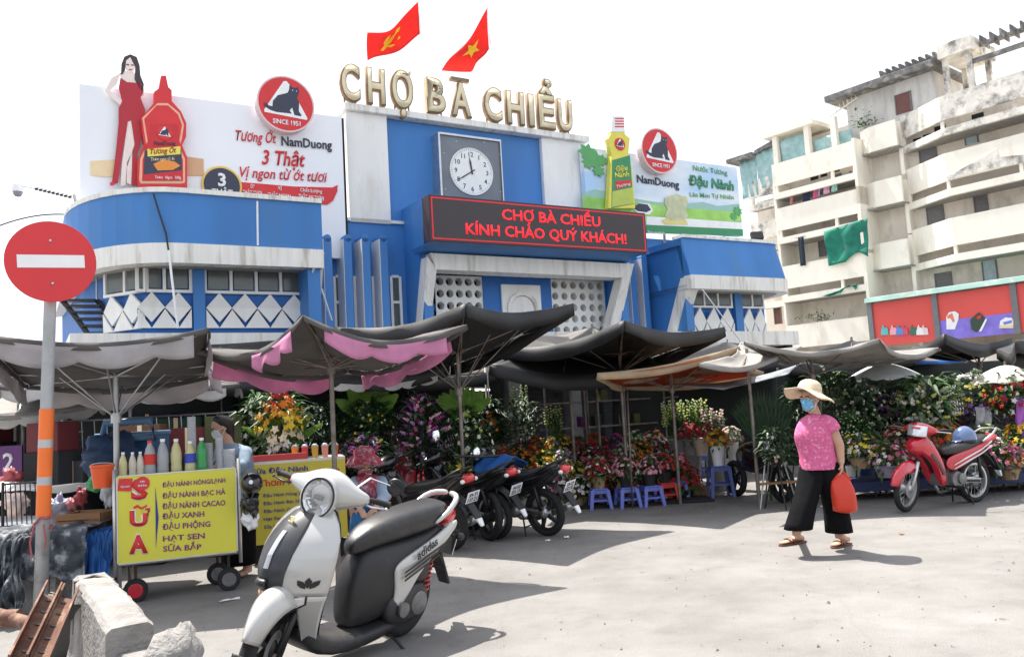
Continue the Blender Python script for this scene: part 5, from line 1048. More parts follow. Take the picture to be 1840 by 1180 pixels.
# ---- underbone motorbike
def underbone(name, label, paint, rimm, steer=0, plate_txt=None, stripe=True, spokes=20, simple=False, lens=LENS, front=True):
    r = thing(name, label, 'motorbike'); wb = 1.22
    ST = Matrix.Translation((1.02, 0, .6)) @ Matrix.Rotation(R(steer), 4, V((-.45, 0, 1)).normalized()) @ Matrix.Translation((-1.02, 0, -.6))
    wheel(r, (0, 0, .29), .29, .04, rimm, spokes); wheel(r, (wb, 0, .29), .29, .036, rimm, spokes, ST, rimw=.022, disc_=True)
    mb = MB()
    for s in (-1, 1): mb.tube([(wb, s * .07, .29), (wb - .13, s * .07, .62)], .019, 10)
    obj('front_fork', xf(mb, ST), mat('silver fork paint', (.62, .63, .64), .3, .5, amp=.05), r, smooth=True)
    def FN2(a, b):
        an = R(12 + 128 * b); q = -1 + 2 * a; rr = .345 + .10 * max(0, .45 - b) ** 1.2; wd = .03 + .055 * math.sin(math.pi * (.12 + .8 * b)); rr2 = rr * (1 - .2 * abs(q) ** 2.2 * (1 + .9 * math.exp(-((b - .52) / .16) ** 2)))
        return V((wb + rr2 * math.cos(an), q * wd, .29 + rr2 * math.sin(an)))
    mb = MB(); mb.sheet(FN2, 12, 24); obj('front_fender', xf(mb, ST), paint, r, smooth=True, solid=.008)
    HC2 = V((.90, 0, 1.0)); rings = []
    for y, rx, rz_ in ((-.22, .02, .02), (-.19, .035, .03), (-.13, .075, .06), (-.07, .11, .085), (0, .12, .095), (.07, .11, .085), (.13, .075, .06), (.19, .035, .03), (.22, .02, .02)): rings.append([HC2 + V((rx * math.cos(2 * math.pi * k / 14) + .02 * (1 - abs(y) / .22), y, rz_ * math.sin(2 * math.pi * k / 14))) for k in range(14)])
    mb = MB(); mb.loft(rings, True); obj('handlebar_cowl', xf(mb, ST), paint, r, sub=1)
    mb = MB(); mb.sheet(lambda a, b: HC2 + V((.105 + .05 * math.sin(math.pi * a) * (1 - .4 * b) - .035 * b, -.12 + .24 * a, -.075 + .13 * b)), 10, 8); obj('headlight', xf(mb, ST), lens, r, smooth=True, solid=.02)
    for s in (-1, 1):
        mb = MB(); mb.tube([HC2 + V((-.01, s * .2, .01)), HC2 + V((-.04, s * .27, .02)), HC2 + V((-.07, s * .36, .02))], [.012, .018, .018], 10); obj('grip', xf(mb, ST), RUBBER, r, smooth=True)
        mb = MB(); mb.tube([HC2 + V((.03, s * .2, 0)), HC2 + V((.0, s * .37, 0))], .006, 6); obj('brake_lever', xf(mb, ST), STEEL, r)
    # front cover: two flared halves
    for s in (-1, 1):
        pm_ = panelmesh([(1.03, .90), (1.06, .80), (1.02, .72), (.92, .66), (.82, .58), (.74, .42), (.70, .26), (.60, .26), (.585, .40), (.62, .55), (.70, .70), (.80, .84), (.90, .93)], .085, .05, s, .05); lg = obj('leg_shield', pm_, paint, r, sub=2)
        if stripe:
            mb = MB(); pts = [V((x, s * y, z)) for x, y, z in ((.86, .142, .70), (.74, .142, .56), (.66, .14, .42), (.70, .142, .42), (.78, .142, .55), (.90, .142, .68))]; mb.add(pts, [tuple(range(6))]); obj('stripe', mb, plain('black silver stripe', (.06, .06, .07), .3), lg, solid=.004)
    obj('front_nose', lofted([(.80, .74, .93, .10), (.92, .66, .93, .13), (1.02, .68, .90, .12), (1.08, .72, .86, .08), (1.10, .75, .82, .04)], 16, 2.4), paint, r, sub=1)
    obj('centre_tunnel', lofted([(.45, .34, .60, .08), (.60, .38, .62, .085), (.72, .46, .68, .08), (.86, .62, .82, .07)], 14, 3), MBLK, r, sub=1)
    obj('seat', lofted([(.60, .66, .72, .07), (.52, .63, .76, .10), (.35, .64, .785, .125), (.15, .68, .80, .13), (-.05, .745, .845, .125), (-.2, .80, .875, .10), (-.27, .83, .87, .06)], 18, 2.8), SEATB, r, sub=1)
    for s in (-1, 1):
        pm_ = panelmesh([(.62, .50), (.60, .60), (.48, .655), (.20, .70), (-.05, .76), (-.25, .83), (-.37, .875), (-.38, .84), (-.25, .76), (-.08, .66), (.10, .57), (.30, .50), (.48, .44)], .11, .025, s, .03); tp = obj('tail_panel', pm_, paint, r, sub=2)
        if stripe:
            for k in range(2):
                mb = MB(); q = k * .05; pts = [V((x, s * .140, z - q)) for x, z in ((.50, .535), (.25, .62), (-.02, .70), (-.22, .79), (-.22, .772), (-.02, .685), (.25, .60), (.5, .528))]; mb.add(pts, [(0, 1, 6, 7), (1, 2, 5, 6), (2, 3, 4, 5)]); obj('stripe', mb, plain('white stripe', (.75, .75, .76), .3), tp, solid=.004)
    obj('tail_core', lofted([(-.36, .78, .86, .05), (-.2, .66, .82, .09), (.1, .54, .72, .10), (.4, .42, .66, .10)], 14, 3), MBLK, r, sub=1)
    mb = MB()
    for s in (-1, 1): mb.tube([(-.05, s * .14, .79), (-.22, s * .15, .87), (-.36, s * .11, .93), (-.40, 0, .94)], .014, 8)
    obj('grab_rail', mb, STEEL if paint is REDP else BLACKP, r, smooth=True)
    mb = lofted([(-.46, .80, .84, .05), (-.42, .76, .87, .085), (-.34, .76, .88, .09)], 14, 3); obj('tail_light', mb, REDL, r, sub=1)
    for s in (-1, 1): mb = MB(); mb.blob((-.40, s * .105, .80), (.03, .03, .025), 10, 6); obj('rear_signal', mb, plain('clear signal lens', (.72, .70, .68), .1, coat=1), r, smooth=True)
    def MG2(a, b):
        an = R(95 + 62 * b); rr = .35 * (1 + .12 * b); return V((rr * math.cos(an), (-.055 + .11 * a), .30 + rr * math.sin(an)))
    mb = MB(); mb.sheet(MG2, 6, 12); obj('rear_mudguard', mb, MBLK, r, smooth=True, solid=.01)
    mb = MB(); mb.hexa([V((-.36, -.055, .58)), V((-.36, .055, .58)), V((-.33, .055, .58)), V((-.33, -.055, .58)), V((-.485, -.05, .385)), V((-.485, .05, .385)), V((-.46, .05, .38)), V((-.46, -.05, .38))]); obj('mud_flap', mb, MBLK, r, bevel=.008)
    mb = MB(); mb.hexa([V((-.495, -.04, .385)), V((-.495, .04, .385)), V((-.455, .04, .38)), V((-.455, -.04, .38)), V((-.535, -.025, .30)), V((-.535, .025, .30)), V((-.51, .025, .295)), V((-.51, -.025, .295))]); obj('flap_tip', mb, PWHITE, r, bevel=.01)
    if plate_txt: plate(r, (-.425, 0, .615), -28, *plate_txt)
    mb = MB(); mb.lathe([(.001, -.12), (.10, -.115), (.115, -.06), (.115, .06), (.10, .115), (.001, .12)], (.42, 0, .34), 20, axis='Y'); mb.box((.60, 0, .36), (.24, .13, .13)); mb.lathe([(.07, 0), (.07, .02), (.001, .03)], (.36, .12, .35), 16, axis='Y'); obj('engine', mb, CAST, r, smooth=True, angle=40)
    mb = MB()
    for k in range(6): mb.box((.54 + k * .03, 0, .36), (.01, .16, .16))
    obj('engine_fins', mb, CAST, r)
    mb = MB(); mb.hexa([V((-.04, .07, .26)), V((.34, .07, .29)), V((.34, .085, .29)), V((-.04, .085, .26)), V((-.04, .07, .33)), V((.34, .07, .37)), V((.34, .085, .37)), V((-.04, .085, .33))]); obj('chain_cover', mb, STEEL, r, bevel=.01)
    mb = MB()
    for s in (-1, 1): mb.tube([(0, s * .095, .29), (.36, s * .085, .32)], .016, 8); mb.tube([(-.02, s * .10, .33), (.02, s * .11, .62)], [.025, .018], 10)
    obj('swing_arm', mb, BLACKP, r, smooth=True)
    mb = MB(); mb.tube([(.62, -.07, .28), (.5, -.12, .16), (.25, -.14, .17)], .018, 8); mb.tube([(.25, -.14, .17), (-.2, -.15, .30), (-.34, -.15, .36)], [.03, .05, .045], 14); obj('exhaust', mb, STEEL, r, smooth=True)
    mb = MB()
    for s in (-1, 1): mb.tube([(.28, s * .09, .28), (.22, s * .15, .015)], .011, 8)
    mb.tube([(.25, -.12, .12), (.25, .12, .12)], .009, 6); obj('centre_stand', mb, BLACKP, r)
    mb = MB(); mb.tube([(.5, -.26, .26), (.5, .26, .26)], .014, 8)
    for s in (-1, 1): mb.tube([(.5, s * .16, .26), (.5, s * .27, .26)], .021, 8)
    obj('foot_pegs', mb, RUBBER, r)
    return r, ST, HC2
SILVR = mat('silver alloy rim', (.60, .61, .62), .3, .8, amp=.05)
rb, _, _ = underbone('motorbike', 'red underbone motorbike with silver rims parked at the right, helmet on its seat', REDP, SILVR, 16)
RO = G(1752, 902); place(rb, RO, -156, 2)
hm = thing('helmet', 'shiny blue grey helmet resting on the seat of the red motorbike', 'helmet'); p = rb.matrix_world @ V((.10, 0, .80))
HB = mat('blue grey gloss shell', (.10, .15, .30), .15, .2, amp=.1, coat=1)
mb = MB(); rings = []
for j in range(9):
    ph = math.pi * .5 * j / 8; rings.append([p + V((.135 * math.cos(ph) * math.cos(2 * math.pi * k / 24) * 1.12, .13 * math.cos(ph) * math.sin(2 * math.pi * k / 24), .03 + .165 * math.sin(ph))) for k in range(24)])
mb.loft([[q - Z * .05 for q in rings[0]]] + rings, True); obj('shell', mb, HB, hm, smooth=True, angle=60)
mb = MB(); mb.lathe([(.138, -.03), (.143, -.022), (.143, .0), (.138, .005)], p + Z * .01, 24, cap=False); obj('rim_trim', xf(mb, Matrix()), BLACKP, hm, smooth=True)
mb = MB(); mb.sheet(lambda a, b: p + V((-(.14 + .07 * b) * math.cos(-.9 + 1.8 * a), (.14 + .03 * b) * math.sin(-.9 + 1.8 * a), .02 - .02 * b)), 10, 3); obj('peak', mb, HB, hm, smooth=True, solid=.006)
BR = mat('dark dull rim', (.05, .05, .055), .4, .6)
for lab, px, ang, lean, txt, rm in (('black motorbike with a square white number plate, nearest the silver scooter tail', (812, 988), 140, 6, ('59-T1', '137.21'), BR),
        ('black motorbike with silver wheel rims, middle of the three at the flower stalls', (893, 968), 138, 7, ('54-X2', '551.13'), SILVR),
        ('rightmost of the three black motorbikes, its tail beside the flower baskets', (985, 962), 140, 7, ('59-S3', '157.52'), BR)):
    b_, _, _ = underbone('motorbike', lab, BLKP, rm, 10, txt, stripe=False, spokes=5 if rm is BR else 20); b_['group'] = 'black motorbikes parked at the flower stalls'; place(b_, G(*px), ang, lean)
bx = b_
for x, q in ((.1, 'rain_cover'),):
    mb = MB(); mb.sheet(lambda a, b: V((.9 - .55 * a, .22 * math.sin(3.1 * (b - .5)), .98 - .18 * abs(b - .5) * 2 + .02 * math.sin(a * 14 + b * 9))), 12, 12); t_ = thing('rain_cover', 'crumpled blue rain cover over the handlebars of a black motorbike', 'cover'); t_.matrix_world = bx.matrix_world.copy(); obj('sheet', mb, BLT, t_, smooth=True, solid=.01)
# seat of one black bike catches the light: its own chrome mirrors
for mx, my, lab in ((790, 783, 'round chrome mirror stalk of the hidden bike left of the canopy post'),): pass
# ---- red step-through scooter facing the camera
vs_ = thing('scooter', 'small red scooter with a round headlight facing the camera behind the silver one', 'scooter'); place(vs_, G(735, 935) + V((.1, .55, 0)), -103, 6)
wheel(vs_, (0, 0, .24), .24, .05, BLACKP, 5); wheel(vs_, (1.2, 0, .24), .24, .045, BLACKP, 5)
VK = [(.22, 1.02, .90, .12), (.40, 1.05, .86, .17), (.60, 1.07, .86, .20), (.78, 1.04, .88, .20), (.90, 1.0, .90, .14), (.97, .96, .92, .07)]
def VH(s, z): xc, xe, hw = interp(VK, z); return V((xe + (xc - xe) * (1 - abs(s) ** 2), s * hw, z))
mb = MB(); mb.sheet(lambda a, b: VH(-1 + 2 * a, .22 + .75 * b), 20, 16); obj('leg_shield', mb, REDP, vs_, smooth=True, solid=.02)
obj('handlebar_cowl', lofted([(.86, 1.02, 1.12, .05), (.92, .97, 1.17, .10), (.99, .96, 1.18, .115), (1.05, .99, 1.16, .09), (1.08, 1.02, 1.13, .05)], 16, 2.4), REDP, vs_, sub=1)
mb = MB(); mb.lathe([(.075, -.05), (.08, .02), (.072, .025), (.05, .04), (.001, .046)], (1.06, 0, 1.07), 24, axis='X'); obj('headlight', mb, LENS, vs_, smooth=True, angle=40)
mb = MB(); mb.lathe([(.082, .0), (.086, .02), (.078, .026)], (1.06, 0, 1.07), 24, axis='X', cap=False); obj('headlight_ring', mb, REDP, vs_, smooth=True)
for s in (-1, 1):
    mb = MB(); mb.tube([(.95, s * .08, 1.08), (.90, s * .25, 1.10), (.86, s * .36, 1.09)], [.03, .018, .018], 10); obj('grip', mb, RUBBER, vs_, smooth=True); mb = MB(); mb.blob(VH(s * .75, .80), (.03, .03, .03), 10, 6); obj('turn_signal', mb, AMBER, vs_, smooth=True)
    mirror(vs_, (.90, s * .2, 1.1), (.86, s * .30, 1.28), .06)
mb = MB(); mb.sheet(lambda a, b: V((1.2 + .30 * (1 - .2 * abs(2 * a - 1) ** 2) * math.cos(R(20 + 120 * b)), -.09 + .18 * a, .24 + .30 * (1 - .2 * abs(2 * a - 1) ** 2) * math.sin(R(20 + 120 * b)))), 10, 14); obj('front_fender', mb, REDP, vs_, smooth=True, solid=.01)
obj('body', lofted([(-.35, .60, .76, .10), (-.15, .38, .76, .18), (.15, .24, .74, .19), (.4, .22, .70, .15), (.5, .24, .6, .10)], 16, 2.8), REDP, vs_, sub=1); obj('floorboard', lofted([(.35, .18, .26, .14), (.65, .17, .25, .16), (.95, .2, .32, .13)], 14, 4), MBLK, vs_, sub=1)
obj('seat', lofted([(-.4, .76, .82, .09), (-.1, .75, .85, .14), (.2, .73, .83, .13), (.42, .72, .79, .08)], 16, 2.6), SEATB, vs_, sub=1)
mb = MB(); mb.box((1.085, 0, .9), (.02, .07, .05)); obj('horn_grille', mb, BLACKP, vs_, bevel=.01)
# dark bike behind, mirrors catching the sun
db = thing('motorbike', 'mostly hidden dark motorbike with two bright oval mirrors', 'motorbike'); place(db, D(800, 900, 11.2) * 1.0 - Z * D(800, 900, 11.2).z, -60, 4)
mb = MB(); mb.blob((.55, 0, .55), (.55, .16, .28), 16, 10); obj('body', mb, BLKP, db, smooth=True); mb = MB(); mb.tube([(.9, -.36, 1.0), (.95, 0, .98), (.9, .36, 1.0)], .016, 8); obj('handlebar', mb, BLACKP, db)
for s, q in ((-1, (784, 783)), (1, (857, 815))):
    w_ = db.matrix_world.inverted() @ D(*q, 10.5); mb = MB(); mb.tube([(.9, s * .3, 1.0), w_], .007, 6); obj('mirror_stalk', mb, BLACKP, db); mb = MB(); mb.blob(w_, (.02, .055, .085), 14, 8); obj('mirror', mb, MIRR, db, smooth=True)
for x in (0, 1.2): wheel(db, (x, 0, .29), .29, .04, BLACKP, 5)
# ------------------------------------------------------------------ no-entry sign, milk cart, barriers and clutter at the left
ne = thing('no_entry_sign', 'round red no entry sign with a white bar on a grey pole with orange bands', 'road sign')
sd_ = 7.0; ptop = D(90, 545, sd_);  pbot = V((D(74, 1100, sd_).x, sd_ - .02, .0)); pt2 = ptop + Z * .66
pole_at = lambda t: pbot.lerp(ptop, t)
mb = MB(); mb.tube([pbot, pole_at(.5), ptop, pt2], [.055, .051, .048, .048], 16); obj('pole', mb, mat('grey painted sign pole', (.36, .37, .38), .55, .3, amp=.15, scale=6, c2=(.22, .2, .19), c2amt=.3, c2scale=4), ne, smooth=True)
for t0, t1, m_ in ((.335, .43, 'o'), (.43, .455, 'g'), (.455, .545, 'o'), (.545, .57, 'g'), (.57, .665, 'o')):
    mb = MB(); mb.tube([pole_at(t0), pole_at(t1)], .0565, 16, cap=False); obj('band', mb, mat('orange reflective band', (.80, .16, .02), .45, amp=.06) if m_ == 'o' else mat('silver tape', (.42, .43, .44), .4, .4, amp=.15), ne, smooth=True)
dc = D(92, 470, sd_ - .09); fn = (V((0, 0, EYE)) - dc); fn.z = 0; fn.normalize(); fn = (fn + V((.12, 0, 0))).normalized(); sx_ = V((-fn.y, fn.x, 0)); rx_ = .343
tilt = Matrix.Rotation(R(2.5), 3, fn); sx_ = tilt @ sx_; sz_ = fn.cross(sx_)
mb = MB(); mb.prism(circle(rx_, 48), dc, sx_, sz_, .012); obj('disc', mb, mat('red reflective sheet', (.62, .015, .02), .35, amp=.05, scale=2, coat=.2), ne, bevel=.003)
mb = MB(); mb.prism([(-.25, -.054), (.25, -.054), (.25, .054), (-.25, .054)], dc + fn * .013, sx_, sz_, .004); obj('bar', mb, mat('white reflective sheet', (.80, .80, .80), .35, amp=.03), ne)
for q in (.175, -.188): mb = MB(); mb.blob(dc + fn * .016 + sz_ * q, .013, 8, 6); obj('bolt', mb, STEEL, ne, smooth=True)
# ---- jersey barriers
CONC = mat('rough grey concrete', (.24, .23, .218), .95, amp=.25, scale=7, bump=.8, bscale=45, c2=(.20, .19, .18), c2amt=.4, c2scale=3, detail=10)
def barrier(label, a, b, ht, wt, wb_, nx=22, rough=.010, name='concrete_barrier', chop=0):
    a, b = V((a.x, a.y, 0)), V((b.x, b.y, 0)); d = (b - a).normalized(); n = V((-d.y, d.x, 0)); L = (b - a).length
    prof = [(-wb_, 0), (-wb_, .10), (-wb_ * .72, .22), (-wt * 1.15, ht * .6), (-wt, ht - .02), (-wt + .02, ht), (0, ht), (wt - .02, ht), (wt, ht - .02), (wt * 1.15, ht * .6), (wb_ * .72, .22), (wb_, .10), (wb_, 0)]
    mb = MB(); rings = []
    for k in range(nx + 1):
        t = k / nx; q = []
        for (o, z) in prof:
            p = a + d * L * t + n * o + Z * z; j = noise.noise(p * 7) * rough * 1.6 + noise.noise(p * 23) * rough
            z2 = max(0, z + (noise.noise(p * 9 + V((3, 1, 7))) * rough * 1.5 if z > 0 else 0) - chop * max(0, (t - .8) / .2) * (noise.noise(p * 6) * .5 + .5) * (1 if z > .3 else 0))
            q.append(a + d * (L * t + (noise.noise(p * 12) * rough if 0 < k < nx else noise.noise(p * 12) * rough * 2.5)) + n * (o + j) + Z * z2)
        rings.append(q)
    mb.loft(rings, True); t_ = obj(name, mb, CONC, None, smooth=True, angle=35); return tag(t_, label, 'barrier')
A = G(163, 1030, .82); B = G(232, 1122, .80)
barrier('concrete barrier block with a chipped near end in the left foreground', A, B, .82, .085, .22, 40, .005, chop=.06)
B2 = G(245, 1152, .70); C2 = B2 + (B2 - A).normalized() * .75; C2.z = 0; B2.z = 0
barrier('lower broken concrete barrier cut by the bottom edge of the photo', B2, C2, .70, .10, .24, 24, .006)
mb = MB(); cb = D(318, 1160, 3.35)
rings = []
for j in range(1, 12):
    ph = math.pi * j / 12; q = []
    for k in range(20):
        an = 2 * math.pi * k / 20; u = V((math.sin(ph) * math.cos(an), math.sin(ph) * math.sin(an), -math.cos(ph))); f = 1 + .35 * noise.noise(u * 2.1 + V((5, 2, 1))) + .12 * noise.noise(u * 7); q.append(V((cb.x - .02, cb.y, cb.z - .06)) + V((u.x * .085 * f, u.y * .2 * f, u.z * .13 * f)))
    rings.append(q)
mb.loft(rings, True); tag(obj('concrete_rubble', mb, CONC, None, smooth=True), 'rough lump of broken concrete leaning on the barrier', 'rubble')
mb = MB(); cb2 = V((cb.x + .02, cb.y, .17))
mb.blob(cb2, (.2, .3, .26), 14, 9, .12); tag(obj('concrete_rubble', mb, CONC, None, smooth=True), 'broken concrete footing under the rough lump beside the barrier', 'rubble')
mb = MB(); q0 = A.lerp(B, .12); mb.tube([q0 + V((-.105, 0, .55 - A.z)), q0 + V((-.09, -.01, -.01)), q0 + V((0, -.0, .012)), q0 + V((.09, .01, -.01)), q0 + V((.12, .02, -.15))], .007, 6); tag(obj('wire', mb, BLACKP), 'dark wire looped over the far end of the barrier', 'wire')
far_a, far_b = D(112, 985, 7.35), D(30, 985, 7.0)
for lab, x0, x1, dep in (('weathered barrier end with tarpaulin on it right of the sign pole', 112, 165, 7.5), ('weathered barrier under tarpaulin at the left edge behind the beams', -60, 42, 7.2)):
    a = V((D(x0, 985, dep + .3).x, dep + .3, 0)); b = V((D(x1, 985, dep + .35).x, dep + .55, 0)); barrier(lab, a, b, .62, .12, .2, 12, .014)
mb = MB()
for x0, x1, y, h in ((-20, 46, 1086, .07), (40, 108, 1090, .09)):
    p = G((x0 + x1) / 2, y); mb.blob(p + Z * .02, (.24, .16, h), 14, 8, .16)
    mb2 = MB(); mb2.blob(p + Z * .02, (.26, .17, h), 16, 8, .15); tag(obj('kerb_rubble', mb2, CONC, None, smooth=True), 'flat broken kerb stone at the foot of the sign, %s' % ('outer one' if x0 < 0 else 'inner one'), 'rubble')
# camouflage tarpaulin
CAMO = mat('camouflage tarpaulin', (.045, .055, .07), .7, amp=.3, scale=8, c2=(.34, .35, .36), c2amt=.5, c2scale=7)
def drape(label, p0, p1, zt, zb, amp, m, seed, name='tarpaulin', back=.5):
    mb = MB(); 
    def f(u, v):
        p = V(p0).lerp(V(p1), u); w_ = noise.noise(V((u * 5, v * 3, seed))) ; w2 = noise.noise(V((u * 13, v * 6, seed + 4)))
        if v < .3: return V((p.x, p.y + back * (1 - v / .3), zt + .03 * w2 + .04 * w_))
        t = (v - .3) / .7; hem = zb + .18 * noise.noise(V((u * 4, 1, seed + 2))); return V((p.x + .05 * w2, p.y - .04 - amp * (.5 + w_ + .6 * w2) * t ** .6, zt + (hem - zt) * t + .03 * w2))
    mb.sheet(f, 46, 26); return tag(obj(name, mb, m, None, smooth=True, solid=.006), label, 'tarpaulin')
drape('crumpled camouflage tarpaulin draped over the barrier behind the sign pole', D(-40, 940, 7.4), D(162, 940, 7.6), .72, .30, .14, CAMO, 3)
drape('hanging end of the camouflage tarpaulin at the left edge', D(0, 960, 7.2), D(50, 960, 7.2), .70, .08, .2, CAMO, 9, back=.1)
drape('blue plastic sheet on the ground between barrier and soya cart', D(158, 950, 7.7), D(205, 950, 7.75), .66, .12, .1, BLT, 14)
mb = MB(); p = D(77, 940, 6.98)
mb.tube([p + V((.065 * math.cos(a * .7), .065 * math.sin(a * .7), -.05 + .012 * a + .02 * math.sin(a * 2))) for a in range(12)], .010, 6); mb.tube([p + V((.04, -.06, 0)), p + V((.06, -.07, -.12)), p + V((.05, -.07, -.2))], .007, 6); mb.tube([p + V((-.03, -.07, 0)), p + V((-.06, -.08, -.14)), p + V((-.045, -.08, -.26))], .007, 6)
tag(obj('ribbon', mb, plain('red and white cloth strip', (.36, .09, .10), .9)), 'reddish cloth strips tied round the sign pole', 'ribbon')
# steel channels and pipe
RUST = mat('rusty brown steel', (.13, .06, .04), .75, .3, amp=.3, scale=9, c2=(.26, .16, .11), c2amt=.45, c2scale=5, bump=.2)
def channel(label, top, bot, up):
    a, b = V(top), V(bot); d = (b - a).normalized(); s_ = d.cross(V(up)).normalized(); u = s_.cross(d)
    W_, Hh, th = .042, .04, .008; t = thing('steel_channel', label, 'steel beam', group='rusty steel channels leaning at the barrier')
    prof = [(-W_, Hh), (-W_, -Hh), (W_, -Hh), (W_, Hh), (W_ - th, Hh), (W_ - th, -Hh + th), (-W_ + th, -Hh + th), (-W_ + th, Hh)]
    mb = MB(); mb.loft([[a + s_ * x + u * y for x, y in prof], [b + s_ * x + u * y for x, y in prof]], True); obj('beam', mb, RUST, t)
    for k in range(5): q = a.lerp(b, .08 + .17 * k) + u * (-Hh + th + .002); mb = MB(); mb.prism(circle(.012, 8), q, s_, d, .002); obj('hole', mb, BLACKP, t)
channel('rusty steel channel nearest the left edge', D(96, 1058, 4.1), V((D(30, 1195, 3.4).x, 3.4, D(30, 1195, 3.4).z)), (.5, -.5, .8)); channel('rusty steel channel against the barrier, right of its twin', D(122, 1062, 4.05), D(62, 1195, 3.35), (.5, -.5, .8))
mb = MB(); a, b = D(-40, 1092, 4.7), D(62, 1122, 4.25); mb.tube([a, b], .032, 12); mb.lathe([(.045, -.04), (.045, .04)], a.lerp(b, .62), 12, axis='X'); pp = thing('pipe', 'rusty pipe with a coupling at the lower left', 'pipe'); obj('tube', mb, RUST, pp, smooth=True, angle=40)
mb = MB(); mb.tube([D(-40, 1092, 4.7) * 1, V((D(-40, 1092, 4.7).x, 4.7, 0))], .03, 8); mb.tube([b, V((b.x + .05, b.y + .1, 0))], .03, 8); obj('leg', mb, RUST, pp)
mb = MB(); mb.hexa([G(88, 1190, 0), G(175, 1190, 0), G(175, 1190, 0) + Y * .1, G(88, 1190, 0) + Y * .1] + [D(128, 1085, 4.0), D(150, 1085, 4.0), D(150, 1085, 4.1), D(128, 1085, 4.1)]); tag(obj('rubber_sheet', mb, RUBBER), 'black rubber sheet propped between beams and barrier', 'sheet')
# ------------------------------------------------------------------ soya milk cart
YEL = mat('yellow printed vinyl', (.66, .62, .06), .4, amp=.05, scale=2); PRP = plain('purple print letters', (.22, .02, .20)); REDT = plain('bright red letters', (.62, .03, .02)); ALU = mat('aluminium tube', (.62, .61, .59), .35, .7, amp=.1)
L0 = D(206, 950, 7.62); R0 = D(431, 940, 8.02); cu = (V((R0.x, R0.y, 0)) - V((L0.x, L0.y, 0))); CWd = cu.length; CA = math.atan2(cu.y, cu.x); CO = V((L0.x, L0.y, 0))
mk = thing('milk_cart', 'stainless soya milk cart with a yellow menu panel and small wheels', 'cart', CO, CA); CD = .72
CF = Frame(CO, (3480, 588)); CF.d = cu.normalized(); CF.n = V((CF.d.y, -CF.d.x, 0)); ca = lambda x, y, w_=0: CF.at(x, y, w_)
zt_ = ca(212, 857, .02).z; zb_ = ca(215, 1012, .02).z; xa_ = ca(212, 930, .02).x; xb_ = ca(424, 930, .02).x; zd = zt_ + .0
for x in (.0, CWd):
    for y in (0, CD): mb = MB(); mb.tube([(x, y, ca(205, 1036, 0).z if y == 0 else .25), (x, y, zt_ + (.07 if x < .1 else .09))], .016, 8); obj('post', mb, ALU, mk, smooth=True)
mb = MB()
for z in (zt_ + .035, zb_ - .02):
    mb = MB(); mb.tube([(0, 0, z), (CWd, 0, z), (CWd, CD, z), (0, CD, z), (0, 0, z)], .013, 8)
    if z < 1: obj('rail', mb, ALU, mk, smooth=True)
obj('rail', mb, ALU, mk, smooth=True)
mb = MB(); mb.span((.0, .02, zt_ - .09), (CWd, CD, zt_ - .06)); mb.span((.0, .02, zb_ - .02), (CWd, CD, zb_)); obj('shelf', mb, ALU, mk)
mb = MB(); mb.span((.01, .02, zb_), (.02, CD, zt_ - .1)); mb.span((CWd - .02, .02, zb_), (CWd - .01, CD, zt_ - .1)); mb.span((.01, CD - .02, zb_), (CWd - .01, CD - .01, zt_ - .1)); obj('side_sheets', mb, ALU, mk)
pn = MB(); pn.span((xa_, -.03, zb_), (xb_, -.018, zt_)); pn_ = obj('menu_panel', pn, YEL, mk)
mb = MB()
for (x0, x1, z0, z1) in ((xa_, xb_, zt_, zt_ + .012), (xa_, xb_, zb_ - .012, zb_), (xa_ - .012, xa_, zb_, zt_), (xb_, xb_ + .012, zb_, zt_)): mb.span((x0, -.034, z0), (x1, -.015, z1))
obj('panel_frame', mb, ALU, pn_)
def ct(s, p0, p1, cap, m, bold=.025, w_=.033): 
    a, b = ca(*p0, .03), ca(*p1, .03); h = ca(p0[0], p0[1] - cap, .03).z - a.z; text(s, 'lettering', m, pn_, (a.x, -w_, a.z), (b - a).normalized() * 1, Z, (b - a).length, h, .002, bold)
PW_ = plain('white outline print', (.80, .80, .78))
for s, p0, p1, cap in (('S', (235, 896), (266, 894), 32), ('Ư', (233, 944), (270, 942), 24), ('A', (232, 993), (266, 991), 30)): ct(s, p0, p1, cap, PW_, .085, .031); ct(s, p0, p1, cap, REDT, .045, .034)
mb = MB(); q = [ca(240, 910, .03), ca(247, 906, .03), ca(254, 911, .03), ca(264, 906, .03), ca(264, 910, .03), ca(254, 915, .03), ca(247, 911, .03), ca(240, 914, .03)]; mb.prism([(p.x, p.z) for p in q], (0, -.031, 0), X, Z, .004); obj('lettering', mb, REDT, pn_)
for s, p0, p1, cap in (('ĐẬU NÀNH NÓNG/LẠNH', (292, 875), (405, 866), 8), ('ĐẬU NÀNH BẠC HÀ', (292, 895), (405, 887), 9), ('ĐẬU NÀNH CACAO', (292, 914), (405, 907), 9.5), ('ĐẬU XANH', (292, 932), (367, 927), 9.5), ('ĐẬU PHỘNG', (292, 951), (378, 945), 9.5), ('HẠT SEN', (293, 972), (368, 966), 9.5), ('SỮA BẮP', (293, 990), (362, 986), 9.5)): ct(s, p0, p1, cap, PRP, .016)
mb = MB(); q = [ca(279, 874, .03), ca(285, 930, .03), ca(280, 984, .03)]; mb.prism([(p.x, p.z) for p in q], (0, -.031, 0), X, Z, .003); obj('arrow_print', mb, plain('navy print', (.03, .03, .25)), pn_)
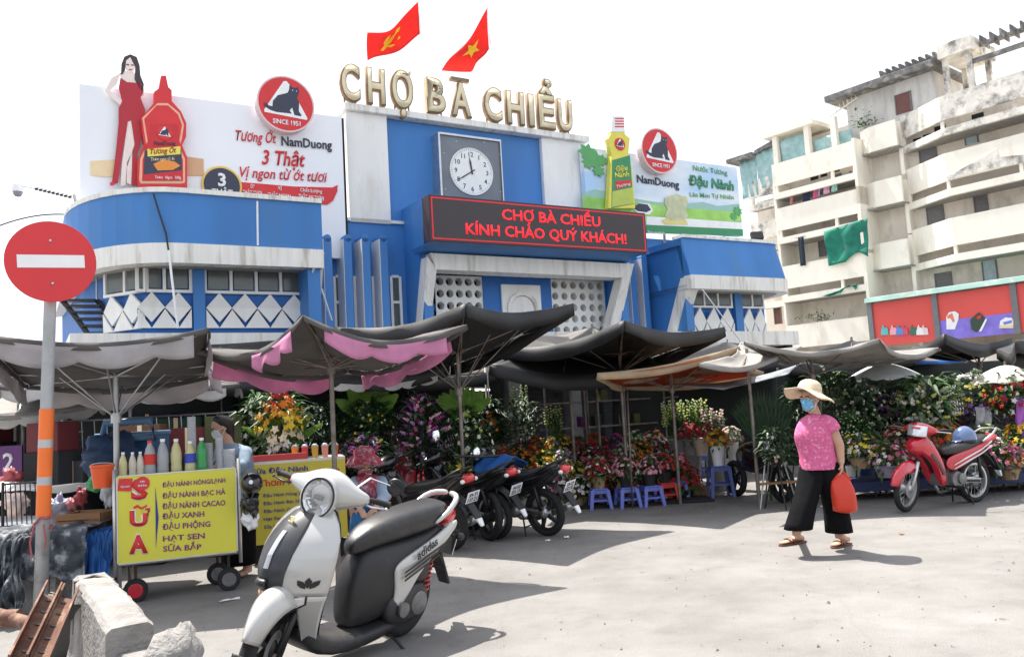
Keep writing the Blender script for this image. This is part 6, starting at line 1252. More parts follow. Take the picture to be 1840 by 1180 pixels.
for k, (px, py, r_) in enumerate(((225, 870, .06), (256, 868, .062))):
    c = ca(px, py, .03); mb = MB(); mb.prism(circle(r_, 20) if k else [(-.065, -.05), (.05, -.065), (.06, .05), (-.05, .055)], (c.x, -.034, c.z), X, Z, .004); st = obj('sticker', mb, RED, pn_)
    text('Sữa' if k else 'Đậu nành', 'lettering', PWHITE, st, (c.x, -.040, c.z - .025), X, Z, .075, .016, .002, .02, 0, 'C')
text('Nóng' if 0 else '24h', 'lettering', PWHITE, st, (c.x, -.040, c.z + .01), X, Z, .04, .016, .002, .02, 0, 'C')
for px, py, r_, w_, m_ in ((243, 1050, .105, .02, 'r'), (412, 1028, .105, .02, 'k'), (392, 1024, .105, .4, 'k')):
    c = ca(px, py, -w_); wl = thing('wheel', None, None); wl.parent = mk; cz = max(c.z, .105); cz = .105
    mb = MB(); mb.lathe([(.062, -.028), (.098, -.028), (.105, -.015), (.105, .015), (.098, .028), (.062, .028)], (c.x, w_ + .06, cz), 26, axis='Y'); obj('tyre', mb, RUBBER, wl, smooth=True, angle=40)
    mb = MB(); mb.lathe([(.064, -.03), (.055, -.031), (.05, -.022), (.02, -.024), (.018, -.036), (.001, -.036)], (c.x, w_ + .06, cz), 22, axis='Y'); obj('hub', mb, REDP if m_ == 'r' else CAST, wl, smooth=True, angle=40)
    mb = MB()
    for k in range(5): a = 2 * math.pi * k / 5; mb.lathe([(.007, -.029), (.007, -.02)], (c.x + .038 * math.cos(a), w_ + .06, cz + .038 * math.sin(a)), 8, axis='Y')
    obj('bolts', mb, STEEL, wl); mb = MB(); mb.tube([(c.x, w_ + .1, cz), (c.x, w_ + .1, zb_ - .02)], .015, 6); obj('fork', mb, RUST if m_ == 'r' else BLACKP, wl)
# bottles and cups on the cart
PET = lambda nm, c, tr=.25: mat(nm, c, .15, amp=.04, scale=5, coat=.4, transl=tr)
def bottle(label, px, pyt, rad, liquid, cap_c, kind='bottle', labelm=None, dy=.0):
    top = ca(px, pyt, -.14 - dy); base = zt_ - .06; h = top.z - base; o = FA and mk.matrix_world @ V((0, 0, 0)); wpos = CF.world(top.x, -(.14 + dy), base)
    t = thing('bottle', label, 'bottle', wpos, CA, 'bottles on the soya milk cart')
    mb = MB(); mb.lathe([(rad * .85, 0), (rad, .015), (rad, h * .30), (rad * .94, h * .36), (rad, h * .44), (rad, h * .62), (rad * .75, h * .78), (rad * .38, h * .90), (rad * .34, h * .95)], (0, 0, 0), 18); obj('body', mb, liquid, t, smooth=True, angle=50)
    mb = MB(); mb.lathe([(rad * .42, h * .93), (rad * .42, h), (.001, h)], (0, 0, 0), 14); obj('cap', mb, cap_c, t, smooth=True, angle=40)
    if labelm: mb = MB(); mb.lathe([(rad * 1.02, h * .40), (rad * 1.02, h * .66)], (0, 0, 0), 18, cap=False); obj('label', mb, labelm, t, smooth=True)
MILKY = PET('pale yellow soya milk', (.72, .68, .35)); MILKW = PET('creamy soya milk', (.74, .69, .58)); CLEARP = PET('cloudy clear plastic', (.55, .58, .60), .4); GRNP = PET('green plastic', (.05, .42, .12))
for q in (('small bottle of pale yellow milk, first on the left of the cart', 221, 812, .036, MILKY, PWHITE), ('small bottle of cream milk, second on the left of the cart', 238, 812, .034, MILKW, PWHITE), ('small bottle of cream milk beside the red labelled bottle', 252, 811, .034, MILKW, PWHITE), ('large bottle with a red label and yellow drink', 269, 791, .052, CLEARP, REDT, 'bottle', REDT), ('large empty cloudy bottle in the middle of the cart', 292, 788, .052, CLEARP, PWHITE), ('large bottle of pale yellow milk', 316, 788, .05, MILKY, PWHITE), ('large bottle with a blue label in front of the cups', 341, 792, .05, MILKY, PWHITE, 'bottle', plain('blue label', (.03, .06, .45))), ('green plastic bottle on the milk cart', 362, 786, .048, GRNP, PWHITE)): bottle(*q)
def cups(label, px, pyt, pyb, rad, m, dy=.1):
    a, b = ca(px, pyb, -.14 - dy), ca(px, pyt, -.14 - dy); t = thing('cup_stack', label, 'cups', CF.world(a.x, -(.14 + dy), zt_ - .06), CA, 'stacks of plastic cups on the milk cart'); h = b.z - zt_ + .06; n = max(6, int(h / .02)); prof = []
    for k in range(n): z = h * k / n; prof += [(rad * .86, z), (rad, z + h / n * .8), (rad * .97, z + h / n * .9)]
    mb = MB(); mb.lathe(prof, (0, 0, 0), 18, cap=True); obj('stack', mb, m, t, smooth=True, angle=60)
CUP = PET('translucent white cup', (.70, .72, .76), .5)
for q in (('tall stack of clear cups behind the blue labelled bottle', 346, 748, 860, .042, CUP, .25), ('short clear cup stack between green bottle and white cups', 376, 795, 850, .04, CLEARP), ('tall stack of white cups in front of the vendor', 395, 786, 846, .038, CUP), ('wide clear tub at the right end of the cart', 412, 806, 846, .06, CUP)): cups(*q)
# bag hanging on the right end of the cart and paper roll
bg_ = thing('helmet', 'black helmet hanging from the right end of the milk cart', 'helmet'); p = D(452, 868, 7.9); mb = MB(); mb.blob(p, (.10, .115, .105), 18, 10); obj('shell', mb, BLKP, bg_, smooth=True); mb = MB(); mb.tube([p + V((-.05, -.1, -.08)), p + V((0, -.12, -.2)), p + V((.05, -.1, -.08))], .01, 6); obj('strap', mb, BLACKP, bg_); mb = MB(); mb.lathe([(.02, 0), (.001, -.004)], p + V((.03, -.113, .02)), 10, axis='Y'); obj('badge', mb, PWHITE, bg_)
mb = MB(); p = D(450, 905, 7.95)
lump(mb, p, (.085, .08, .11), .5, 8); tag(obj('black_bag', mb, BLKP, None, smooth=True), 'black plastic bag hanging under the helmet by the cart', 'bag'); mb = MB(); p = D(449, 930, 8.0); lump(mb, p, (.08, .05, .10), .6, 2); tag(obj('white_bag', mb, PWHITE, None, smooth=True), 'crumpled white plastic bag below the black bag by the cart', 'bag')
# orange bucket, crates, ice box, racks
def pail(label, p, r0, r1, h, m, name='bucket'):
    t = thing(name, label, 'bucket', p); mb = MB(); mb.lathe([(.001, .004), (r0 * .97, .004), (r1 * .95, h), (r1 * 1.06, h), (r1 * 1.06, h - .02), (r1, h - .025), (r0, 0), (.001, 0)], (0, 0, 0), 20, cap=False); obj('shell', mb, m, t, smooth=True, angle=40)
    mb = MB(); mb.tube([(r1 * 1.03 * math.cos(a), 0, h + .8 * r1 * math.sin(a) * .2) for a in [math.pi * k / 8 for k in range(9)]], .004, 5); obj('handle', mb, STEEL, t); return t
ob = pail('orange plastic bucket hanging beside the yellow menu panel', D(184, 876, 7.7), .075, .10, .21, plain('orange plastic', (.75, .10, .02), .35))
tb = thing('ice_chest', 'blue plastic chest with a carrying handle behind the bottles', 'box'); p = D(240, 812, 8.9); mb = MB(); mb.box(p, (.62, .4, .36)); obj('body', mb, mat('blue tub plastic', (.03, .09, .19), .45, amp=.25), tb, bevel=.03)
q = p + V((.05, -.22, .2)); mb = MB(); mb.tube([q + V((-.27, 0, -.05)), q + V((-.24, 0, .12)), q + V((.24, 0, .12)), q + V((.27, 0, -.05)), q + V((-.27, 0, -.05))], .04, 10); obj('handle', mb, plain('pale blue plastic', (.08, .17, .29)), tb, smooth=True); mb = MB(); mb.box(p + V((0, 0, .19)), (.64, .42, .05)); obj('lid', mb, plain('pale blue plastic', (.08, .17, .29)), tb, bevel=.015)
mb = MB(); p = D(196, 822, 8.5); lump(mb, p, (.26, .2, .24), .5, 4); tag(obj('blue_sack', mb, mat('blue woven sack', (.012, .035, .09), .7, amp=.4, scale=8, bump=.4, bscale=9), None, smooth=True), 'lumpy dark blue sack left of the canopy pole', 'sack')
def table_(label, c, wd, dp_, h, m, ang=0):
    t = thing('table', label, 'table', V((c.x, c.y, 0)), ang); mb = MB(); mb.box((0, 0, h), (wd, dp_, .035)); obj('top', mb, m, t, bevel=.006)
    for x in (-1, 1):
        for y in (-1, 1): mb = MB(); mb.tube([(x * (wd / 2 - .05), y * (dp_ / 2 - .05), h), (x * (wd / 2 - .02), y * (dp_ / 2 - .02), 0)], .018, 6); obj('leg', mb, POLE, t)
WOOD = mat('worn brown wood', (.24, .12, .05), .6, amp=.25, scale=3, stretch=(1, 8, 8))
bx_ = thing('wooden_crate', 'brown wooden crate between the sign pole and the milk cart', 'crate'); p = D(160, 938, 8.1)
for k in range(3): mb = MB(); mb.box(p + V((0, -.2, -.06 + .07 * k)), (.42, .02, .06)); obj('slat', mb, WOOD, bx_)
mb = MB(); mb.box(p + V((0, 0, -.1)), (.42, .4, .02)); mb.box(p + V((-.2, 0, 0)), (.02, .4, .2)); mb.box(p + V((.2, 0, 0)), (.02, .4, .2)); mb.box(p + V((0, .2, 0)), (.42, .02, .2)); obj('box', mb, WOOD, bx_)
table_('low table under the brown wooden crate', V((p.x, p.y, 0)), .6, .5, p.z - .13, ALU)
table_('long white table with goods behind the sign pole', D(100, 900, 9.6), 2.0, .8, .62, PWHITE, .1)
table_('small white table at the far left behind the racks', D(10, 900, 9.2), .9, .7, .45, PWHITE, .1)
mb = MB(); p = D(60, 885, 9.5); mb.sheet(lambda a, b: p + V((-.8 + 1.5 * a, -.35 + .7 * b, .02 + .10 * math.sin(a * 6) * math.sin(b * 3) + .08 * a)), 20, 10); tag(obj('white_cloth', mb, mat('white cloth', (.75, .74, .72), .8, amp=.05), None, smooth=True, solid=.01), 'rumpled white cloth over the table behind the sign pole', 'cloth')
mb = MB(); p = D(196, 935, 8.4); mb.blob(p, (.1, .12, .2), 10, 8, .15)
for k, (px, py, dep, sz, cc, lab) in enumerate(((105, 915, 8.8, (.12, .10, .16), (.30, .30, .40), 'lavender plastic bag on the ground behind the sign pole'), (146, 893, 8.7, (.07, .06, .11), (.22, .02, .03), 'dark red diamond shaped lantern on a stick by the crate'), (195, 885, 8.2, (.07, .06, .16), (.5, .52, .55), 'grey plastic jug hanging below the orange bucket'), (170, 870, 8.3, (.07, .06, .07), (.05, .35, .12), 'green plastic bag hanging beside the orange bucket'), (30, 905, 8.8, (.14, .1, .12), (.7, .55, .5), 'pale bundle at the far left edge'), (130, 905, 8.8, (.06, .08, .07), (.35, .12, .13), 'pink red bundle right of the sign pole'), (20, 860, 9.6, (.12, .10, .14), (.30, .05, .06), 'dark red bundle at the left edge under the low canopy'), (178, 965, 8.0, (.12, .1, .16), (.05, .2, .4), 'blue printed bag under the brown crate'))):
    p = D(px, py, dep); mb = MB(); lump(mb, p, V(sz) * .9, .7, k + 11); tag(obj('bag', mb, plain('bag plastic %d' % k, cc, .5), None, smooth=True), lab, 'bag')
def rack(label, c, wd, h, n, m, ang=0, rows=2):
    t = thing('rack', label, 'rack', V((c.x, c.y, 0)), ang)
    mb = MB()
    for x in (-wd / 2, wd / 2): mb.tube([(x, 0, 0), (x, 0, h)], .015, 6)
    for r_ in range(rows): mb.tube([(-wd / 2, 0, h - .02 - r_ * .35), (wd / 2, 0, h - .02 - r_ * .35)], .012, 6)
    obj('frame', mb, m, t); mb = MB()
    for k in range(n): x = -wd / 2 + wd * (k + .5) / n; mb.tube([(x, 0, h - .02), (x + .03, -.04, h - .5)], .006, 5)
    obj('hooks', mb, m, t)
rack('steel display rack with hooks behind the milk cart', D(270, 760, 10.2), 2.0, 1.72, 14, GALV, .15, 3); rack('tall pipe rack behind the vendor', D(360, 760, 10.8), 1.6, 1.65, 8, GALV, .1, 4); rack('bundle of thin leaning rods left of the sign pole', D(45, 860, 8.6), .4, 1.1, 9, BLACKP, .3, 1)
# stall furniture and dark goods in the shade at the far left
rnd.seed(31)
STUFF = [('maroon', (.12, .015, .02)), ('navy', (.015, .02, .07)), ('charcoal', (.03, .03, .032)), ('olive', (.06, .07, .02)), ('purple', (.10, .02, .12)), ('grey', (.16, .16, .165)), ('rust brown', (.14, .06, .03)), ('dark green', (.015, .06, .03))]
for k in range(26):
    cn, cc = STUFF[k % 8]; px, py, dep = rnd.uniform(-30, 420), rnd.uniform(770, 850), rnd.uniform(9.8, 12.5); p = D(px, py, dep)
    s_ = V((rnd.uniform(.15, .38), rnd.uniform(.1, .25), rnd.uniform(.1, .25))); t = thing('goods_box', '%s carton of market goods in the shade behind the milk cart' % cn, 'box', V((p.x, p.y, 0)), rnd.uniform(-.4, .4), 'cartons of goods behind the milk cart')
    mb = MB(); mb.box((0, 0, p.z), (s_.x * 2, s_.y * 2, s_.z * 2)); obj('carton', mb, plain('goods ' + cn, cc, .7), t, bevel=.01); mb = MB(); mb.box((0, 0, (p.z - s_.z) / 2), (s_.x * 2.2, s_.y * 2.2, max(.02, p.z - s_.z))); obj('stand', mb, DARK, t); mb = MB(); mb.box((0, -s_.y - .002, p.z), (.05, .003, s_.z * 1.98)); obj('tape', mb, CREAM, t)
sb = thing('price_board', 'small purple board with a white 2 on it at the left edge', 'sign'); p = D(14, 832, 10.2); mb = MB(); mb.box(p, (.36, .03, .42)); obj('board', mb, plain('purple board', (.12, .03, .16)), sb); text('2', 'lettering', PWHITE, sb, p + V((-.05, -.018, -.08)), X, Z, None, .2, .004, .02); mb = MB(); mb.tube([p - Z * .2, V((p.x, p.y, 0))], .015, 6); obj('post', mb, POLE, sb)
cart2 = thing('drinks_cart', 'second yellow drinks cart behind the scooter with blue and red lettering', 'cart'); TL, TR, BL = D(444, 836, 9.3), D(620, 822, 9.6), D(440, 962, 9.3)
y2 = (V((TR.x, TR.y, 0)) - V((TL.x, TL.y, 0))); L2 = y2.length; cart2.location = V((TL.x, TL.y, 0)); cart2.rotation_euler = (0, 0, math.atan2(y2.y, y2.x))
bpy.context.view_layer.update(); zz = TL.z
mb = MB(); mb.span((0, 0, .22), (L2, .02, zz)); pn2 = obj('menu_panel', mb, mat('mustard printed vinyl', (.55, .48, .05), .45, amp=.05), cart2)
mb = MB(); mb.span((.0, .025, .22), (L2, .6, .26)); mb.span((0, .0, zz), (L2, .62, zz + .03)); mb.span((0, .6, .22), (L2, .62, zz)); mb.span((L2 - .01, .02, .26), (L2, .6, zz)); obj('body', mb, ALU, cart2)
mb = MB(); mb.span((0.02, -.01, zz + .03), (L2 * .6, .05, zz + .10)); obj('red_trim', mb, plain('red white trim', (.5, .05, .05)), cart2)
for x in (.1, L2 - .1): mb = MB(); mb.lathe([(.1, -.02), (.11, 0), (.1, .02)], (x, .1, .11), 18, axis='Y'); obj('wheel', mb, RUBBER, cart2)
for s, x0, z0, wd, cap, m_ in (('Sữa Đậu Nành', .05, zz - .10, .60, .055, plain('navy print', (.03, .03, .25))), ('Thơm Ngon', .12, zz - .24, .55, .07, REDT), ('0902', L2 - .32, zz - .17, .26, .07, plain('brown red print', (.35, .06, .03)))): text(s, 'lettering', m_, pn2, (x0, -.003, z0), X, Z, wd, cap, .002, .02)
for k, s in enumerate(('Đậu Nành Nóng Lạnh', 'Đậu Nành Bạc Hà', 'Đậu Nành Cacao', 'Hạt Sen', 'Sữa Bắp')): text(s, 'lettering', plain('navy print', (.03, .03, .25)), pn2, (.16, -.003, zz - .36 - k * .085), X, Z, .045 * len(s) * .6, .035, .002, .01)
for k in range(5):
    p = D(530 + k * 18, 812, 9.6); t = thing('drink_cup', ['orange', 'cherry', 'amber', 'salmon', 'scarlet'][k] + ' drink cup on the second yellow cart', 'cup', V((p.x, p.y, zz + .03)), 0, 'drink cups on the yellow cart'); mb = MB(); mb.lathe([(.03, 0), (.042, .13)], (0, 0, 0), 12); obj('cup', mb, plain('drink %d' % k, [(.6, .25, .03), (.5, .06, .06), (.55, .35, .05), (.7, .3, .2), (.6, .1, .04)][k], .3), t, smooth=True, angle=40); mb = MB(); mb.lathe([(.044, .13), (.02, .16)], (0, 0, 0), 12); obj('lid', mb, CUP, t, smooth=True)
# ------------------------------------------------------------------ flower stalls
FC = {'crimson': (.30, .01, .03), 'red': (.55, .02, .03), 'scarlet': (.62, .05, .02), 'orange': (.70, .20, .02), 'amber': (.72, .36, .03), 'yellow': (.75, .58, .05), 'lemon': (.68, .65, .18), 'white': (.78, .77, .72), 'cream': (.72, .66, .48), 'pink': (.70, .22, .33), 'rose': (.62, .10, .20), 'blush': (.74, .45, .48), 'magenta': (.45, .04, .22), 'purple': (.22, .05, .25), 'lilac': (.45, .28, .52), 'violet': (.28, .08, .40), 'lime': (.35, .48, .08), 'pale green': (.38, .46, .26), 'coral': (.70, .20, .14), 'peach': (.75, .42, .25)}
def fm(c): return mat('petal ' + c, FC[c], .7, amp=.22, scale=30, transl=.2)
LEAFM = [mat('leaf mid', (.045, .12, .025), .5, amp=.35, scale=9, transl=.25), mat('leaf dark', (.016, .05, .016), .5, amp=.35, scale=9, transl=.15), mat('leaf bright', (.11, .23, .025), .5, amp=.3, scale=9, transl=.35), mat('leaf grey green', (.12, .17, .10), .6, amp=.3, scale=9, transl=.2)]
BASK = mat('wicker basket', (.36, .24, .13), .8, amp=.3, scale=30); PAPER = {'k': BASK}
def paper(c, v): return plain('wrapping ' + c, v, .6)
WRAPS = [BASK, paper('pale', (.66, .62, .58)), paper('black', (.02, .02, .022)), paper('pink', (.62, .30, .36)), paper('mauve', (.35, .26, .38))]
def flower(mb, c, d, s, petals=5):
    d = V(d).normalized(); a = d.cross(Z if abs(d.z) < .9 else X).normalized(); b = d.cross(a); o = len(mb.v); n = petals * 2; ph = rnd.uniform(0, 6.28); vs = [c + d * s * .28]
    for k in range(n):
        an = ph + 2 * math.pi * k / n; r = s * (1 if k % 2 == 0 else .62) * rnd.uniform(.85, 1.1); vs.append(c + (a * math.cos(an) + b * math.sin(an)) * r + d * s * (.18 if k % 2 == 0 else -.05))
    vs.append(c - d * s * .5); mb.add(vs, [(0, 1 + k, 1 + (k + 1) % n) for k in range(n)] + [(n + 1, 1 + (k + 1) % n, 1 + k) for k in range(n)])
def leaf(mb, p, d, L, wd, droop=.25):
    d = V(d).normalized(); s = d.cross(Z); s = s.normalized() if s.length > .01 else X; q = p + d * L * .5 + Z * L * .06; e = p + d * L - Z * L * droop
    up = s.cross(d) * wd * .3
    mb.add([p, q + s * wd + up, e, q - s * wd + up, q], [(0, 4, 2, 1), (0, 3, 2, 4)])
used_labels = set()
def uniq(l):
    assert l not in used_labels, l
    assert len(l.split()) <= 16, l
    used_labels.add(l); return l
def rdir(zmin=-.2):
    while True:
        v = V((rnd.uniform(-1, 1), rnd.uniform(-1, 1), rnd.uniform(zmin, 1)))
        if .1 < v.length < 1: return v.normalized()
def blooms_obj(t, mbs, cols, lm, lmesh):
    mb = MB(); ms = []
    for k, c in enumerate(cols): ms.append(fm(c))
    o = obj('blossoms', mbs, ms, t); obj('foliage', lmesh, lm, t); return o
def bouquet(label, base, r, h, cols, group, pot=BASK, nf=46, fs=.036, dome=.8, leafm=0, poth=.16, handle=True):
    t = thing('flower_basket', uniq(label), 'flowers', base, 0, group)
    mb = MB(); lf = MB(); c = V((0, 0, poth + h * .25))
    for k in range(nf):
        d = rdir(-.15); mb.mat(min(len(cols) - 1, int(len(cols) * rnd.random() ** 1.25))); f = rnd.uniform(.8, 1.08); flower(mb, c + V((d.x * r * f, d.y * r * f, d.z * h * dome * f)), d + Z * .25, fs * rnd.uniform(.75, 1.3))
    for k in range(int(nf * 1.6)):
        d = rdir(-.35); leaf(lf, c + V((d.x * r, d.y * r, d.z * h * dome)) * rnd.uniform(.45, .8), d + Z * .2, r * rnd.uniform(.4, .75), r * .10)
    blooms_obj(t, mb, cols, LEAFM[leafm], lf)
    mb = MB(); mb.lathe([(.001, 0), (r * .42, 0), (r * .50, poth * .5), (r * .62, poth), (r * .55, poth), (.001, poth * .8)], (0, 0, 0), 14); obj('basket', mb, pot, t, smooth=True, angle=40)
    if handle: mb = MB(); mb.tube([(r * .58 * math.cos(a), 0, poth + (h * 1.15) * math.sin(a)) for a in [math.pi * k / 10 for k in range(11)]], .008, 5); obj('handle', mb, pot, t)
    return t
def stool(label, p, m, h=.30, wd=.30, rz=0, group='low plastic stools under the flower baskets'):
    t = thing('plastic_stool', uniq(label), 'stool', p, rz, group); a = wd / 2
    mb = MB(); mb.span((-a * .82, -a * .82, h - .025), (a * .82, a * .82, h)); obj('seat', mb, m, t, bevel=.012)
    for sx in (-1, 1):
        for sy in (-1, 1):
            q = lambda f, z: V((sx * a * f, sy * a * f, z)); w_ = .024
            mb = MB(); mb.hexa([q(1, 0) + V((-w_, -w_, 0)), q(1, 0) + V((w_, -w_, 0)), q(1, 0) + V((w_, w_, 0)), q(1, 0) + V((-w_, w_, 0)), q(.74, h - .02) + V((-w_ * 1.3, -w_ * 1.3, 0)), q(.74, h - .02) + V((w_, -w_ * 1.3, 0)), q(.74, h - .02) + V((w_ * 1.3, w_, 0)), q(.74, h - .02) + V((-w_, w_ * 1.3, 0))]); obj('leg', mb, m, t)
    for s in (-1, 1):
        mb = MB(); mb.box((0, s * a * .86, h * .42), (a * 1.6, .014, .028)); mb.box((s * a * .86, 0, h * .42), (.014, a * 1.6, .028)); mb.box((0, s * a * .8, h - .05), (a * 1.5, .014, .05)); mb.box((s * a * .8, 0, h - .05), (.014, a * 1.5, .05)); obj('brace', mb, m, t)
    return t
BLUS = plain('lavender blue plastic', (.13, .17, .55), .4); REDS = plain('red stool plastic', (.60, .05, .04), .4); BLUD = plain('dull blue plastic', (.08, .12, .36), .45)
rnd.seed(11)
FRONT = 'flower baskets in the front row on stools'
for lab, slab, sm, px, py, cols, nf in (('crimson and white rose basket with beige wicker on the leftmost front blue stool', 'blue stool under the crimson rose basket', BLUS, 1079, 913, ('crimson', 'red', 'white'), 80),
    ('pink and blush basket on the second front blue stool', 'blue stool under the pink and blush basket', BLUS, 1128, 911, ('pink', 'blush', 'white'), 60),
    ('blush rose basket on the third front blue stool', 'blue stool under the blush rose basket', BLUS, 1170, 908, ('blush', 'pink'), 60),
    ('small red basket on the red front stool', 'red stool under the small red basket', REDS, 1197, 902, ('red', 'scarlet', 'pink'), 54),
    ('hot pink and red basket at the right end of the front row', 'pale blue stool at the right end of the front row', BLUS, 1219, 896, ('pink', 'red', 'blush'), 56)):
    g = G(px, py); stool(slab, g, sm, rz=rnd.uniform(-.2, .3)); bouquet(lab, g + Z * .30, .19, .26, cols, FRONT, pot=WRAPS[0] if px < 1100 else WRAPS[2], nf=nf, fs=.034)
g = G(1248, 888); stool('red stool alone right of the front row', g + V((.0, .3, 0)), REDS)
for k, (px, py, lab) in enumerate(((1022, 908, 'dull blue stool behind the rightmost black motorbike'), (1100, 905, 'dull blue stool set back between the first two front baskets'), (1148, 902, 'dull blue stool set back between the second and third front baskets'))): stool(lab, G(px, py) + V((0, .35, 0)), BLUD, .28)
BANK = 'flower baskets on the stepped bank'
rowsd = [(0, 'lowest step', 12.95, .34, .22), (1, 'second step', 13.6, .52, .22), (2, 'third step', 14.25, .70, .22), (3, 'top step', 14.9, .86, .22)]
PAL = [[('white', 'lime', 'lily'), ('blush', 'white', 'rose'), ('magenta', 'white', 'carnation'), ('white', 'cream', 'lily'), ('crimson', 'red', 'rose'), ('amber', 'yellow', 'gerbera'), ('rose', 'white', 'carnation'), ('coral', 'red', 'rose'), ('red', 'crimson', 'carnation')],
       [('red', 'white', 'carnation'), ('orange', 'scarlet', 'gerbera'), ('white', 'blush', 'daisy'), ('yellow', 'lemon', 'chrysanthemum'), ('crimson', 'rose', 'rose'), ('red', 'pink', 'gerbera'), ('scarlet', 'orange', 'carnation'), ('crimson', 'scarlet', 'gerbera'), ('orange', 'white', 'daisy')],
       [('scarlet', 'red', 'gerbera'), ('orange', 'amber', 'gerbera'), ('yellow', 'amber', 'gerbera'), ('lilac', 'white', 'daisy'), ('red', 'rose', 'rose'), ('crimson', 'magenta', 'rose'), ('pale green', 'white', 'daisy'), ('amber', 'orange', 'rose'), ('crimson', 'white', 'gerbera')],
       [('orange', 'coral', 'gerbera'), ('coral', 'pink', 'gerbera'), ('red', 'orange', 'gerbera'), ('amber', 'yellow', 'rose'), ('rose', 'crimson', 'carnation'), ('red', 'scarlet', 'rose'), ('magenta', 'purple', 'carnation'), ('pale green', 'cream', 'lily'), ('coral', 'peach', 'rose')]]
xsr = [(905, 1250), (900, 1240), (885, 1215), (880, 1200)]
mbst = {}
for ri, nm, dep, hz0, r_ in rowsd:
    for k, (c1_, c2_, fl_n) in enumerate(PAL[ri]):
        px = xsr[ri][0] + (xsr[ri][1] - xsr[ri][0]) * (k + .5 + rnd.uniform(-.12, .12)) / 9; q = D(px, 850, dep); b = V((q.x, dep + rnd.uniform(-.12, .12) + .07 * (k - 4), hz0 - .34))
        bouquet('%s and %s %s basket on the %s of the flower bank' % (c1_, c2_, fl_n, nm), b, rnd.uniform(.21, .29), rnd.uniform(.30, .40), (c1_, c2_, 'white') if rnd.random() < .25 else (c1_, c2_), BANK, WRAPS[rnd.randrange(5)], 64, .04, .8, rnd.choice((0, 0, 1)), .14, False)
    a, b_ = D(xsr[ri][0] - 10, 850, dep - .32), D(xsr[ri][1] + 15, 850, dep + .3)
    mb = MB(); hh = max(.04, hz0 - .35); mb.span((a.x, dep - .3, .0), (b_.x, dep + .33, hh)); o = tag(obj('display_step', mb, WOOD if ri else DARK, None, bevel=.01), 'plank display step carrying the %s of flower baskets' % ['lowest row', 'second row', 'third row', 'top row'][ri], 'shelf')
# tall standing arrangements
def arrangement(label, px, pyt, pyb, dep, wpx, cols, leafs=(0, 1), nf=90, fs=.045, nl=260, shape='egg', spike=False, cols_by_h=None, ribbon=None, ll=.24, group='tall flower arrangements on stands'):
    top, bot = D(px, pyt, dep), D(px, pyb, dep); r = wpx * dep / FPX; t = thing('flower_arrangement', uniq(label), 'flowers', V((top.x, dep, 0)), 0, group)
    H0, H1 = bot.z, top.z; mb = MB(); lfs = [MB(), MB()]
    def prof(f): return {'egg': math.sin(math.pi * min(1, .12 + .88 * f)) ** .7, 'cone': 1 - .8 * f, 'fan': .35 + .65 * math.sin(math.pi * (.15 + .6 * f)), 'ball': math.sqrt(max(0, 1 - (2 * f - 1) ** 2)) + .05}[shape]
    for k in range(nf):
        f = rnd.random() ** .85; a = rnd.uniform(0, 6.28); rr = r * prof(f) * math.sqrt(rnd.uniform(.35, 1.05)); p = V((rr * math.cos(a), rr * math.sin(a) * .75 - .05, H0 + (H1 - H0) * f)); d = V((math.cos(a), math.sin(a) - .3, .5 * f))
        if cols_by_h: mb.mat(min(len(cols) - 1, int((1 - f) * len(cols) + rnd.uniform(-.4, .4))) if (1 - f) * len(cols) > .4 else 0)
        else: mb.mat(rnd.randrange(len(cols)))
        if spike:
            for j in range(4): flower(mb, p + d.normalized() * (.035 * j), d, fs * (1 - .16 * j), 4)
        else: flower(mb, p, d, fs * rnd.uniform(.7, 1.25))
    for k in range(nl):
        f = rnd.random(); a = rnd.uniform(0, 6.28); rr = r * prof(f) * rnd.uniform(.2, .85); p = V((rr * math.cos(a), rr * math.sin(a) * .75, H0 + (H1 - H0) * f)); leaf(lfs[0 if rnd.random() < .55 else 1], p, V((math.cos(a), math.sin(a) - .2, rnd.uniform(-.1, .9))), ll * rnd.uniform(.5, 1.2), ll * .11)
    mb2 = MB()
    ms = [fm(c) for c in cols]; obj('blossoms', mb, ms, t); obj('foliage', lfs[0], LEAFM[leafs[0]], t); obj('dark_foliage', lfs[1], LEAFM[leafs[1]], t)
    for k in range(3): a = 2 * math.pi * k / 3 + .5; mb2.tube([(0, 0, H0 + (H1 - H0) * .5), (.22 * math.cos(a), .22 * math.sin(a), 0)], .012, 5)
    obj('stand', mb2, BLACKP, t)
    if ribbon:
        rb_ = MB(); rb_.sheet(lambda u, v: V((-.10 + .2 * u + .02 * math.sin(v * 9), -r * .5 - .08 + .03 * math.sin(u * 9 + v * 5), H0 + .25 - (.62) * v)), 8, 12); obj('ribbon', rb_, ribbon, t, smooth=True, solid=.004)
    return t
def fanleaves(t, n, L, wd, m, z, spread=1.2, y=.05, lean=.3):
    mb = MB()
    for k in range(n):
        a = -spread + 2 * spread * (k + .5) / n + rnd.uniform(-.06, .06); d = V((math.sin(a), rnd.uniform(-.2, .15), math.cos(a) * 1.0)).normalized(); s_ = d.cross(Y).normalized(); p0 = V((0, y, z)); rows = []
        for j in range(7):
            f = j / 6; ww = wd * math.sin(math.pi * (.08 + .88 * f)) ** .8; c = p0 + d * L * f + V((0, -lean * L * f * f * .35, -.06 * f * f)); rows += [c - s_ * ww, c + Y * .01, c + s_ * ww]
        fs = []
        for j in range(6): fs += [(j * 3, j * 3 + 1, j * 3 + 4, j * 3 + 3), (j * 3 + 1, j * 3 + 2, j * 3 + 5, j * 3 + 4)]
        mb.add(rows, fs)
    return obj('broad_leaves', mb, m, t, smooth=True)
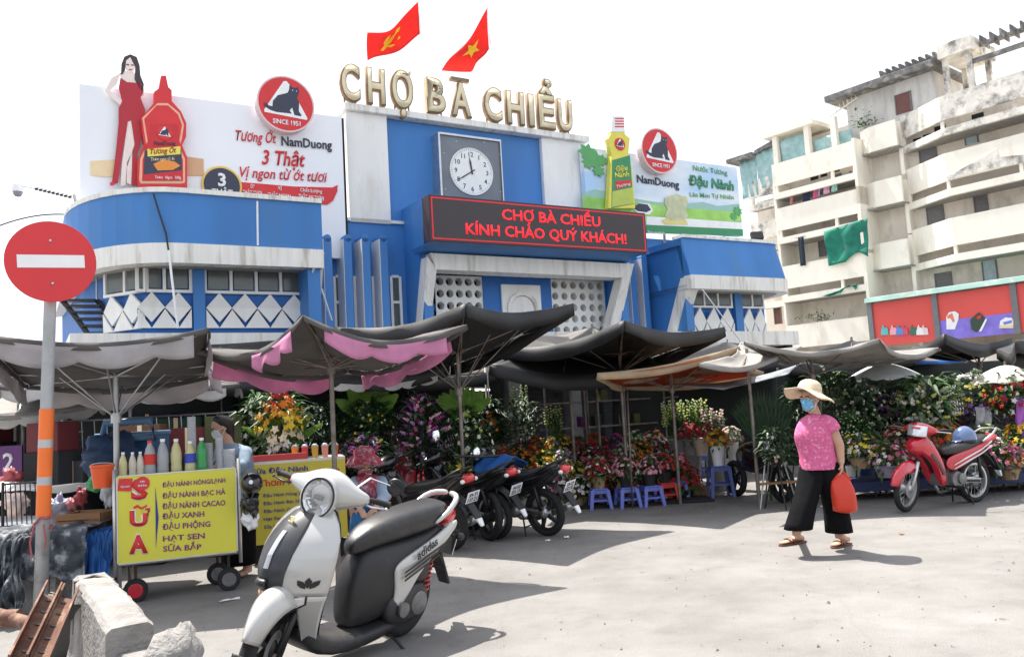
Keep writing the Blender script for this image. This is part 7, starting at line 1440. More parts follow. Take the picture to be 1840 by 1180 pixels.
t = arrangement('tall column of red, orange and yellow flowers fading to white lilies', 505, 702, 808, 10.0, 46, ('red', 'orange', 'amber', 'yellow', 'cream', 'white'), (0, 3), 150, .055, 240, 'egg', cols_by_h=True); fanleaves(t, 7, .6, .05, LEAFM[2], 1.2, 1.1)
t = arrangement('leafy green and white lily spray left of the orange column', 462, 715, 818, 10.3, 40, ('white', 'pale green'), (0, 3), 40, .04, 320); fanleaves(t, 9, .7, .05, LEAFM[0], 1.1, 1.2)
arrangement('dark spray with small scattered white buds behind the canopy post', 570, 735, 830, 11.2, 46, ('white', 'lilac'), (1, 1), 70, .022, 420)
t = arrangement('dark green stand dotted with small yellow buds and lime leaves above', 662, 722, 850, 11.0, 62, ('lemon', 'yellow', 'cream'), (1, 1), 95, .022, 620); fanleaves(t, 6, .55, .10, LEAFM[2], 1.5, 1.0)
arrangement('purple orchid spray between the yellow dotted stand and the lily fan', 752, 712, 850, 11.2, 52, ('purple', 'magenta', 'lilac', 'blush'), (1, 3), 150, .03, 380, 'egg', True)
t = arrangement('white lily stand with a crown of bright green fan leaves', 832, 735, 855, 11.3, 52, ('white', 'cream', 'lime'), (1, 0), 90, .038, 460); fanleaves(t, 11, .5, .075, LEAFM[2], 1.45, .9)
arrangement('yellow chrysanthemum bunch low behind the middle black motorbike', 845, 832, 868, 10.9, 55, ('yellow', 'lemon'), (0, 1), 40, .05, 120, 'ball')
arrangement('purple beaded sprigs either side of the crouching vendor', 655, 785, 835, 10.4, 40, ('magenta', 'violet'), (1, 1), 60, .018, 80, 'egg', True)
arrangement('pale grey green filler bunch inside the dark stall', 935, 722, 790, 14.6, 36, ('pale green', 'white'), (3, 1), 80, .028, 200, 'ball')
def stalks(label, px, pyt, pyb, dep, wpx, n, cols, m):
    top, bot = D(px, pyt, dep), D(px, pyb, dep); t = thing('flower_bunch', uniq(label), 'flowers', V((top.x, dep, 0)), 0, 'long stemmed bunches in buckets'); r = wpx * dep / FPX; st = MB(); bl = MB()
    for k in range(n):
        x = rnd.uniform(-r, r); y = rnd.uniform(-.15, .15); zt__ = top.z + rnd.uniform(-.12, .02); st.tube([(x * .4, y * .4, bot.z), (x, y, zt__)], .006, 4, False)
        for j in range(7): bl.mat(rnd.randrange(len(cols))); flower(bl, V((x + rnd.uniform(-.015, .015), y - .01, zt__ - j * .05)), V((rnd.uniform(-1, 1), -1, .8)), .026, 4)
        for j in range(4): leaf(st, V((x * .7, y * .7, bot.z + (zt__ - bot.z) * rnd.uniform(.15, .6))), V((rnd.uniform(-1, 1), rnd.uniform(-1, 0), 1.2)), .25, .016)
    obj('stems', st, m, t); obj('blossoms', bl, [fm(c) for c in cols], t)
    mb = MB(); mb.lathe([(r * .5, 0), (r * .75, bot.z + .06), (r * .70, bot.z + .06), (r * .45, .02)], (0, 0, 0), 14); obj('bucket', mb, plain('grey bucket', (.25, .25, .26), .5), t, smooth=True, angle=40)
stalks('tall green stalk bunch standing in the dark stall behind the lintel', 930, 695, 770, 15.2, 16, 14, ('pale green',), LEAFM[0])
stalks('yellow green gladiolus bunch in front of the dark stall columns', 992, 728, 790, 14.9, 16, 12, ('lemon', 'pale green'), LEAFM[0])
stalks('wide row of yellow green gladiolus stalks under the orange lined canopy', 1226, 720, 795, 14.4, 40, 40, ('lemon', 'lime', 'pale green'), LEAFM[0])
stalks('dried pinkish stalk bunch right of the gladiolus row', 1282, 735, 790, 14.2, 24, 22, ('blush', 'cream'), LEAFM[3])
def bucketf(label, px, pyb, dep, cols, r=.17, bh=.36, m=None, nf=60, fs=.04):
    g = G(px, pyb); g = V((g.x, g.y, 0)) if dep is None else V((D(px, pyb, dep).x, dep, max(0, D(px, pyb, dep).z)))
    t = bouquet(label, g, r * 1.25, .26, cols, 'buckets of cut flowers', m or PWHITE, nf, fs, .8, 0, bh, False); return t
bucketf('white bucket of orange and yellow gerberas on the right of the blue stools', 1291, 836, 13.2, ('orange', 'amber', 'yellow'), .15, .30)
bucketf('white bucket of pale blush flowers behind the orange bucket', 1318, 828, 13.9, ('blush', 'cream', 'white'), .14, .3)
bucketf('bucket of dark red roses left of the orange bucket', 1262, 818, 13.6, ('crimson', 'red'), .17, .28, plain('beige bucket', (.5, .42, .33)))
bucketf('bucket of crimson roses between the dark red and orange buckets', 1240, 818, 14.0, ('crimson', 'rose'), .14, .26, plain('grey bucket', (.25, .25, .26), .5))
for k, (px, lab) in enumerate(((1247, 'tall blue stool left of the white bucket'), (1268, 'tall blue stool directly left of the white bucket'))): stool(lab, G(px, 858), BLUD, .42, .28, group='tall blue stools by the white bucket')
stool('dark blue stool under the white bucket of orange gerberas', V((D(1291, 836, 13.2).x, 13.2, 0)), BLUD, max(.12, D(1291, 836, 13.2).z), .34)
# grey plastic bag of stems beside the stools
mb = MB(); p = G(1222, 862) + V((0, .2, 0)); mb.lathe([(.10, 0), (.16, .2), (.10, .5), (.18, .62)], p, 12); tag(obj('plastic_bag', mb, plain('grey green plastic bag', (.45, .48, .45), .5), None, smooth=True), 'standing grey plastic bag left of the tall blue stools', 'bag')
# big folded palm leaf, easel and helmet bike
pm = thing('palm_leaf', uniq('huge dark green folded palm leaf standing left of the straw hat'), 'leaf', V((D(1378, 800, 12.4).x, 12.4, 0))); top, bot = D(1366, 668, 12.4), D(1390, 806, 12.4)
mb = MB()
for k in range(26):
    f = (k + .5) / 26; a = -1.15 + 2.3 * f; L = .92 - .25 * abs(f - .45); d = V((math.sin(a) * .62, 0, math.cos(a * .75))).normalized(); s_ = V((d.z, 0, -d.x)); p0 = V((0, 0, bot.z - .02)); y = .03 if k % 2 else -.03
    mb.add([p0, p0 + d * L * .55 - s_ * .055 + Y * y, p0 + d * L, p0 + d * L * .55 + s_ * .055 - Y * y], [(0, 1, 2, 3)])
obj('frond', mb, LEAFM[1], pm); mb = MB(); mb.tube([(0, .02, 0), (0, .02, bot.z + .5)], .02, 6); obj('stem', mb, LEAFM[0], pm)
ez = thing('easel', 'thin metal easel with a wooden ledge left of the walking woman', 'easel', V((D(1395, 850, 11.6).x, 11.6, 0)), .2)
for x0, x1, y in ((-.28, -.05, 0), (.28, .05, 0), (0, 0, .4)): mb = MB(); mb.tube([(x0, y, 0), (x1, .05, 1.0)], .012, 6); obj('leg', mb, GALV, ez)
mb = MB(); mb.box((0, -.04, .34), (.55, .06, .03)); obj('ledge', mb, WOOD, ez)
arrangement('dark leafy wreath leaning on the metal easel', 1392, 775, 835, 11.5, 30, ('white', 'blush'), (1, 3), 26, .03, 260, 'ball')
db2 = thing('motorbike', 'dark motorbike half hidden behind the easel, its white panel showing', 'motorbike', V((D(1362, 850, 12.6).x, 12.6, 0)), 1.9); mb = MB(); mb.blob((0, 0, .62), (.5, .16, .25), 14, 9); obj('body', mb, BLKP, db2, smooth=True); mb = MB(); mb.blob((-.3, 0, .72), (.16, .1, .16), 12, 8); obj('front_panel', mb, PWHITE, db2, smooth=True)
for x in (-.55, .6): wheel(db2, (x, 0, .28), .28, .04, BLACKP, 5)
mb = MB(); mb.tube([(-.4, -.3, .95), (-.42, 0, .92), (-.4, .3, .95)], .015, 6); obj('handlebar', mb, BLACKP, db2)
# right flower bank
GR = 'tall flower arrangements on stands'
arrangement('spiky white and green spray right behind the straw hat', 1545, 690, 780, 12.3, 54, ('white', 'pale green', 'cream'), (3, 1), 170, .030, 330, 'ball', ll=.34)
arrangement('fine pale fern spray right above the straw hat', 1488, 672, 730, 13.0, 36, ('pale green', 'lime'), (0, 3), 60, .02, 220, 'ball', ll=.3)
arrangement('deep purple orchid spray left of the spider lily burst', 1603, 695, 790, 12.4, 44, ('purple', 'violet', 'magenta', 'lilac'), (1, 1), 190, .032, 260, 'egg', True)
arrangement('white spider lily burst behind the red motorbike headlight', 1660, 684, 768, 12.0, 48, ('white', 'lemon', 'pale green', 'white'), (3, 0), 190, .034, 300, 'ball', True, ll=.4)
arrangement('yellow and white crown over a purple skirt with a white ribbon', 1738, 672, 762, 12.3, 52, ('white', 'lemon', 'yellow', 'violet', 'purple'), (3, 1), 170, .034, 300, 'ball', cols_by_h=True, ribbon=mat('white organza ribbon', (.6, .6, .62), .6, amp=.1, transl=.4))
arrangement('standing ball of red and white roses with a purple ribbon', 1812, 676, 748, 12.0, 46, ('red', 'crimson', 'white', 'scarlet'), (0, 1), 170, .042, 200, 'ball', ribbon=plain('purple ribbon', (.30, .08, .38), .5))
arrangement('dark mixed greenery column at the right edge of the photo', 1850, 690, 830, 12.8, 40, ('orange', 'amber'), (1, 0), 60, .04, 380)
arrangement('green and yellow fern stand behind the red motorbike seat', 1700, 705, 800, 13.0, 40, ('lemon', 'lime', 'orange'), (1, 0), 90, .034, 260)
arrangement('dark greenery backing between purple orchids and straw hat', 1575, 705, 820, 13.8, 60, ('pale green', 'lilac'), (1, 1), 60, .03, 380)
arrangement('dark greenery backing under the blue tarpaulin', 1650, 712, 820, 14.0, 60, ('pale green', 'coral'), (1, 1), 60, .03, 380)
arrangement('dark greenery backing under the right edge canopy', 1770, 712, 820, 13.9, 60, ('pale green', 'violet'), (1, 1), 70, .03, 380)
arrangement('dark greenery backing behind the palm leaf', 1430, 690, 820, 13.9, 50, ('pale green',), (1, 1), 20, .02, 560)
arrangement('dark greenery backing left of the dotted yellow stand', 615, 715, 840, 12.4, 60, ('white',), (1, 1), 24, .02, 620)
arrangement('dark greenery backing behind the purple orchid spray', 705, 700, 840, 12.6, 60, ('lilac',), (1, 1), 24, .02, 620)
arrangement('dark greenery backing right of the lily fan stand', 880, 720, 800, 12.9, 36, ('orange', 'white'), (1, 1), 36, .03, 400)
RB = 'low flower bunches of the right stall'
for k, (lab, px, py, dep, r, cols, nf, fs) in enumerate((('yellow rose and baby breath bunch right behind the pink blouse', 1546, 822, 11.6, .26, ('yellow', 'lemon', 'white'), 80, .035), ('cloud of white baby breath beside the pink blouse', 1528, 790, 11.9, .30, ('white', 'cream'), 260, .014), ('orange and pink mixed bunch left of the red headlight', 1618, 806, 12.0, .26, ('orange', 'pink', 'cream'), 70, .035), ('pink and white carnation bunch over the red front wheel', 1592, 838, 11.4, .26, ('pink', 'white', 'rose'), 76, .034), ('red carnation bunch tucked behind the red leg shield', 1632, 838, 11.8, .24, ('red', 'pink', 'crimson'), 70, .034), ('cream chrysanthemum bunch behind the red front fender', 1600, 792, 12.5, .26, ('cream', 'blush', 'pale green'), 90, .032), ('orange lily bunch above the red motorbike tank', 1692, 800, 11.9, .24, ('orange', 'scarlet', 'amber'), 60, .045), ('scarlet gladiolus bunch behind the red motorbike', 1715, 770, 12.6, .2, ('scarlet', 'red'), 50, .045), ('white and green cascade bunch behind the helmet', 1772, 806, 11.9, .26, ('white', 'pale green', 'lime'), 110, .03), ('pink lily cascade bunch behind the rear wheel', 1786, 836, 11.5, .26, ('pink', 'blush', 'magenta'), 80, .038), ('orange and magenta bunch on the ground right of the rear wheel', 1812, 842, 11.6, .24, ('orange', 'magenta', 'pink'), 70, .036), ('amber flower bunch at the right edge', 1838, 800, 11.8, .24, ('amber', 'orange', 'yellow'), 70, .045), ('violet bunch at the far right behind the mirror', 1800, 775, 12.2, .22, ('violet', 'lilac'), 120, .022), ('small amber and rose bunch under the spiky white spray', 1560, 790, 12.4, .22, ('amber', 'rose', 'lime'), 60, .03), ('magenta orchid bunch low behind the baby breath', 1575, 812, 12.2, .2, ('magenta', 'purple'), 70, .028))):
    q = D(px, py, dep); bouquet(lab, V((q.x, dep, max(0, q.z - .14))), r, r * 1.25, cols, RB, WRAPS[(k * 3) % 5], nf, fs, .8, 0 if k % 2 else 3, .14, False)
mb = MB(); a, b = D(1540, 850, 11.6), D(1840, 850, 12.0); mb.span((a.x, 11.8, .12), (b.x + 2, 12.6, .26)); tag(obj('display_step', mb, plain('dark blue bench', (.02, .03, .10), .6), None, bevel=.01), 'long low dark blue bench carrying the right stall flowers', 'shelf')
for k, (px, cc) in enumerate(((1563, 'crate blue'), (1592, 'crate navy'))):
    p = G(px, 866); t = thing('plastic_crate', ['blue slatted crate behind the red bag', 'navy slatted crate left of the red front wheel'][k], 'crate', p + V((0, .25, 0)), .1)
    for j in range(4): mb = MB(); mb.box((0, -.14, .05 + j * .06), (.36, .015, .04)); obj('slat', mb, BLUD, t)
    mb = MB(); mb.box((0, 0, .015), (.36, .28, .02)); mb.box((-.18, 0, .14), (.015, .28, .26)); mb.box((.18, 0, .14), (.015, .28, .26)); mb.box((0, .14, .14), (.36, .015, .26)); obj('frame', mb, BLUD, t)
pail('white plastic pail standing behind the red bag', G(1541, 868) + V((0, .15, 0)), .10, .125, .28, PWHITE)
# extra canopy posts visible among the stalls, lamp tube, cage
for lab, px, py0, py1, dep, r_ in (('grey post inside the stall above the flower bank', 872, 660, 730, 13.2, .02), ('thin grey pole rising from the flower bank', 1127, 700, 800, 12.4, .014)):
    a = D(px, py0, dep); mb = MB(); mb.tube([V((a.x - .04, dep, 0)), a], r_, 8); tag(obj('post', mb, POLE, None, smooth=True), lab, 'post')
lt = thing('tube_lamp', 'lit white tube lamp inside the dark stall', 'lamp'); mb = MB(); a, b = D(828, 700, 14.2), D(880, 700, 14.3); mb.tube([a, b], .018, 8); obj('tube', mb, mat('lit tube', (1, 1, 1), .5, emit=1.2, amp=0), lt); mb = MB(); mb.tube([a + Z * .04, b + Z * .04], .02, 6); obj('holder', mb, GREY, lt)
lt = thing('bulb', 'small lit white bulb hanging behind the pink canopy', 'lamp'); p = D(629, 692, 10.8); mb = MB(); mb.blob(p, (.03, .03, .045), 12, 8); obj('glass', mb, mat('lit tube', (1, 1, 1), .5, emit=1.2, amp=0), lt, smooth=True); mb = MB(); mb.tube([p + Z * .04, p + Z * .4], .006, 5); obj('cord', mb, BLACKP, lt)
hb = thing('hanging_basket', 'dark hanging basket with orange flowers in the stall doorway', 'basket', D(880, 745, 13.0) * 1.0); mb = MB(); mb.lathe([(.05, -.15), (.2, .1), (.18, .1), (.04, -.13)], (0, 0, 0), 12); obj('basket', mb, BLACKP, hb); mb = MB(); lf_ = MB()
for k in range(24): flower(mb, V((rnd.uniform(-.2, .1), rnd.uniform(-.2, 0), rnd.uniform(-.2, .12))), (0, -1, .5), .045)
obj('blossoms', mb, fm('orange'), hb); mb = MB(); mb.tube([(0, 0, .1), (0, 0, .9)], .012, 5); obj('hanger', mb, GALV, hb)
# dim shelving at the back of the stall
for k in range(6):
    p = D(1020 + k * 70, 760, 16.5 + .3 * k); t = thing('shelf_rack', ['bare', 'wire', 'loaded', 'narrow', 'low', 'dusty'][k] + ' metal shelf rack in the dim back of the stall', 'rack', V((p.x, p.y, 0)), FA.ang, 'shelf racks in the dim stalls')
    mb = MB()
    for x in (-.5, .5): mb.tube([(x, 0, 0), (x, 0, 2.1)], .02, 6)
    for z in (.6, 1.1, 1.6, 2.05): mb.box((0, .1, z), (1.0, .3, .03))
    obj('frame', mb, POLE, t)
    for j in range(5): mb = MB(); mb.box((-.4 + .2 * j, .08, .615 + .5 * (j % 3) + .1), (.15, .15, .2)); obj('carton', mb, plain('goods ' + STUFF[(k + j) % 8][0], STUFF[(k + j) % 8][1], .7), t)
# ------------------------------------------------------------------ people
SKN = mat('warm tan skin', (.46, .27, .18), .55, amp=.08, scale=12); HAIRM = mat('dark brown hair', (.012, .008, .007), .5, amp=.3, scale=30, stretch=(1, 1, .2))
def remesh(o, vox, sm=4):
    m = o.modifiers.new('remesh', 'REMESH'); m.mode = 'VOXEL'; m.voxel_size = vox; m.use_smooth_shade = True
    s = o.modifiers.new('smooth', 'SMOOTH'); s.iterations = sm; s.factor = .5
def ell(c, rx, ry, n=20, tilt=None, a0=0):
    c = V(c); out = []
    for k in range(n):
        a = a0 + 2 * math.pi * k / n; p = V((rx * math.cos(a), ry * math.sin(a), 0)); out.append(c + (tilt @ p if tilt else p))
    return out
def hand(mb, wrist, d, palmn, side, s=1.0, curl=.6):
    """palm plus five tapered, bent fingers; d points along the hand, palmn out of the palm"""
    d = V(d).normalized(); n_ = V(palmn); n_ = (n_ - d * n_.dot(d)).normalized(); w_ = d.cross(n_) * side
    ring = lambda c, a, b: [c + w_ * a * math.cos(2 * math.pi * k / 12) + n_ * b * math.sin(2 * math.pi * k / 12) for k in range(12)]
    mb.loft([ring(wrist - d * .03, .026 * s, .02 * s), ring(wrist, .026 * s, .019 * s), ring(wrist + d * .03 * s, .036 * s, .018 * s), ring(wrist + d * .075 * s, .041 * s, .015 * s), ring(wrist + d * .092 * s, .038 * s, .012 * s)], True)
    for k, (o, L) in enumerate(((-.030, .062), (-.010, .074), (.010, .078), (.029, .070))):
        p = wrist + d * .078 * s + w_ * o * s; d1 = (d + n_ * curl * .45).normalized(); d2 = (d + n_ * curl * 1.3).normalized(); d3 = (d * .5 + n_ * curl * 1.7).normalized(); a = p + d1 * L * .46 * s; b = a + d2 * L * .34 * s; c = b + d3 * L * .26 * s
        mb.tube([p - d * .01, p, a, b, c], [.0092 * s, .0092 * s, .0088 * s, .008 * s, .0062 * s], 8)
    p = wrist + d * .025 * s + w_ * .03 * s; a = p + (d * .7 + w_ * .75 + n_ * .35).normalized() * .034 * s; b = a + (d * .9 + w_ * .15 + n_ * .7).normalized() * .032 * s
    mb.tube([p - w_ * .012, p, a, b], [.012 * s, .0115 * s, .010 * s, .0075 * s], 8)
def head(mb, c, f, s=1.0, up=Z):
    """skull, jaw, nose, ears; f = facing direction"""
    f = V(f).normalized(); sd = up.cross(f).normalized(); u = f.cross(sd)
    P = lambda a, b, cc: c + f * a * s + sd * b * s + u * cc * s
    rings = []
    for z, x0, x1, hw in ((-.118, .02, .078, .018), (-.108, .0, .086, .036), (-.085, -.03, .09, .052), (-.05, -.07, .092, .064), (-.01, -.092, .094, .071), (.03, -.10, .094, .074), (.07, -.095, .082, .070), (.10, -.07, .055, .054), (.118, -.035, .02, .030)):
        rings.append([P((x0 + x1) / 2 + (x1 - x0) / 2 * math.cos(2 * math.pi * k / 18), hw * math.sin(2 * math.pi * k / 18), z) for k in range(18)])
    mb.loft(rings, True)
    mb.loft([[P(.085, -.008, .025), P(.085, .008, .025), P(.09, .006, .02), P(.09, -.006, .02)], [P(.085, -.017, -.025), P(.085, .017, -.025), P(.118, .012, -.02), P(.118, -.012, -.02)], [P(.085, -.014, -.036), P(.085, .014, -.036), P(.10, .01, -.034), P(.10, -.01, -.034)]], True)
    for q in (-1, 1): mb.loft([[P(-.005 + .022 * math.cos(2 * math.pi * k / 10), q * .068, -.005 + .033 * math.sin(2 * math.pi * k / 10)) for k in range(10)], [P(-.012 + .025 * math.cos(2 * math.pi * k / 10), q * .085, -.003 + .036 * math.sin(2 * math.pi * k / 10)) for k in range(10)]], True)
    return P
def eyes(P, parent):
    for q in (-1, 1):
        mb = MB(); mb.blob(P(.083, q * .032, .005), .013, 10, 7); e = obj('eye', mb, plain('eye white', (.7, .68, .66), .3), parent, smooth=True); mb = MB(); mb.blob(P(.093, q * .032, .005), .0065, 8, 6); obj('iris', mb, HAIRM, e, smooth=True)
        mb = MB(); mb.tube([P(.090, q * .012, .028), P(.094, q * .03, .034), P(.084, q * .052, .027)], .005, 6); obj('eyebrow', mb, HAIRM, parent)
def maskshell(P, m, parent):
    mb = MB()
    def f(a, b):
        y = -.072 + .144 * a; q = y / .072; z = -.10 + .105 * b; return P(.108 - .055 * q * q + .016 * math.exp(-(q * 3) ** 2) * math.sin(math.pi * b) - .02 * (1 - b) ** 2, y * (1 - .22 * (1 - b)), z)
    mb.sheet(f, 14, 10); o = obj('face_mask', mb, m, parent, smooth=True, solid=.004)
    mb = MB()
    for q in (-1, 1): mb.tube([P(.05, q * .072, -.005), P(.02, q * .082, .0), P(-.01, q * .086, -.0)], .002, 4); mb.tube([P(.05, q * .06, -.08), P(.02, q * .08, -.05), P(-.01, q * .086, -.02)], .002, 4)
    obj('loop', mb, PWHITE, o); return o
# ---- the woman in the straw hat
WD_ = 8.2
def W(px, py, dd=0): return D(px, py, WD_ + dd)
gz = G(1470, 983)
wm = thing('person', 'woman in a straw sun hat, pink blouse and wide black trousers walking across the forecourt', 'person')
sc = WD_ / FPX
face = V((-.80, -.62, -.10))
HCN = W(1455, 716); ws = MB()
P = head(ws, HCN, face, 1.0)
neck0, neck1 = W(1462, 742), W(1458, 728)
ws.tube([W(1468, 764), W(1466, 748), neck1 + Z * .02], [.075, .056, .05], 14)
# torso under the blouse and legs under the trousers
tor = [ell(W(1466, 756), .10, .08), ell(W(1465, 775), .13, .10), ell(W(1467, 800), .125, .10), ell(W(1471, 830), .12, .10), ell(W(1473, 850), .12, .10)]
ws.loft(tor, True)
LF, RFt = W(1431, 968, -.10), W(1508, 972, .10)
hipL, hipR = W(1458, 845, .03), W(1490, 845, -.02); knL, knR = W(1446, 905, -.12), W(1498, 905, .02)
ws.tube([hipL, knL, W(1438, 945, -.10), LF + Z * .06, LF + Z * .03], [.085, .058, .05, .036, .036], 14); ws.tube([hipR, knR, W(1506, 945, .08), RFt + Z * .06, RFt + Z * .03], [.085, .058, .05, .036, .036], 14)
def foot(heel, toe, lift=0):
    h_, t_ = V(heel), V(toe); d = (t_ - h_); d.z = 0; L = d.length; d.normalize(); s_ = V((-d.y, d.x, 0)); rings = []
    for f, hw, ht in ((-.06, .02, .03), (.0, .032, .06), (.2, .034, .075), (.45, .040, .055), (.7, .046, .035), (.88, .043, .024), (.99, .03, .016), (1.04, .012, .01)):
        c = h_.lerp(t_, f); rings.append([c + s_ * hw * math.cos(2 * math.pi * k / 12) + Z * (ht * .5 + ht * .5 * math.sin(2 * math.pi * k / 12)) for k in range(12)])
    ws.loft(rings, True)
    for k, o in enumerate((-.03, -.014, .002, .017, .031)): ws.blob(t_ + s_ * o + d * (.004 - abs(o) * .5) + Z * .012, .0105, 8, 6)
hl, tl_ = G(1442, 974), G(1404, 981); hr_, tr_ = G(1524, 978), G(1498, 985)
foot(hl + Z * .022, tl_ + Z * .022); foot(hr_ + Z * .03, tr_ + Z * .022)
ws.tube([LF + Z * .06, hl.lerp(tl_, .15) + Z * .06], [.036, .036], 10); ws.tube([RFt + Z * .06, hr_.lerp(tr_, .15) + Z * .06], [.036, .036], 10)
# near arm (viewer's right) with the bag, far arm behind the body
sh, el_, wr = W(1491, 763, -.07), W(1508, 800, -.08), W(1512, 832, -.10)
ws.tube([W(1480, 758), sh, el_, wr], [.062, .060, .047, .029], 14)
fs_, fe, fw = W(1446, 763, .10), W(1446, 800, .22), W(1441, 832, .10)
ws.tube([W(1450, 758), fs_, fe, fw], [.058, .056, .044, .028], 14)
hand(ws, wr, W(1511, 858, -.12) - wr, (-.9, .25, 0), -1, 1.0, .85); hand(ws, fw, V((.02, 0, -1)), (.6, .5, 0), 1, 1.0, .5)
body = obj('body', ws, SKN, wm, smooth=True); remesh(body, .007, 3)
eyes(P, wm)
maskshell(P, mat('blue floral mask', (.12, .38, .62), .8, amp=.1, scale=40, c2=(.55, .68, .78), c2amt=.35, c2scale=38), wm)
# hair gathered behind the neck
mb = MB(); mb.loft([ell(HCN + Z * .06 - face * .015, .083, .09), ell(HCN + Z * .0 - face * .045, .082, .092), ell(HCN - Z * .07 - face * .07, .075, .07), ell(HCN - Z * .14 - face * .08, .06, .05), ell(HCN - Z * .2 - face * .085, .03, .03)], True); obj('hair', mb, HAIRM, wm, sub=1)
# hat
STRAW = mat('cream woven straw', (.68, .56, .38), .8, amp=.12, scale=60, bump=.3, bscale=140)
hatc = HCN + Z * .055; htilt = Matrix.Rotation(R(13), 3, 'Y') @ Matrix.Rotation(R(-4), 3, 'X')
mb = MB(); rings = []
for r_, z in ((.238, -.02), (.20, -.012), (.16, .0), (.118, .012), (.112, .03), (.108, .065), (.092, .10), (.06, .122), (.025, .13), (.004, .131)):
    q = []
    for k in range(40):
        a = 2 * math.pi * k / 40; wv = (.03 * math.sin(2 * a + .8) + .012 * math.sin(5 * a)) * max(0, (r_ - .11) / .12); dr = -.035 * max(0, math.cos(a + .2)) * max(0, (r_ - .11) / .12)
        q.append(hatc + htilt @ V((r_ * math.cos(a), r_ * math.sin(a) * .98, z + wv + dr)))
    rings.append(q)
mb.loft(rings, False); hat = obj('hat', mb, STRAW, wm, smooth=True, solid=.006)
mb = MB(); mb.loft([[hatc + htilt @ V(((.1135) * math.cos(2 * math.pi * k / 32), .1135 * math.sin(2 * math.pi * k / 32) * .98, z)) for k in range(32)] for z in (.014, .034)], False); obj('hat_band', mb, mat('tan hat band', (.42, .32, .20), .8), hat, smooth=True, solid=.004)
mb = MB(); mb.tube([HCN + P(.0, .08, .02) - HCN, P(.05, .075, -.09), P(.06, .02, -.13), P(.05, -.06, -.10), P(.0, -.085, .02)], .002, 4); obj('chin_cord', mb, PWHITE, hat)
# blouse
BLO = mat('pink patterned blouse', (.55, .10, .24), .85, amp=.1, scale=30, c2=(.74, .40, .52), c2amt=.36, c2scale=34, bump=.15, bscale=16)
def fold(ring, amp, k0): 
    c = sum((V(p) for p in ring), V()) / len(ring); return [c + (p - c) * (1 + amp * math.sin(k * 1.9 + k0) + amp * .6 * math.sin(k * .8 - k0 * 2)) for k, p in enumerate(ring)]
bl = [(1462, 744, .058, .056), (1463, 748, .095, .085), (1465, 754, .145, .10), (1465, 760, .172, .12), (1463, 770, .178, .145), (1461, 783, .184, .158), (1464, 797, .174, .150), (1468, 812, .168, .145), (1471, 826, .172, .150), (1472, 838, .176, .155), (1472, 842, .173, .153)]
mb = MB(); mb.loft([fold(ell(W(x, y, -.02 if i in (4, 5) else 0), rx, ry, 32), .014 if i > 3 else .0, i * .7) for i, (x, y, rx, ry) in enumerate(bl)], False); top_ = obj('blouse', mb, BLO, wm, sub=1, solid=.006)
def sleeve(a, b, c, r0, r1):
    mb = MB(); pts = [V(a), V(a).lerp(V(b), .55), V(a).lerp(V(b), 1), V(b).lerp(V(c), .28)]; rs = [r0 * .8, r0, (r0 + r1) / 2, r1]
    mb.tube(pts, rs, 20, cap=False); obj('sleeve', mb, BLO, top_, sub=1, solid=.006)
sleeve(W(1474, 756, -.03), W(1491, 764, -.08), W(1508, 800, -.08), .088, .082); sleeve(W(1456, 756, .06), W(1446, 764, .10), W(1446, 800, .22), .072, .07)
mb = MB(); mb.tube([p for p in ell(W(1462, 748), .066, .062, 20)] + [ell(W(1462, 748), .066, .062, 20)[0]], .005, 6); obj('neckline', mb, BLO, top_)
mb = MB(); mb.lathe([(.031, -.006), (.031, .006)], wr - (wr - el_).normalized() * .03, 14); obj('bracelet', mb, PWHITE, wm)
# trousers: two wide legs joined at the hips
TRS = mat('black cotton trousers', (.006, .006, .007), .95, amp=.3, scale=8, bump=.3, bscale=9, spec=.12)
def leg(cs, name='trouser_leg', k0=0):
    mb = MB(); mb.loft([fold(ell(W(x, y, dd), rx, ry, 28), .022 if i > 1 else .0, k0 + i * .5) for i, (x, y, dd, rx, ry) in enumerate(cs)], False); return mb
tr = MB()
l1 = leg([(1464, 830, .02, .135, .13), (1460, 850, .02, .130, .14), (1454, 872, -.03, .118, .13), (1447, 900, -.09, .112, .122), (1440, 925, -.11, .118, .128), (1434, 950, -.12, .128, .14)])
l2 = leg([(1480, 830, 0, .135, .13), (1486, 850, 0, .128, .140), (1493, 872, .01, .112, .125), (1499, 900, .03, .108, .12), (1504, 925, .06, .115, .125), (1508, 955, .08, .125, .138)], k0=2)
for q in (l1, l2): tr.add(q.v, q.f)
obj('trousers', tr, TRS, wm, sub=1, solid=.008)
SAND = mat('brown leather sandal', (.13, .055, .04), .6, amp=.2)
for h_, t_ in ((hl, tl_), (hr_, tr_)):
    d = (t_ - h_); d.z = 0; d.normalize(); s_ = V((-d.y, d.x, 0)); mb = MB(); out = [(-.02, .028), (.04, .038), (.12, .036), (.18, .05), (.23, .046), (.262, .02)]; L = (t_ - h_).length + .03; pts = [(f * L / .262, w_) for f, w_ in out] + [(f * L / .262, -w_) for f, w_ in reversed(out)]
    mb.prism(pts, h_ + Z * .002 - d * .01, d, s_, .018); so = obj('sandal', mb, SAND, wm, bevel=.004)
    mb = MB(); 
    for f in (.55, .70): c = h_.lerp(t_, f); mb.tube([c + s_ * .05 + Z * .015, c + s_ * .038 + Z * .055, c + Z * .068, c - s_ * .038 + Z * .055, c - s_ * .05 + Z * .015], .009, 6)
    obj('strap', mb, SAND, so, smooth=True)
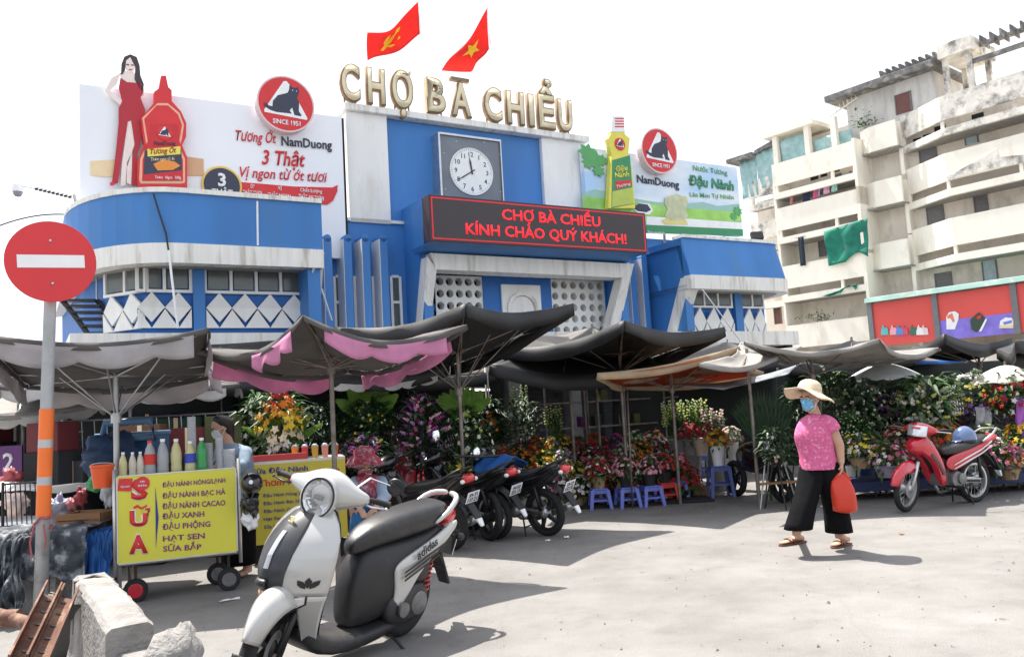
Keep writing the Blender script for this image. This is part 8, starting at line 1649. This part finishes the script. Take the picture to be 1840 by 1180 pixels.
# the red carrier bag in her hand
BAGM = mat('orange red plastic bag', (.72, .06, .03), .35, amp=.1, scale=4, transl=.3, bump=.5, bscale=9)
bg = thing('carrier_bag', 'bright orange red plastic bag held by the woman in the straw hat', 'bag')
mb = MB(); bk = [(1513, 851, .018, .014), (1513, 857, .060, .024), (1511, 863, .092, .04), (1513, 876, .105, .07), (1516, 892, .112, .085), (1518, 908, .118, .088), (1518, 917, .112, .08), (1518, 921, .06, .04)]
mb.loft([[c_ + V((.012 * noise.noise(p_ * 14), .02 * noise.noise(p_ * 11 + V((2, 3, 4))), .012 * noise.noise(p_ * 9))) for p_ in ell(W(x, y, -.13), rx, ry, 30, Matrix.Rotation(R(6), 3, 'Y'))
        for c_ in [p_]] for x, y, rx, ry in bk], True); obj('sack', mb, BAGM, bg, smooth=True)
mb = MB()
for q in (-1, 1): mb.tube([W(1513 + q * 14, 862, -.13), W(1513 + q * 5, 851, -.13), W(1513, 847, -.12)], [.018, .014, .012], 8)
obj('handle', mb, BAGM, bg, smooth=True)
# ---- the vendor behind the milk cart
vd = thing('person', 'masked vendor with dark tied hair and a denim jacket bending over the cart', 'person'); VD = 8.75
def Q(px, py, dd=0): return D(px, py, VD + dd)
vface = V((-.78, -.45, -.42)); vh = Q(398, 768); vs2 = MB(); P2 = head(vs2, vh, vface, 1.0, (Z + V((-.25, -.15, 0))).normalized())
vs2.tube([Q(418, 812), Q(410, 796), vh - Z * .05 + V((.03, .02, 0))], [.08, .055, .05], 12)
vs2.loft([ell(Q(420, 806), .14, .10), ell(Q(420, 830), .17, .12), ell(Q(424, 870), .16, .12), ell(V((Q(426, 900).x, VD, .5)), .17, .13)], True)
for x in (-.09, .09): vs2.tube([V((Q(426, 900).x + x, VD, .8)), V((Q(426, 900).x + x, VD, .45)), V((Q(426, 900).x + x, VD, .04))], [.085, .06, .045], 12); vs2.blob(V((Q(426, 900).x + x - .04, VD - .05, .04)), (.06, .11, .035), 10, 6)
hL, hR = Q(388, 838, -.45), Q(408, 836, -.4)
for s_, e_, w_ in ((Q(396, 815), Q(392, 836, -.15), hL), (Q(440, 815), Q(438, 842, -.2), hR)): vs2.tube([s_, e_, w_], [.06, .048, .03], 12); hand(vs2, w_, V((-.7, -.5, -.2)), (0, 0, -1), 1, .95, .6)
vb = obj('body', vs2, SKN, vd, smooth=True); remesh(vb, .008, 3); eyes(P2, vd); maskshell(P2, mat('pale grey mask', (.62, .63, .66), .8, amp=.05), vd)
mb = MB(); bk2 = -vface; mb.loft([ell(vh + Z * .14 - bk2 * .015, .035, .035), ell(vh + Z * .115 - bk2 * .01, .088, .09), ell(vh + Z * .06 + bk2 * .015, .104, .106), ell(vh - Z * .005 + bk2 * .05, .092, .1), ell(vh - Z * .08 + bk2 * .075, .06, .065), ell(vh - Z * .16 + bk2 * .10, .04, .04), ell(vh - Z * .26 + bk2 * .12, .022, .022)], True); obj('hair', mb, HAIRM, vd, sub=1)
DEN = mat('faded denim', (.18, .25, .33), .85, amp=.2, scale=14, c2=(.30, .38, .45), c2amt=.4, c2scale=6, bump=.2, bscale=20)
mb = MB(); mb.loft([fold(ell(Q(x, y), rx, ry, 26), .02 if i else 0, i) for i, (x, y, rx, ry) in enumerate(((412, 797, .075, .07), (417, 803, .15, .11), (419, 815, .195, .14), (421, 840, .20, .155), (424, 875, .19, .15), (425, 905, .195, .155)))], False); jk = obj('jacket', mb, DEN, vd, sub=1, solid=.008)
for s_, e_, w_ in ((Q(400, 812), Q(392, 836, -.15), Q(389, 838, -.36)), (Q(438, 812), Q(439, 842, -.2), Q(412, 838, -.34))): mb = MB(); mb.tube([s_, s_.lerp(e_, .5), e_, w_], [.085, .078, .068, .05], 16, cap=False); obj('sleeve', mb, DEN, jk, sub=1, solid=.006)
mb = MB(); mb.loft([ell(V((Q(426, 900).x, VD, z)), rx, .14, 24) for z, rx in ((.95, .18), (.6, .19), (.12, .17))], False); obj('trousers', mb, TRS, vd, sub=1, solid=.008)
# ---- the crouching person in the patterned hat
cr = thing('person', 'person in a red patterned hat and blue trousers crouching beside the red scooter', 'person'); CDp = 8.9
def K(px, py, dd=0): return D(px, py, CDp + dd)
ch = K(655, 835); cface = V((.3, -.75, -.6)); cs = MB(); P3 = head(cs, ch, cface)
cs.tube([K(662, 866), K(658, 852), ch - Z * .03], [.075, .055, .05], 12); cs.loft([ell(K(662, 860), .14, .11), ell(K(662, 880), .18, .14), ell(K(665, 910), .17, .15), ell(K(668, 935, .05), .17, .15)], True)
for q in (-1, 1): cs.tube([K(668, 935, .05) + V((q * .09, 0, 0)), K(660 + q * 22, 918, -.35), K(662 + q * 20, 962, -.15), G(662 + q * 20, 962) * 0 + V((K(662 + q * 20, 962, -.15).x, CDp - .15, .04))], [.09, .065, .05, .04], 12)
for q in (-1, 1): cs.blob(V((K(662 + q * 20, 962, -.22).x, CDp - .2, .04)), (.045, .11, .035), 10, 6); w_ = K(660 + q * 14, 912, -.5); cs.tube([K(662 + q * 24, 868), K(664 + q * 32, 892, -.2), w_], [.055, .045, .03], 12); hand(cs, w_, V((-q * .4, -.6, -.4)), (0, 0, -1), q, .95, .5)
cb_ = obj('body', cs, SKN, cr, smooth=True); remesh(cb_, .009, 3); eyes(P3, cr)
PAT = mat('red floral cloth', (.30, .03, .05), .85, amp=.25, scale=20, c2=(.34, .30, .36), c2amt=.5, c2scale=22)
mb = MB(); rings = []
for r_, z in ((.20, -.05), (.15, .02), (.115, .05), (.108, .10), (.07, .14), (.01, .15)): rings.append([ch + Z * .05 + V((r_ * math.cos(2 * math.pi * k / 28), r_ * math.sin(2 * math.pi * k / 28), z + .012 * math.sin(4 * 2 * math.pi * k / 28) * (r_ > .12))) for k in range(28)])
mb.loft(rings, False); obj('hat', mb, PAT, cr, smooth=True, solid=.006)
mb = MB(); mb.sheet(lambda a, b: P3(.108 - .05 * (2 * a - 1) ** 2 - .01 * (1 - b), -.075 + .15 * a, -.15 + .16 * b), 12, 8); obj('face_scarf', mb, PAT, cr, smooth=True, solid=.005)
mb = MB(); mb.loft([fold(ell(K(x, y), rx, ry, 26), .025 if i else 0, i) for i, (x, y, rx, ry) in enumerate(((658, 853, .08, .075), (660, 858, .16, .12), (662, 868, .205, .15), (664, 890, .205, .165), (667, 918, .19, .165)))], False); sh2 = obj('shirt', mb, PAT, cr, sub=1, solid=.008)
for q in (-1, 1): mb = MB(); mb.tube([K(662 + q * 20, 866), K(664 + q * 32, 892, -.2), K(660 + q * 16, 910, -.44)], [.08, .068, .05], 16, cap=False); obj('sleeve', mb, mat('pale denim', (.28, .36, .48), .85, amp=.15), sh2, sub=1, solid=.006)
BTR = mat('bright blue trousers', (.03, .15, .34), .85, amp=.2, scale=8, bump=.3, bscale=10); mb = MB()
for q in (-1, 1): mb.tube([K(668, 930, .08) + V((q * .07, 0, 0)), K(666 + q * 12, 924, -.12), K(660 + q * 22, 916, -.38), K(661 + q * 21, 940, -.27), K(662 + q * 20, 968, -.16)], [.13, .115, .095, .082, .075], 16)
obj('trousers', mb, BTR, cr, sub=1)
# ------------------------------------------------------------------ small things on the ground, stair, bulbs
st_ = thing('metal_stair', 'dark curved metal stair behind the no entry sign at the corner of the hall', 'stairs')
pa = [D(112 + 9 * k, 540 + 10 * k + .9 * k * k * .4, 15.6) for k in range(8)]
for off in (0, .55):
    mb = MB(); mb.tube([p + V((off, .4 * off, 0)) for p in pa], .05, 6); obj('stringer', mb, BLACKP, st_)
for k, p in enumerate(pa): mb = MB(); mb.hexa([p + V((0, -.1, -.02)), p + V((.55, .12, -.02)), p + V((.55, .4, -.02)), p + V((0, .2, -.02)), p + V((0, -.1, .02)), p + V((.55, .12, .02)), p + V((.55, .4, .02)), p + V((0, .2, .02))]); obj('tread', mb, BLACKP, st_)
mb = MB(); mb.tube([p + Z * .7 + V((.55, .2, 0)) for p in pa], .025, 6)
for p in pa[::2]: mb.tube([p + V((.55, .2, 0)), p + Z * .7 + V((.55, .2, 0))], .018, 5)
obj('railing', mb, GALV, st_)
mb = MB(); mb.tube([pa[-1], V((pa[-1].x, 15.6, 0))], .06, 8); obj('support', mb, BLACKP, st_)
rnd.seed(77)
LIT = [('flat white paper strip on the shaded ground beside the milk cart', 413, 1079, .09, .012, (.75, .75, .74)), ('small white scrap on the ground behind the rightmost black motorbike', 1018, 966, .03, .025, (.75, .75, .74)), ('pale scrap on the ground near the black motorbike wheel', 985, 972, .03, .02, (.7, .68, .62)), ('tan leaf on the ground in front of the red motorbike', 1620, 960, .03, .02, (.30, .18, .08))]
for k, (lab, px, py, a, b, c) in enumerate(LIT):
    p = G(px, py); an = rnd.uniform(-.5, .9); mb = MB(); ca_, sa_ = math.cos(an), math.sin(an)
    mb.sheet(lambda u, v: p + V(((u - .5) * a * 2 * ca_ - (v - .5) * b * 2 * sa_, (u - .5) * a * 2 * sa_ + (v - .5) * b * 2 * ca_, .012 + .012 * math.sin(u * 5 + k) * math.sin(v * 4))), 6, 4); tag(obj('litter', mb, plain('litter %d' % k, c, .8), None, solid=.003), lab, 'litter')
mb = MB()
for k in range(900):
    d = rnd.uniform(3.2, 15) ; px = rnd.uniform(-100, 1940); x = (px - 920) / FPX * d; s_ = rnd.uniform(.003, .011) * (1 if rnd.random() < .93 else 1.8); p = V((x, d, s_ * .3)); an = rnd.uniform(0, 6)
    vs = [p + V((s_ * math.cos(an + 2.1 * j) * rnd.uniform(.7, 1.2), s_ * math.sin(an + 2.1 * j) * rnd.uniform(.7, 1.2), 0)) for j in range(3)]; mb.add(vs + [p + Z * s_ * .8], [(0, 1, 3), (1, 2, 3), (2, 0, 3)])
tag(obj('grit', mb, mat('loose grit', (.20, .185, .17), .95, amp=.4, scale=40)), 'loose grit and small stones scattered over the forecourt', 'grit', kind='stuff')
# fallen petals and leaves under the flower bank
mb = MB(); ms_ = [fm('crimson'), fm('pink'), LEAFM[0], fm('yellow')]
for k in range(420):
    px = rnd.uniform(880, 1320) if k % 2 else rnd.uniform(1520, 1840); q = G(px, rnd.uniform(885, 920) if k % 2 else rnd.uniform(866, 900)); mb.mat(rnd.choice((0, 1, 2, 2, 3))); s_ = rnd.uniform(.008, .02); an = rnd.uniform(0, 6); mb.add([q + V((s_ * math.cos(an + 1.57 * j), s_ * .6 * math.sin(an + 1.57 * j), .006 + .004 * (j % 2))) for j in range(4)], [(0, 1, 2, 3)])
tag(obj('fallen_petals', mb, ms_), 'fallen petals and leaf bits on the ground before the flower stalls', 'petals', kind='stuff')
# ------------------------------------------------------------------ put every thing's origin at its own base
bpy.context.view_layer.update()
def all_children(o):
    for c in o.children: yield c; yield from all_children(c)
for o in [o for o in scene.objects if o.parent is None and o.type == 'EMPTY']:
    pts = [c.matrix_world @ V(b) for c in all_children(o) if c.type == 'MESH' for b in c.bound_box]
    if not pts: continue
    lo = V((min(p.x for p in pts), min(p.y for p in pts), min(p.z for p in pts))); hi = V((max(p.x for p in pts), max(p.y for p in pts), max(p.z for p in pts)))
    old = o.matrix_world.copy(); new = old.copy(); new.translation = V(((lo.x + hi.x) / 2, (lo.y + hi.y) / 2, lo.z))
    k = new.inverted() @ old
    for c in o.children: c.matrix_basis = k @ c.matrix_basis
    o.matrix_world = new
for o in [o for o in scene.objects if o.parent is None and o.type == 'MESH' and o.get('kind') != 'structure']:
    vs = [v.co for v in o.data.vertices]; c = V(((min(v.x for v in vs) + max(v.x for v in vs)) / 2, (min(v.y for v in vs) + max(v.y for v in vs)) / 2, min(v.z for v in vs)))
    o.data.transform(Matrix.Translation(-c)); o.matrix_world = o.matrix_world @ Matrix.Translation(c)
bpy.context.view_layer.update()
